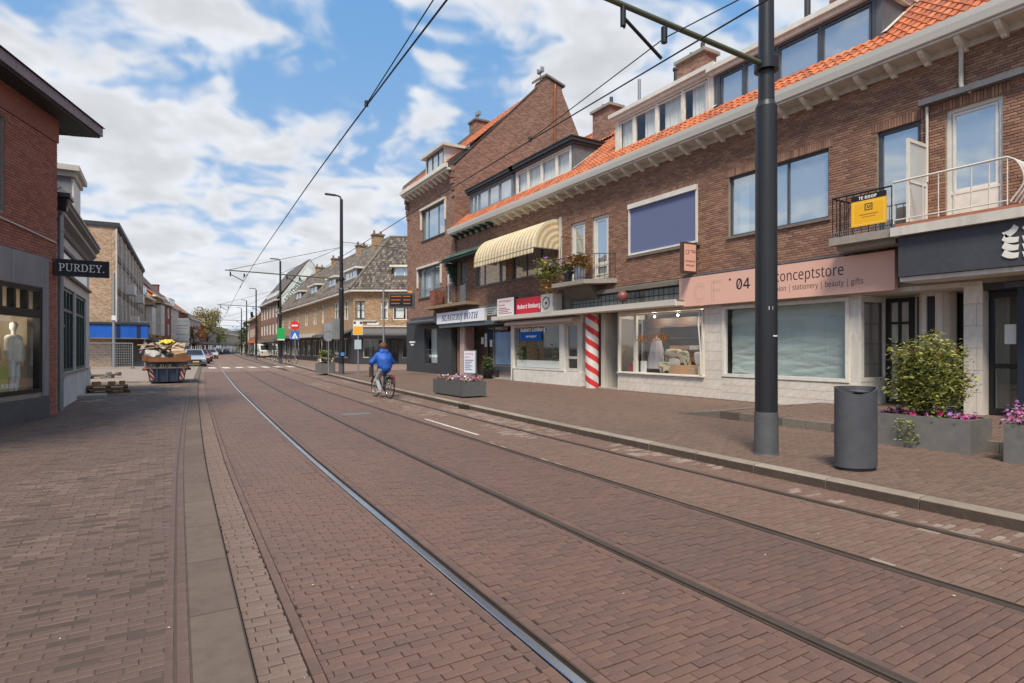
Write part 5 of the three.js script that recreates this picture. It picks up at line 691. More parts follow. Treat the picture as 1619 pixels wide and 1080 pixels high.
function signPost(name, label, x, z, h, build) { const t = thing(name, label, 'sign', [x, .12, z], -TH); P('post', cyl(0, 0, h, 0, .038, .038, 10), M.galv, t); build(t); return t; }
signPost('traffic_sign', 'no entry sign above a blue pedestrian crossing sign on one post', 10.1, -55, 4.0, t => { const g = cyl(0, 0, .02, 0, .42, .42, 24); g.rotateX(Math.PI / 2); g.translate(0, 3.6, .06); P('round_plate', g, S([.6, .02, .03], { r: .5 }), t); P('white_bar', cbox(0, 3.6, .09, .56, .13, .01), M.paper, t); P('square_plate', cbox(0, 2.72, .055, .78, .78, .02), S([.02, .13, .5], { r: .5 }), t); P('triangle', mesh3([[-.28, 2.45, .068], [.28, 2.45, .068], [0, 2.98, .068]], [[0, 1, 2]]), M.paper, t); P('pictogram', [cbox(0, 2.62, .072, .05, .2, .006), cbox(.05, 2.52, .072, .04, .14, .006, 0, 0, .4)], M.black, t); });
signPost('bus_stop_sign', 'white and yellow bus stop sign with a timetable below', 8.8, -30.6, 2.95, t => { P('top_plate', cbox(0, 2.62, .05, .5, .72, .03), M.paper, t); P('yellow_field', cbox(0, 2.5, .068, .46, .42, .006), S([.8, .4, .02], { r: .6 }), t); P('corner_mark', [cbox(-.17, 2.9, .068, .12, .12, .006), cbox(.17, 2.9, .068, .12, .12, .006)], S([.03, .03, .12], {}), t); P('timetable', cbox(0, 1.75, .05, .36, .5, .03), S([.4, .48, .55], { r: .4 }), t); });
signPost('traffic_sign', 'pair of blank grey sign backs on a post beside the flower planter', 8.35, -35.2, 3.05, t => { P('square_back', cbox(0, 2.82, .05, .5, .48, .02), M.galv, t); const g = cyl(0, 0, .02, 0, .27, .27, 20); g.rotateX(Math.PI / 2); g.translate(0, 2.22, .05); P('round_back', g, M.galv, t); });
{ const t = thing('departure_display', 'dark electronic departure board with orange text on a grey post', 'display', [10.38, .12, -31.2], -TH); P('post', cyl(0, 0, 4.9, 0, .055, .055, 10), M.galv, t); P('housing', box(.3, 1.7, 3.75, 4.6, -.1, .12), S([.07, .085, .09], { r: .5 }), t); const m = printMat(256, 128, (x, w, h) => { x.fillStyle = '#0a0908'; x.fillRect(0, 0, w, h); x.fillStyle = '#b4581a'; for (let i = 0; i < 3; i++) { x.fillRect(12, 14 + i * 38, 120 - i * 12, 10); x.fillRect(150, 14 + i * 38, 80, 10); } }); m.emissive = C(1, 1, 1); m.emissiveMap = m.map; m.emissiveIntensity = .08; face(t, 'screen', m, .38, 1.62, 3.85, 4.5, .126); P('beacon', box(1.35, 1.6, 4.601, 4.72, -.05, .05), S([.7, .3, .05], {}), t); }
tag(P('info_post', [cyl(9.6, .12, 1.55, -30.9, .12, .12, 16), cyl(9.6, 1.55, 1.75, -30.9, .14, .14, 16)], M.charcoal, scene), 'short dark round post behind the cyclist', 'post');
{ const t = thing('light_pole', 'thin pale grey pole in front of the blue awning', 'pole', [-3.68, .04, -59.5]); P('shaft', cyl(0, 0, 8, 0, .13, .09, 12), M.galv, t); P('hatch', cbox(0, 4.2, .12, .3, .4, .08), M.paper, t); }
{ const t = thing('direction_sign', 'large grey back of a road sign on two posts beyond the skip', 'sign', [2.2, 0, -91], -TH); P('panel', [box(-.8, .8, 4.4, 5.8, 0, .05), box(-.8, .8, 2.0, 4.35, 0, .05)], S([.3, .33, .37], { r: .6, map: streak2 }), t); P('post', [cyl(-.3, 0, 5.5, -.06, .06, .06, 8), cyl(.4, 0, 5.5, -.06, .06, .06, 8)], M.galv, t); P('rib', [2.6, 3.6, 4.8, 5.4].map(v => box(-.8, .8, v, v + .06, .05, .08)), M.galv, t); }
{ const t = thing('pennant', 'dark red shop flag on a wall pole beyond the skip', 'flag', [1.7, 0, -100]); P('flag', mesh3([[0, 5.2, 0], [1.2, 4.6, .1], [.9, 3.4, .3], [.1, 3.2, 0]], [[0, 1, 2, 3]]), S([.25, .02, .03], { r: .8 }), t); P('pole', bar(V(-.6, 5.6, 0), V(1.2, 4.7, .1), .03), M.galv, t); }
// litter bin
{ const t = thing('litter_bin', 'tall grey oval metal litter bin with curved open top on the right pavement', 'bin', [7.6, .12, -4.14], -TH + .25);
  const n = 56, rx = .275, rz = .2, ring = (f, ry) => { const p = []; for (let i = 0; i <= n; i++) { const a = i / n * Math.PI * 2; p.push([Math.sin(a) * rx * f, ry(a), Math.cos(a) * rz * f]); } return p; };
  const band = (r0, r1) => { const pos = [], idx = []; r0.forEach((p, i) => pos.push(...p, ...r1[i])); for (let i = 0; i < n; i++) { const a = i * 2; idx.push(a, a + 2, a + 1, a + 1, a + 2, a + 3); } const g = new THREE.BufferGeometry(); g.setAttribute('position', new THREE.Float32BufferAttribute(pos, 3)); g.setIndex(idx); g.setAttribute('uv', new THREE.Float32BufferAttribute(new Float32Array(pos.length / 3 * 2).map((_, i) => i % 2 ? pos[(i >> 1) * 3 + 1] : pos[(i >> 1) * 3] + pos[(i >> 1) * 3 + 2]), 2)); g.computeVertexNormals(); return g; };
  const topY = a => 1.05 - .085 * Math.max(0, Math.cos(a + .45)) ** 1.5; const gm = S([.105, .11, .125], { r: .5, m: .3, map: rep(grime, 3) });
  P('body', [band(ring(1, () => .04), ring(1, topY)), band(ring(1, topY), ring(.93, topY)), band(ring(.93, topY), ring(.9, () => .6))], gm, t); P('foot', [band(ring(.95, () => 0), ring(.95, () => .045))], M.black, t); P('liner', (() => { const g = new THREE.CircleGeometry(1, 32); g.rotateX(-Math.PI / 2); g.scale(rx * .9, 1, rz * .9); g.translate(0, .8, 0); return g; })(), M.dark, t); P('ash_plate', cbox(.1, .99, -.05, .22, .008, .16, .2, .1), M.steel, t);
  P('door_seam', tube([V(.276, .1, .0), V(.278, .5, 0), V(.276, .9, 0)], .003, 5), M.black, t);
}
// foliage helpers
function leafMesh(n, sample, size, fold = .25) { const pos = []; const q = new THREE.Quaternion(), e = new THREE.Euler(), v = V(); for (let i = 0; i < n; i++) { const p = sample(); e.set(rr(-1.2, .6), rr(0, 6.28), rr(-.6, .6)); q.setFromEuler(e); const s = size * rr(.6, 1.25); const pts = [[0, 0, 0], [-.28 * s, fold * s * .3, .45 * s], [0, 0, s], [.28 * s, fold * s * .3, .45 * s]].map(a => v.set(...a).applyQuaternion(q).add(p).toArray()); pos.push(...pts[0], ...pts[1], ...pts[2], ...pts[0], ...pts[2], ...pts[3]); } const g = new THREE.BufferGeometry(); g.setAttribute('position', new THREE.Float32BufferAttribute(pos, 3)); g.computeVertexNormals(); return g; }
const leafMat = (c) => new THREE.MeshPhysicalMaterial({ color: C(...c), roughness: .75, transmission: .35, thickness: 0, side: THREE.DoubleSide });
const LM = { lime: leafMat([.44, .45, .07]), green: leafMat([.11, .17, .04]), olive: leafMat([.29, .32, .08]), tip: leafMat([.38, .16, .06]), dark: leafMat([.035, .065, .025]), yellow: leafMat([.3, .27, .06]), ochre: leafMat([.38, .22, .06]), pale: leafMat([.2, .21, .1]) };
const flowerCol = { magenta: S([.45, .02, .12], { r: .7 }), pink: S([.6, .14, .28], { r: .7 }), violet: S([.3, .12, .42], { r: .7 }), white: S([.75, .72, .74], { r: .7 }), mauve: S([.42, .2, .4], { r: .7 }), peach: S([.7, .4, .3], { r: .7 }) };
function flowerMesh(n, sample, size) { const gs = []; for (let i = 0; i < n; i++) { const p = sample(), ax = rr(-.9, .5), ay = rr(0, 6), s = size * rr(.7, 1.2), pos = [[0, 0, 0]], f = []; for (let k = 0; k < 10; k++) { const a = k / 10 * Math.PI * 2, r = s * (k % 2 ? .62 : 1); pos.push([Math.cos(a) * r, Math.sin(a) * r, .35 * s]); f.push([0, 1 + k, 1 + (k + 1) % 10]); } const g = mesh3(pos, f); g.rotateX(ax - .7); g.rotateY(ay); g.translate(p.x, p.y, p.z); gs.push(g); } return mg(gs); }
function planter(label, x0, x1, z0, z1, y, h, mat, feet) { const t = thing('planter', label, 'planter', [(x0 + x1) / 2, y, (z0 + z1) / 2], 0); const w = (x1 - x0) / 2, d = (z1 - z0) / 2, b = feet ? .05 : 0, k = .045; P('trough', [box(-w, w, b, h, -d, -d + k), box(-w, w, b, h, d - k, d), box(-w, -w + k, b, h, -d + k, d - k), box(w - k, w, b, h, -d + k, d - k), box(-w + k, w - k, b, b + .04, -d + k, d - k)], mat, t); P('soil', box(-w + k, w - k, h - .14, h - .06, -d + k, d - k), M.soil, t); if (feet) P('foot', [box(-w * .8, -w * .5, 0, b, -d * .9, d * .9), box(w * .5, w * .8, 0, b, -d * .9, d * .9)], M.black, t); return t; }
const zinc = S([.21, .2, .19], { r: .65, m: .2, map: grime2, bump: speck1, bs: .002 }), zinc2 = S([.17, .18, .185], { r: .5, m: .4, map: grime2 });
function bed(label, x0, x1, z0, z1, y, cols, n, size, hgt, leafN = 260) { const t = thing('flower_bed', label, 'flowers', [(x0 + x1) / 2, y, (z0 + z1) / 2]); const w = (x1 - x0) / 2 - .04, d = (z1 - z0) / 2 - .04; const smp = () => { const a = rr(-w, w), b = rr(-d, d), m = fbm(a * 4 + x0, b * 4 + z0, 3); return V(a, rr(0, hgt) * (.5 + m), b); }; P('leaves', leafMesh(leafN, smp, .08), LM.green, t); P('leaves', leafMesh(leafN / 2, smp, .07), LM.olive, t); for (const c of cols) { const m = P('blossoms', flowerMesh(n, () => { const p = smp(); p.y += hgt * .3; return p; }, size), flowerCol[c], t); m.userData.kind = 'stuff'; } return t; }
planter('grey zinc planter holding the yellow green shrub beside the litter bin', 9.95, 10.66, -5.15, -3.8, .12, .5, zinc);
{ // shrub
  const t = thing('shrub', 'yellow green leafy shrub with reddish tips in the grey zinc planter', 'shrub', [10.3, .55, -4.5]); const br = []; const tips = [];
  for (let i = 0; i < 24; i++) { const a = rr(0, 6.28), r = rr(.1, .55), h = rr(.55, 1.42) * (1 - r * .35); const e = V(Math.cos(a) * r * .85, h, Math.sin(a) * r); tips.push(e); br.push(tube([V(rr(-.05, .05), 0, rr(-.08, .08)), V(e.x * .3, h * .45, e.z * .3), e], .011, 5, 6)); } P('stem', br, M.woodDk, t);
  const smp = (top) => () => { for (;;) { const e = tips[Math.floor(rnd() * tips.length)], k = top ? rr(.85, 1.06) : rr(.32, 1.0); const p = V(e.x * k, e.y * (.15 + .85 * k), e.z * k); const s = top ? .09 : .19 * (1.1 - k * .3); p.add(V(rr(-s, s), rr(-s, s), rr(-s, s))); if (p.y > .02) return p; } };
  P('foliage', leafMesh(3900, smp(0), .08), LM.lime, t); P('foliage', leafMesh(2300, smp(0), .085), LM.olive, t); P('foliage', leafMesh(1300, smp(0), .08), LM.green, t); P('foliage', leafMesh(1300, smp(0), .08), LM.yellow, t); P('young_leaves', leafMesh(420, smp(1), .06), LM.tip, t); P('trailing_leaves', leafMesh(120, () => V(rr(-.46, -.38), rr(-.35, .02), rr(-.25, .05)), .06), LM.olive, t);
}
bed('magenta and violet petunias round the shrub in the grey zinc planter', 9.95, 10.66, -5.15, -3.8, .54, ['magenta', 'violet', 'pink'], 34, .045, .12);
planter('grey zinc planter at the dark shop with the wheat emblem', 9.75, 10.4, -3.35, -2.0, .12, .52, zinc); bed('dense mauve blossoms in the zinc planter at the dark shop', 9.7, 10.45, -3.45, -2.0, .58, ['mauve', 'pink', 'mauve'], 220, .03, .24, 300);
planter('dark grey metal planter standing by the kerb before the butcher', 7.9, 8.72, -18.5, -16.2, .12, .5, zinc2, true); bed('purple, peach and pink flowers in the planter before the butcher', 7.9, 8.72, -18.5, -16.2, .56, ['violet', 'peach', 'magenta', 'white'], 40, .05, .16, 400);
planter('grey planter at the foot of the lamp pole near the bus stop', 8.2, 9.1, -38, -36.6, .12, .62, zinc); { bed('white and pink flowers in the planter near the bus stop', 8.2, 9.1, -38, -36.6, .7, ['white', 'peach'], 60, .07, .3, 200); const t = thing('shrub', 'small green bush in the planter near the bus stop', 'shrub', [8.65, .7, -37.3]); P('foliage', leafMesh(700, () => V(rr(-.35, .35), rr(.1, .75), rr(-.35, .35)), .13), LM.green, t); P('foliage', leafMesh(300, () => V(rr(-.35, .35), rr(.2, .85), rr(-.35, .35)), .12), LM.lime, t); P('stem', bar(V(0, -.1, 0), V(0, .5, 0), .03), M.woodDk, t); }
// things on and above the canopy, balconies
{ const t = thing('potted_plant', 'straw coloured grass in a blue grey pot on the balcony', 'plant', [RX - .55, 4.27, -18.1]); P('pot', lathe([[.0, 0], [.17, 0], [.22, .55], [.19, .55], [.16, .4]], 16), S([.3, .34, .42], { r: .6 }), t); P('foliage', leafMesh(300, () => V(rr(-.3, .3), rr(.5, 1.0), rr(-.35, .35)), .22, .05), LM.ochre, t); }
{ const t = thing('potted_plant', 'dark pot with green plant beside the straw grass on the balcony', 'plant', [RX - .6, 4.27, -18.75]); P('pot', lathe([[0, 0], [.13, 0], [.18, .4], [.15, .4], [.13, .3]], 14), M.charcoal, t); P('foliage', leafMesh(200, () => V(rr(-.2, .2), rr(.35, .8), rr(-.25, .25)), .14), LM.green, t); }
{ const t = thing('hanging_basket', 'hanging basket with green leaves and violet flowers left of the balcony', 'plant', [RX - .75, 4.95, -19.9]); P('basket', lathe([[0, -.3], [.2, -.2], [.3, .05], [.28, .06], [.18, -.12], [0, -.2]], 14), M.woodDk, t); P('foliage', leafMesh(600, () => V(rr(-.42, .42), rr(-.35, .4), rr(-.5, .5)), .12), LM.lime, t); P('foliage', leafMesh(300, () => V(rr(-.4, .4), rr(-.5, .35), rr(-.5, .5)), .12), LM.green, t); const m = P('blossoms', flowerMesh(60, () => V(rr(-.45, .3), rr(.0, .4), rr(-.5, .6)), .06), flowerCol.violet, t); m.userData.kind = 'stuff'; P('dry_grass', leafMesh(200, () => V(rr(-.35, .25), rr(-.95, -.4), rr(-.2, .5)), .16), LM.ochre, t); P('hanger', [bar(V(0, .05, 0), V(.75, .3, 0), .012)], M.black, t); }
{ const t = thing('air_conditioner', 'white outdoor unit standing on the shop canopy beside the red sign', 'air conditioner', [RX - .4, 3.2, -20.25]); P('casing', box(-.2, .3, 0, .75, -.45, .4), M.white, t); P('grille', (() => { const g = new THREE.TorusGeometry(.25, .02, 6, 20); g.rotateY(Math.PI / 2); g.translate(-.21, .38, -.05); return g; })(), M.grey, t); P('fan_hub', cbox(-.21, .38, -.05, .02, .1, .1), M.charcoal, t); }
{ const t = thing('wall_lantern', 'round reddish lantern hanging above the shop canopy', 'lantern', [RX - .45, 3.5, -15.7]); const g = new THREE.SphereGeometry(.2, 16, 10); P('globe', g, S([.2, .07, .06], { r: .4 }), t); P('bracket', [bar(V(0, .15, 0), V(.45, .3, 0), .02), bar(V(0, -.05, 0), V(0, -.3, 0), .02)], M.black, t); }
{ const t = thing('advert_stand', 'white advertising board with pink text before the butcher door', 'sign', [RX - .35, .12, -27.9], -Math.PI / 2 + .25); P('base', cbox(0, .08, 0, .8, .16, .55), M.galv, t); P('board', box(-.5, .5, .2, 1.45, -.03, .03), M.grey, t); face(t, 'print', printMat(256, 320, (x, w, h) => { x.fillStyle = '#d8dbe2'; x.fillRect(0, 0, w, h); x.fillStyle = '#b5526b'; x.font = 'bold 34px sans-serif'; x.fillText('Aanbieding', 24, 52, 200); x.fillText('gehakt', 24, 100); x.fillStyle = '#4a5a86'; for (let i = 0; i < 6; i++) x.fillRect(24, 130 + i * 28, 190 - (i * 37) % 80, 12); }), -.46, .46, .24, 1.4, .035); }
{ const t = thing('potted_plant', 'tall green plant in a black pot beside the butcher window', 'plant', [RX - .2, .12, -26.2]); P('pot', lathe([[0, 0], [.24, 0], [.3, .5], [.26, .5], [.24, .4]], 16), M.black, t); P('foliage', leafMesh(160, () => V(rr(-.15, .15), rr(.5, 1.05), rr(-.15, .15)), .2), LM.green, t); }
// ---------- skip, rubble, pallets ----------
{ const t = thing('skip_container', 'battered blue grey rubble skip with rusty rim and striped corner plates', 'skip', [.1, .05, -30.9]); t.scale.x = .8;
  const body = S([.1, .14, .22], { r: .65, m: .2, map: grime2, bump: speck1, bs: .006 }), L = 3.7;
  const e0 = [[-.85, .08], [.85, .08], [1.05, 1.02], [-1.05, 1.02]]; P('shell', [mesh3([[-.85, .08, -.25], [.85, .08, -.25], [1.05, 1.02, .05], [-1.05, 1.02, .05], [-.85, .08, -L + .25], [.85, .08, -L + .25], [1.05, 1.02, -L - .05], [-1.05, 1.02, -L - .05]], [[0, 1, 2, 3], [4, 7, 6, 5], [0, 3, 7, 4], [1, 5, 6, 2], [0, 4, 5, 1]])], body, t);
  P('rib', [-.5, 0, .5].map(x => { const g = box(-.04, .04, -.47, .47, -.03, .03); g.rotateX(.31); g.translate(x, .55, -.07); return g; }), body, t);
  P('rim', [box(-1.16, 1.16, 1.0, 1.2, .02, .16), box(-1.16, 1.16, 1.0, 1.2, -L - .16, -L - .02), box(-1.16, -1.03, 1.0, 1.2, -L, .02), box(1.03, 1.16, 1.0, 1.2, -L, .02), box(-1.2, -.95, 1.05, 1.3, .03, .18), box(.95, 1.2, 1.05, 1.3, .03, .18)], M.rust, t);
  P('lifting_lug', [0, 1, 2, 3].flatMap(i => { const z = i % 2 ? -.7 : -L + .7, s = i < 2 ? -1 : 1; const g = new THREE.CylinderGeometry(.06, .06, .25, 10); g.rotateZ(Math.PI / 2); g.translate(s * 1.1, .65, z); return [g]; }), M.rust, t);
  const ch = printMat(64, 128, (x, w, h) => { x.fillStyle = '#d9d2cc'; x.fillRect(0, 0, w, h); x.fillStyle = '#b3322a'; for (let i = -2; i < 4; i++) { x.beginPath(); x.moveTo(0, i * 48 + 24); x.lineTo(w, i * 48 + 72); x.lineTo(w, i * 48 + 96); x.lineTo(0, i * 48 + 48); x.fill(); } });
  for (const s of [-1, 1]) { const g = new THREE.PlaneGeometry(.2, .75); g.rotateX(.31); g.rotateZ(-s * .2); g.translate(s * .78, .52, -.08); P('warning_plate', g, ch, t); }
  const tx = printMat(256, 64, (x, w, h) => { x.fillStyle = '#39414f'; x.fillRect(0, 0, w, h); x.fillStyle = '#d8c48a'; x.font = 'bold 54px sans-serif'; x.fillText('KLOK', 44, 52, 170); }, .7); const g = new THREE.PlaneGeometry(1.1, .26); g.rotateX(.31); g.translate(0, .82, .035); P('lettering', g, tx, t);
  P('rubble_bed', box(-1.02, 1.02, .7, 1.1, -L, .02), S([.3, .25, .2], { r: 1, map: grime2 }), t); }
const deb = (name, label, cat, geo, mat, p, r) => { const m = P(name, geo, mat, scene); const inSkip = p[2] < -30.9 && p[2] > -33; m.position.set(inSkip ? .1 + (p[0] - .1) * .8 : p[0], p[1], p[2]); if (inSkip) m.scale.setScalar(.88); m.rotation.set(...r); return tag(m, label, cat, cat === 'plank' ? 'planks in the skip' : cat === 'sack' ? 'sacks in the skip' : undefined); };
function lump(sx, sy, sz, k = .35) { const g = new THREE.IcosahedronGeometry(1, 3), p = g.attributes.position, o = rnd() * 40; for (let i = 0; i < p.count; i++) { const x = p.getX(i), y = p.getY(i), z = p.getZ(i), f = 1 - k / 2 + k * fbm(x * 1.6 + o, y * 1.6 + z * 1.3 + o, 3); p.setXYZ(i, x * f * sx, y * f * sy, z * f * sz); } g.computeVertexNormals(); return g; }
function crumple(sx, sz, amp) { const g = new THREE.PlaneGeometry(sx, sz, 14, 14); g.rotateX(-Math.PI / 2); const p = g.attributes.position, o = rnd() * 90; for (let i = 0; i < p.count; i++) { const x = p.getX(i) / sx, z = p.getZ(i) / sz; p.setXYZ(i, p.getX(i) + .12 * (fbm(x * 5 + o, z * 5, 3) - .5), amp * (1 - Math.abs(2 * fbm(x * 3 + o, z * 3 + o, 4) - 1)) - amp * 1.1 * (x * x + z * z), p.getZ(i) + .12 * (fbm(x * 5, z * 5 + o, 3) - .5)); } return g.toNonIndexed().computeVertexNormals(), g.toNonIndexed(); }
const flat = g => { const h = g.index ? g.toNonIndexed() : g; h.computeVertexNormals(); return h; };
deb('rubble_sack', 'big white sack bulging on the left of the skip load', 'sack', lump(.4, .24, .36, .9), S([.5, .48, .46], { r: .8, map: grime2 }), [-.48, 1.36, -31.2], [.2, .3, -.35]);
deb('plastic_sheet', 'cream crumpled sheet heaped on the back of the skip load', 'sheet', flat(crumple(1.1, .9, .4)), S([.6, .53, .4], { r: .8, map: grime2 }), [-.25, 1.62, -32.2], [.1, .5, .1]);
deb('plastic_sheet', 'grey crumpled tarpaulin at the left back of the skip load', 'sheet', flat(crumple(1.2, 1.1, .6)), S([.3, .3, .32], { r: .7, map: grime2 }), [-.6, 1.42, -31.8], [.1, 1.5, -.2]);
deb('plastic_bag', 'bright yellow bag on top of the skip load', 'bag', flat(crumple(.7, .5, .3)), S([.7, .58, .04], { r: .6 }), [.12, 1.85, -32.0], [0, .2, .1]);
deb('cardboard_sheet', 'torn pale cardboard sheet standing at the right of the skip load', 'cardboard', cbox(0, 0, 0, .62, .75, .02), S([.62, .48, .36], { r: .9, map: grime2 }), [.66, 1.62, -31.7], [-.35, -.25, -.18]);
deb('carpet_roll', 'black rolled carpet end sticking out of the skip load', 'carpet', (() => { const g = new THREE.CylinderGeometry(.13, .13, .8, 16, 1); g.rotateX(Math.PI / 2); return g; })(), M.dark, [.12, 1.4, -31.1], [.2, .3, 0]);
deb('cardboard_box', 'brown cardboard box lying at the right front of the skip load', 'box', cbox(0, 0, 0, .55, .4, .5), S([.45, .28, .15], { r: .9, map: grime2 }), [.74, 1.32, -31.15], [.25, .3, .15]);
const plankMats = [M.wood, S([.5, .4, .28], { r: .9, map: wood1 }), M.rust, S([.6, .5, .4], { r: .9, map: wood1 })];
for (let i = 0; i < 40; i++) deb('broken_plank', 'splintered wooden plank lying in the skip load', 'plank', cbox(0, 0, 0, rr(.5, 1.4), .03, rr(.07, .2)), plankMats[i % 4], [rr(-.8, .8), rr(1.2, 1.85), rr(-32.8, -30.95)], [rr(-.5, .5), rr(-1.3, 1.3), rr(-.5, .5)]);
{ // pallets
  const mk = (label, pos, turn) => { const t = thing('pallet', label, 'pallet', pos, turn, 'wooden pallets'); for (let i = 0; i < 7; i++) P('deck_board', box(-.6 + i * .173, -.5 + i * .173, .122, .144, -.4, .4), M.wood, t); for (const z of [-.33, 0, .33]) { P('stringer', box(-.6, .6, .1, .121, z - .05, z + .05), M.wood, t); P('bottom_board', box(-.6, .6, 0, .022, z - .05, z + .05), M.wood, t); for (const x of [-.53, 0, .53]) P('block', box(x - .07, x + .07, .023, .099, z - .05, z + .05), M.woodDk, t); } return t; };
  mk('worn wooden pallet lying flat on the dusty pavement under another', [-1.72, .05, -25.6], .15); mk('orange brown wooden pallet stacked on top of another', [-1.75, .2, -25.6], .05); deb('timber_offcut', 'short timber offcuts lying on the top pallet', 'timber', [cbox(-.35, 0, 0, .25, .12, .12, .3), cbox(.1, 0, .1, .22, .12, .1, -.2), cbox(.42, .0, -.05, .18, .13, .12)], M.wood, [-1.75, .41, -25.6], [0, .1, 0]);
  deb('kerb_rubble', 'heap of broken dark kerb stones beside the construction fence', 'rubble', mg([...Array(14)].map(() => cbox(rr(-1, 1), rr(0, .2), rr(-.4, .4), rr(.2, .6), rr(.08, .2), rr(.15, .3), rr(0, 3)))), M.concreteDk, [-3.1, .1, -38.5], [0, 0, 0]); }
{ const t = thing('site_fence', 'mesh construction fence panel in front of the boarded shop', 'fence', [-5.6, .05, -56]); const g = []; for (let i = 0; i <= 28; i++) g.push(bar(V(i * .12, .2, 0), V(i * .12, 2, 0), .012, 4)); for (let j = 0; j <= 9; j++) g.push(bar(V(0, .2 + j * .2, 0), V(3.36, .2 + j * .2, 0), .012, 4)); P('mesh', g, M.galv, t); P('frame', [bar(V(0, 0, 0), V(0, 2.05, 0), .035), bar(V(3.4, 0, 0), V(3.4, 2.05, 0), .035), bar(V(0, 2.03, 0), V(3.4, 2.03, 0), .03)], M.galv, t); P('foot', [cbox(0, .06, 0, .25, .12, .7), cbox(3.4, .06, 0, .25, .12, .7)], M.concreteDk, t); }
// ---------- cyclist ----------
function blob(bones, pad, cell, k = .05) { // bones: [ax,ay,az, bx,by,bz, ra, rb]
  let mn = V(1e9, 1e9, 1e9), mx = V(-1e9, -1e9, -1e9); for (const b of bones) for (const o of [0, 3]) { const r = b[6 + o / 3] + pad; mn.min(V(b[o] - r, b[o + 1] - r, b[o + 2] - r)); mx.max(V(b[o] + r, b[o + 1] + r, b[o + 2] + r)); }
  const c = V().addVectors(mn, mx).multiplyScalar(.5), h = Math.max(mx.x - mn.x, mx.y - mn.y, mx.z - mn.z) / 2 * 1.05, N = Math.min(110, Math.max(24, Math.round(2 * h / cell)));
  const mc = new MarchingCubes(N, M.white, false, false, 120000); mc.isolation = 0; const sz = mc.size, hf = sz / 2;
  for (let z = 0; z < sz; z++) for (let y = 0; y < sz; y++) for (let x = 0; x < sz; x++) { const px = c.x + (x - hf) / hf * h, py = c.y + (y - hf) / hf * h, pz = c.z + (z - hf) / hf * h; let s = 0; for (const b of bones) { const dx = b[3] - b[0], dy = b[4] - b[1], dz = b[5] - b[2], L = dx * dx + dy * dy + dz * dz; const t = L ? clamp(((px - b[0]) * dx + (py - b[1]) * dy + (pz - b[2]) * dz) / L, 0, 1) : 0; const d = Math.hypot(px - b[0] - dx * t, py - b[1] - dy * t, pz - b[2] - dz * t) - lerp(b[6], b[7], t); s += Math.exp(-d / k * 2.2); } mc.field[x + y * sz + z * sz * sz] = s > 1e-30 ? Math.log(s) * k / 2.2 : -1; }
  mc.update(); const n = mc.count; const g = new THREE.BufferGeometry(); const p = mc.positionArray.slice(0, n * 3); for (let i = 0; i < n; i++) { p[i * 3] = p[i * 3] * h + c.x; p[i * 3 + 1] = p[i * 3 + 1] * h + c.y; p[i * 3 + 2] = p[i * 3 + 2] * h + c.z; } g.setAttribute('position', new THREE.BufferAttribute(p, 3)); g.computeVertexNormals(); const nn = mc.normalArray.slice(0, n * 3); g.setAttribute('normal', new THREE.BufferAttribute(nn, 3)); return g;
}
function bicycle(label, pos, turn) { // rides towards -z
  const t = thing('bicycle', label, 'bicycle', pos, turn); const R = .345, zf = -.56, zr = .52;
  for (const z of [zf, zr]) { const w = new THREE.TorusGeometry(R - .02, .02, 8, 36); w.rotateY(Math.PI / 2); w.translate(0, R, z); const tyre = P('wheel', w, M.rubber, t); const sp = []; for (let i = 0; i < 18; i++) { const a = i / 18 * 6.283; sp.push(bar(V(0, R, z), V(0, R + Math.sin(a) * .31, z + Math.cos(a) * .31), .0018, 3)); } P('spokes', sp, M.chrome, tyre); const rim = new THREE.TorusGeometry(R - .045, .01, 6, 36); rim.rotateY(Math.PI / 2); rim.translate(0, R, z); P('rim', rim, M.chrome, tyre); const mud = new THREE.TorusGeometry(R + .025, .025, 6, 20, 2.6); mud.rotateZ(.3); mud.rotateY(Math.PI / 2); mud.translate(0, R, z); P('mudguard', mud, M.black, tyre); }
  P('frame', [bar(V(0, .3, 0), V(0, .88, .16), .017), bar(V(0, .3, 0), V(0, .85, -.42), .018), bar(V(0, .72, .12), V(0, .9, -.43), .016), bar(V(.05, R, zr), V(.02, .3, 0), .011), bar(V(-.05, R, zr), V(-.02, .3, 0), .011), bar(V(.05, R, zr), V(.02, .8, .14), .01), bar(V(-.05, R, zr), V(-.02, .8, .14), .01), bar(V(.045, R, zf), V(.03, .72, -.47), .012), bar(V(-.045, R, zf), V(-.03, .72, -.47), .012), bar(V(0, .72, -.47), V(0, 1.08, -.4), .015)], S([.05, .055, .06], { r: .35 }), t);
  P('handlebar', tube([V(-.3, 1.06, -.2), V(-.26, 1.1, -.36), V(0, 1.08, -.42), V(.26, 1.1, -.36), V(.3, 1.06, -.2)], .012, 6), M.chrome, t); P('saddle', lump(.1, .05, .14, .1).translate(0, .93, .18), M.black, t); P('rack', [bar(V(-.06, .76, .25), V(-.06, .76, .75), .008), bar(V(.06, .76, .25), V(.06, .76, .75), .008), bar(V(-.06, .76, .75), V(.06, .76, .75), .008), bar(V(.06, .76, .65), V(.04, R, zr), .007), bar(V(-.06, .76, .65), V(-.04, R, zr), .007)], M.black, t); P('crank', [bar(V(-.09, .3, 0), V(-.09, .16, .08), .01), bar(V(.09, .3, 0), V(.09, .44, -.08), .01), cbox(-.14, .16, .08, .09, .02, .08), cbox(.14, .44, -.08, .09, .02, .08), (() => { const g = new THREE.CylinderGeometry(.09, .09, .01, 18); g.rotateZ(Math.PI / 2); g.translate(.05, .3, 0); return g; })()], M.black, t); P('rear_light', cbox(0, .74, .78, .06, .05, .03), S([.5, .02, .02], { r: .3 }), t); return t;
}
const CY = [6.33, 0, -19.1];
bicycle('dark city bicycle ridden along the tram street by the cyclist', CY, .12);
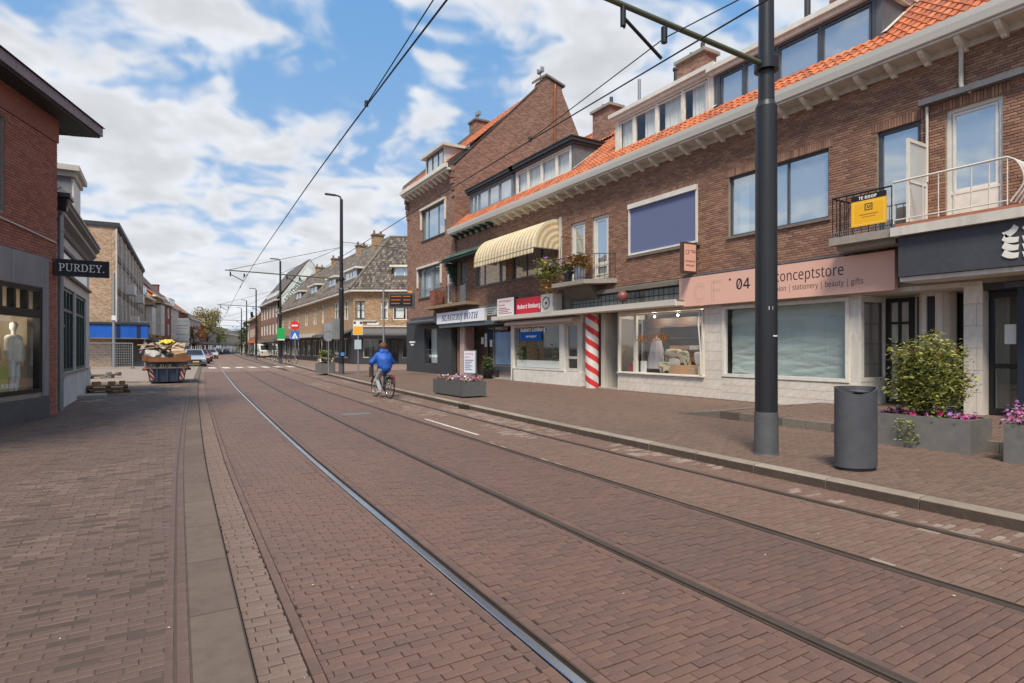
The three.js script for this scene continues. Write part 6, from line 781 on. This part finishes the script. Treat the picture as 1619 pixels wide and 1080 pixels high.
{ const t = thing('person', 'cyclist in a blue hooded jacket and light grey trousers seen from behind', 'person', CY, .12);
  const arms = [[-.2, 1.42, .02, -.36, 1.2, -.06, .06, .05], [-.36, 1.2, -.06, -.3, 1.08, -.24, .05, .035], [.2, 1.42, .02, .36, 1.2, -.06, .06, .05], [.36, 1.2, -.06, .3, 1.08, -.24, .05, .035]];
  const legs = [[-.1, .98, .14, -.15, .62, -.14, .09, .062], [-.15, .62, -.14, -.14, .24, .1, .06, .04], [.1, .98, .14, .16, .82, -.22, .09, .062], [.16, .82, -.22, .14, .5, -.06, .06, .04]];
  const torso = [[0, 1.0, .16, 0, 1.25, .1, .15, .16], [0, 1.25, .1, 0, 1.42, .03, .16, .14], [-.14, 1.42, .03, .14, 1.42, .03, .08, .08], [0, 1.42, .03, 0, 1.6, 0, .06, .055]]; const head = [[0, 1.66, -.01, 0, 1.73, .0, .085, .1], [0, 1.64, -.06, 0, 1.68, -.05, .05, .06], [0, 1.69, -.1, 0, 1.66, -.115, .012, .016]];
  const hands = []; for (const s of [-1, 1]) { hands.push([s * .3, 1.085, -.22, s * .3, 1.085, -.27, .032, .03]); for (let f = 0; f < 4; f++) hands.push([s * (.275 + f * .017), 1.1, -.29, s * (.275 + f * .017), 1.06, -.3, .01, .009], [s * (.275 + f * .017), 1.06, -.3, s * (.275 + f * .017), 1.045, -.275, .009, .008]); hands.push([s * .262, 1.085, -.24, s * .25, 1.07, -.28, .011, .009]); }
  const skin = S([.5, .3, .22], { r: .6 }); P('body', blob([...arms.map(a => [...a.slice(0, 6), a[6] * .8, a[7] * .8]), ...legs.map(a => [...a.slice(0, 6), a[6] * .8, a[7] * .8]), ...torso.map(a => [...a.slice(0, 6), a[6] * .85, a[7] * .85]), ...head, ...hands], .03, .014, .025), skin, t);
  P('hair', blob([[0, 1.72, .03, 0, 1.77, .0, .1, .098], [0, 1.66, .06, 0, 1.72, .05, .075, .09], [-.05, 1.74, .0, .05, 1.76, .02, .085, .085]], .03, .012, .03), S([.1, .04, .022], { r: .75 }), t);
  const jk = blob([[0, 1.02, .17, 0, 1.25, .12, .2, .215], [0, 1.25, .12, 0, 1.42, .04, .21, .16], [-.13, 1.1, .15, -.12, 1.3, .1, .13, .14], [.13, 1.1, .15, .12, 1.3, .1, .13, .14], [-.17, 1.42, .03, .17, 1.42, .03, .105, .105], [-.2, 1.41, .02, -.37, 1.2, -.05, .1, .085], [-.37, 1.2, -.05, -.315, 1.09, -.19, .08, .05], [.2, 1.41, .02, .37, 1.2, -.05, .1, .085], [.37, 1.2, -.05, .315, 1.09, -.19, .08, .05], [-.07, 1.55, .09, .07, 1.55, .09, .08, .08], [-.05, 1.6, .02, .05, 1.6, .02, .075, .075]], .04, .014, .045);
  { const p = jk.attributes.position, n = jk.attributes.normal; for (let i = 0; i < p.count; i++) { const k = .012 * (fbm(p.getX(i) * 9 + 20, p.getY(i) * 16 + p.getZ(i) * 6, 3) - .5) * 2; p.setXYZ(i, p.getX(i) + n.getX(i) * k, p.getY(i) + n.getY(i) * k, p.getZ(i) + n.getZ(i) * k); } jk.computeVertexNormals(); } P('jacket', jk, S([.012, .09, .42], { r: .6 }), t);
  P('trousers', blob([[-.1, .97, .15, -.155, .62, -.13, .115, .08], [-.155, .62, -.13, -.14, .26, .1, .075, .06], [.1, .97, .15, .165, .82, -.21, .115, .08], [.165, .82, -.21, .14, .52, -.05, .075, .06], [-.07, .98, .18, .07, .98, .18, .12, .12]], .03, .013, .035), S([.33, .34, .36], { r: .9 }), t);
  P('shoes', blob([[-.14, .21, .11, -.14, .19, -.07, .045, .035], [.14, .47, -.04, .14, .46, -.2, .045, .035]], .02, .01, .02), S([.5, .5, .5], { r: .7 }), t);
  P('pannier_strap', cbox(.13, .6, .5, .07, .24, .18), S([.32, .05, .07], { r: .8 }), t).name = 'red_bag'; }
// parked bicycles far up the pavement
// ---------- vehicles ----------
function car(label, pos, turn, col, s = 1) { const t = thing('parked_car', label, 'car', pos, turn, 'cars parked along the left kerb'); const paint = new THREE.MeshPhysicalMaterial({ color: C(...col), roughness: .35, metalness: .3, clearcoat: .8, side: THREE.DoubleSide });
  const side = [[-2.05, .3], [-2.1, .62], [-1.95, .82], [-1.0, .95], [-.35, 1.42], [1.0, 1.46], [1.75, 1.05], [2.05, .95], [2.1, .4], [2.0, .26], [-1.95, .26]]; const sh = new THREE.Shape(side.map(p => new THREE.Vector2(...p))); const g = new THREE.ExtrudeGeometry(sh, { depth: 1.5, bevelEnabled: true, bevelSize: .1, bevelThickness: .12, bevelSegments: 3 }); g.translate(0, 0, -.75); g.rotateY(-Math.PI / 2); { const p = g.attributes.position; for (let i = 0; i < p.count; i++) if (p.getY(i) > .95) p.setX(i, p.getX(i) * (1 - (p.getY(i) - .95) * .34)); g.computeVertexNormals(); }
  P('body', g, paint, t); const gl = S([.02, .024, .03], { r: .08 });
  P('windscreen', mesh3([[-.7, .98, -1.05], [.7, .98, -1.05], [.58, 1.42, -.42], [-.58, 1.42, -.42]].map(p => [p[0], p[1] + .06, p[2] - .1]), [[0, 1, 2, 3]]), gl, t); P('rear_window', mesh3([[-.68, 1.08, 1.88], [.68, 1.08, 1.88], [.58, 1.45, 1.15], [-.58, 1.45, 1.15]], [[0, 1, 2, 3]]), gl, t); for (const k of [-1, 1]) P('side_window', mesh3([[k * .88, 1.0, -.9], [k * .88, 1.02, 1.5], [k * .76, 1.42, .95], [k * .76, 1.4, -.3]], [[0, 1, 2, 3]]), gl, t);
  for (const x of [-.8, .8]) for (const z of [-1.3, 1.3]) { const w = new THREE.CylinderGeometry(.32, .32, .22, 20); w.rotateZ(Math.PI / 2); w.translate(x, .32, z); const wh = P('wheel', w, M.rubber, t); const r = new THREE.CylinderGeometry(.2, .2, .235, 14); r.rotateZ(Math.PI / 2); r.translate(x, .32, z); P('rim', r, M.chrome, wh); }
  for (const k of [-1, 1]) { P('headlight', cbox(k * .62, .68, -2.17, .36, .14, .06), S([.8, .8, .82], { r: .15 }), t); P('mirror', cbox(k * .98, 1.0, -.6, .16, .12, .1), paint, t); } P('grille', cbox(0, .5, -2.2, .9, .16, .04), M.black, t); P('bumper', cbox(0, .35, -2.18, 1.5, .16, .08), M.charcoal, t); P('licence_plate', cbox(0, .42, -2.235, .5, .11, .015), S([.75, .5, .03], {}), t); return t; }
car('silver grey hatchback parked behind the rubble skip', [2.35, .04, -62], Math.PI + .04, [.35, .4, .48]); car('dark red car parked behind the silver hatchback', [3.3, .04, -73], Math.PI + .05, [.25, .05, .07]); car('black car parked third behind the skip', [4.2, .04, -84], Math.PI + .06, [.03, .03, .035]); car('pale car parked farthest along the left kerb', [6.4, .04, -106], Math.PI + .07, [.5, .5, .5]); { const c = car('dark blue car driving away at the far end of the street', [16.2, 0, -196], -.08, [.03, .05, .1]); delete c.userData.group; }
{ const t = thing('delivery_van', 'white van parked beyond the green box pole', 'van', [15.2, .1, -113], Math.PI + .07); const side = [[-2.7, .35], [-2.75, 1.0], [-2.1, 1.25], [-1.5, 2.2], [2.6, 2.35], [2.7, .35]]; const g = new THREE.ExtrudeGeometry(new THREE.Shape(side.map(p => new THREE.Vector2(...p))), { depth: 1.7, bevelEnabled: true, bevelSize: .08, bevelThickness: .1, bevelSegments: 2 }); g.translate(0, 0, -.85); g.rotateY(-Math.PI / 2); P('body', g, M.white, t); P('windscreen', mesh3([[-.8, 1.3, -2.25], [.8, 1.3, -2.25], [.75, 2.1, -1.72], [-.75, 2.1, -1.72]], [[0, 1, 2, 3]]), S([.03, .05, .06], { r: .1 }), t); for (const x of [-.85, .85]) for (const z of [-1.7, 1.7]) { const w = new THREE.CylinderGeometry(.36, .36, .24, 18); w.rotateZ(Math.PI / 2); w.translate(x, .36, z); P('wheel', w, M.rubber, t); } for (const k of [-1, 1]) P('headlight', cbox(k * .7, .95, -2.82, .3, .2, .05), M.chrome, t); P('side_stripe', [cbox(-.97, 1.2, .3, .02, .4, 4), cbox(.97, 1.2, .3, .02, .4, 4)], S([.1, .4, .42], { r: .5 }), t); }
bicycle('parked bicycle beside the pole with the green box', [10.6, .12, -61], 1.2); bicycle('parked bicycle leaning between the green box pole and the next pole', [11.6, .12, -74], 1.0);
// ---------- trees ----------
function tree(name, label, x, z, h, rad, mats, n, conical) { const t = thing(name, label, 'tree', [x, 0, z], 0); const th = h * .35; P('trunk', [bar(V(0, -.1, 0), V(.1, th, 0), .2, 8, .14), ...[...Array(7)].map((_, i) => { const a = i * 2.4, e = V(Math.cos(a) * rad * .5, h * (.55 + .06 * i), Math.sin(a) * rad * .5); return bar(V(.1, th * .9, 0), e, .1, 6, .03); })], M.woodDk, t);
  const cl = []; for (let i = 0; i < 34; i++) { if (conical) { const k = rnd(); cl.push([V(rr(-1, 1) * rad * (1 - k), lerp(.6, h, k), rr(-1, 1) * rad * (1 - k)), rad * .3 * (1.1 - k)]); } else { const a = rr(0, 6.28), e = rr(-.5, 1), r = Math.sqrt(1 - e * e * .8) * rr(.45, 1); cl.push([V(Math.cos(a) * r * rad, h * .62 + e * h * .36, Math.sin(a) * r * rad), rad * rr(.2, .36)]); } }
  mats.forEach((m, i) => P('crown', leafMesh(Math.round(n / mats.length), () => { const [c, r] = cl[Math.floor(rnd() * cl.length)]; let v; do v = V(rr(-1, 1), rr(-1, 1), rr(-1, 1)); while (v.length() > 1); return v.multiplyScalar(r).add(c); }, .42), m, t)); return t; }
tree('street_tree', 'large spring tree with pale green and brown crown at the far end of the street', 9.2, -166, 11.5, 4.4, [LM.pale, LM.olive, LM.ochre], 4200); tree('street_tree', 'small orange leaved tree beside the parked cars', 5.3, -140, 6.2, 2.4, [LM.ochre, LM.tip], 1500); tree('street_tree', 'yellow green tree left of the large spring tree', 6.2, -160, 8.5, 3, [LM.lime, LM.yellow], 1800); tree('street_tree', 'low green tree beyond the last left hand house', 12.5, -190, 8, 3.6, [LM.green, LM.olive], 1500); tree('street_tree', 'pale tree at the bend where the street disappears', 22, -240, 9, 5, [LM.pale, LM.olive], 1500);
tree('conifer', 'dark evergreen tree nearest to the last right hand house', 22.5, -190, 12.5, 3.6, [LM.dark, LM.green], 2600, true); tree('conifer', 'tall dark evergreen behind the lamp poles', 27, -205, 14, 4.2, [LM.dark, LM.green], 2600, true); tree('conifer', 'broad dark evergreen closing the right side of the street', 19.8, -182, 9.5, 3.2, [LM.dark, LM.olive], 2000, true);
{ const t = thing('distant_house', 'pale low building across the far end of the street', 'building', [14, 0, -270]); P('wall', wallWithHoles(-6, 30, 0, 6, [[0, 3, 1, 4], [6, 9, 1, 4], [14, 17, 1, 4], [20, 23, 1, 4]], -.3, 0), M.offwhite, t); P('room_wall', box(-6, 30, 0, 6, -1.2, -1), M.room, t); P('roof', prism([[-7, 6], [31, 6], [26, 9], [-2, 9]], -8, .4), greyRoof, t); for (const u of [0, 6, 14, 20]) win(t, { u0: u, u1: u + 3, v0: 1, v1: 4, fr: .2, cols: [1, 1] }); }
// ---------- shop window goods ----------
const inRow = (u, v, w) => [RX - w, v, u];
function cushion(label, u, v, w, s, mat, rx, rz) { const g = new THREE.SphereGeometry(1, 20, 14), p = g.attributes.position; for (let i = 0; i < p.count; i++) { let x = p.getX(i), y = p.getY(i), z = p.getZ(i); const sq = (a) => Math.sign(a) * Math.pow(Math.abs(a), .45); p.setXYZ(i, z * .3 * s * .5 * (1 - .35 * Math.max(Math.abs(sq(x)), Math.abs(sq(y)))), sq(y) * s * .5, sq(x) * s * .5); } g.computeVertexNormals(); const m = P('cushion', g, mat, scene); m.position.set(...inRow(u, v, w)); m.rotation.set(0, rx, rz); tag(m, label, 'cushion', 'cushions in the shop window'); return m; }
const floral = printMat(256, 256, (x, w, h) => { x.fillStyle = '#ddd6bd'; x.fillRect(0, 0, w, h); for (let i = 0; i < 130; i++) { x.fillStyle = ['#5a6a48', '#8c9a6a', '#b07f7a', '#3f4a3a', '#c9b27a'][i % 5]; x.beginPath(); x.ellipse(rnd() * w, rnd() * h, 5 + rnd() * 12, 3 + rnd() * 6, rnd() * 3, 0, 7); x.fill(); } }, .9); const tanF = S([.5, .27, .15], { r: .9 }), whiteF = S([.72, .7, .64], { r: .9 });
cushion('floral cushion standing upright in the shop window', -14.4, 1.25, -.75, .8, floral, .1, .12); cushion('second floral cushion lying low in front of the upright floral one', -14.5, .96, -.45, .55, floral, .2, .5); cushion('floral cushion beside the tan sofa back', -13.95, 1.22, -.7, .75, floral, -.2, .15); cushion('small white cushion on the tan sofa', -13.05, 1.3, -.5, .5, whiteF, -.1, .2); cushion('white cushion between the floral cushions', -14.15, 1.1, -.5, .45, whiteF, .1, .25);
{ const t = thing('sofa', 'tan upholstered bench with rounded back in the cushion shop window', 'sofa', inRow(-13.45, .78, -.85), -Math.PI / 2); P('seat', cbox(0, .16, .1, 1.75, .32, .7), tanF, t); P('backrest', cbox(0, .55, -.28, 1.75, .75, .2), tanF, t); P('armrest', [cbox(-.85, .35, .05, .14, .5, .7)], tanF, t); }
{ const t = thing('garment', 'pale lilac draped garment on a stand in the cushion shop window', 'clothes', inRow(-15.1, .8, -.6), -Math.PI / 2); P('stand', cyl(0, 0, 1.1, 0, .02, .02, 8), M.woodDk, t); const g = lathe([[.42, .15], [.36, .5], [.26, .9], [.2, 1.15], [.06, 1.25], [.05, 1.3]], 28), p = g.attributes.position; for (let i = 0; i < p.count; i++) { const a = Math.atan2(p.getZ(i), p.getX(i)), k = 1 + .12 * Math.sin(a * 7) * (1.3 - p.getY(i)); p.setX(i, p.getX(i) * k); p.setZ(i, p.getZ(i) * k * .6); } g.computeVertexNormals(); P('cloth', g, S([.56, .5, .54], { r: .9 }), t); }
tag(P('shelf_unit', [box(15.5, 15.9, .2, 2.75, -16.2, -12.55)].concat([1.2, 1.6, 2.0, 2.4].map(v => box(15.25, 15.5, v, v + .05, -15.4, -12.6))), M.woodDk, scene), 'dark brown shelf unit at the back of the cushion shop', 'shelf'); for (let i = 0; i < 8; i++) tag(P('folded_textile', cbox(15.33, 1.29 + (i % 2) * .4, -14.5 + Math.floor(i / 2) * .44, .26, .14, .34), [tanF, S([.55, .3, .1], { r: .9 }), whiteF][i % 3], scene), 'folded textile lying on the dark shelf unit', 'textile', 'folded textiles on the shelf unit');
for (const [u, h, m, l] of [[-16.05, .3, S([.3, .08, .07], {}), 'small red box at the end of the white display sill'], [-15.75, .42, whiteF, 'slim white packet on the white display sill'], [-15.35, .42, M.paper, 'white card standing on the display sill'], [-13.1, .22, S([.4, .28, .2], {}), 'small brown figurine on the display sill'], [-12.75, .3, S([.55, .62, .5], {}), 'pale green candle jar on the display sill']]) tag(P('shop_item', cbox(RX + .22, .8 + h / 2, u, .08, h, .22), m, scene), l, 'shop item');
for (const [u, l] of [[-23.3, 'broad leafy houseplant in the barber window near the butcher'], [-20.7, 'leafy houseplant in the barber window next to the white post']]) { const t = thing('houseplant', l, 'plant', inRow(u, .78, -.45)); P('pot', lathe([[0, 0], [.14, 0], [.18, .35], [.14, .35]], 14), M.grey, t); P('foliage', leafMesh(420, () => V(rr(-.3, .3), rr(.4, 1.2), rr(-.45, .45)), .2), LM.green, t); }
tag(P('barber_counter', [cbox(16.0, .7, -22, .5, 1.1, 2.4), cbox(15.9, 1.5, -22.1, .3, .06, 1.8), cbox(15.9, 1.9, -22.1, .3, .06, 1.8)], M.charcoal, scene), 'dark counter with shelves inside the barber shop', 'counter');
{ const t = thing('mannequin', 'draped figure with scarves in the grey shop window of the gabled house', 'mannequin', [14.75, .75, -33.2]); P('figure', blob([[0, .7, 0, 0, 1.25, 0, .13, .16], [0, 1.25, 0, 0, 1.5, 0, .06, .05], [0, 1.62, 0, 0, 1.7, 0, .08, .09], [-.18, 1.3, 0, -.24, .8, .05, .055, .04], [.18, 1.3, 0, .24, .8, .05, .055, .04], [0, .7, 0, 0, .1, 0, .14, .2]], .03, .025, .05), S([.5, .4, .28], { r: .9 }), t); }
{ const c = Math.atan2(.951, .309); const at = (u, w) => [-2.22 + .309 * u + .951 * w, .62, -17.65 - .951 * u + .309 * w]; const mk = (label, u, w, m1, m2) => { const t = thing('mannequin', label, 'mannequin', at(u, w), c); P('figure', blob([[0, .85, 0, 0, 1.2, 0, .12, .15], [-.12, 1.36, 0, .12, 1.36, 0, .06, .06], [0, 1.36, 0, 0, 1.52, 0, .05, .045], [0, 1.62, 0, 0, 1.68, .01, .075, .085], [-.09, .85, 0, -.1, .45, .02, .085, .06], [-.1, .45, .02, -.1, .06, 0, .055, .04], [.09, .85, 0, .1, .45, .02, .085, .06], [.1, .45, .02, .1, .06, 0, .055, .04], [-.2, 1.36, 0, -.26, 1.08, .02, .05, .042], [-.26, 1.08, .02, -.26, .8, .06, .04, .03], [.2, 1.36, 0, .26, 1.08, .02, .05, .042], [.26, 1.08, .02, .26, .8, .06, .04, .03]], .03, .02, .04), m2, t); P('top', blob([[0, .88, 0, 0, 1.22, 0, .165, .18], [-.16, 1.36, 0, .16, 1.36, 0, .085, .085], [-.2, 1.34, 0, -.27, 1.06, .02, .075, .065], [-.27, 1.06, .02, -.265, .86, .05, .06, .055], [.2, 1.34, 0, .27, 1.06, .02, .075, .065], [.27, 1.06, .02, .265, .86, .05, .06, .055]], .03, .02, .04), m1, t); t.scale.setScalar(.93); }; const wm = S([.75, .74, .7], { r: .6 }); mk('white headed mannequin in a cream top in the PURDEY window', -.92, -.42, S([.72, .68, .58], { r: .9 }), wm); mk('white mannequin in an orange tan top beside the yellow plinth', -1.62, -.5, S([.6, .36, .22], { r: .9 }), wm); }
renderer.render(scene, camera);
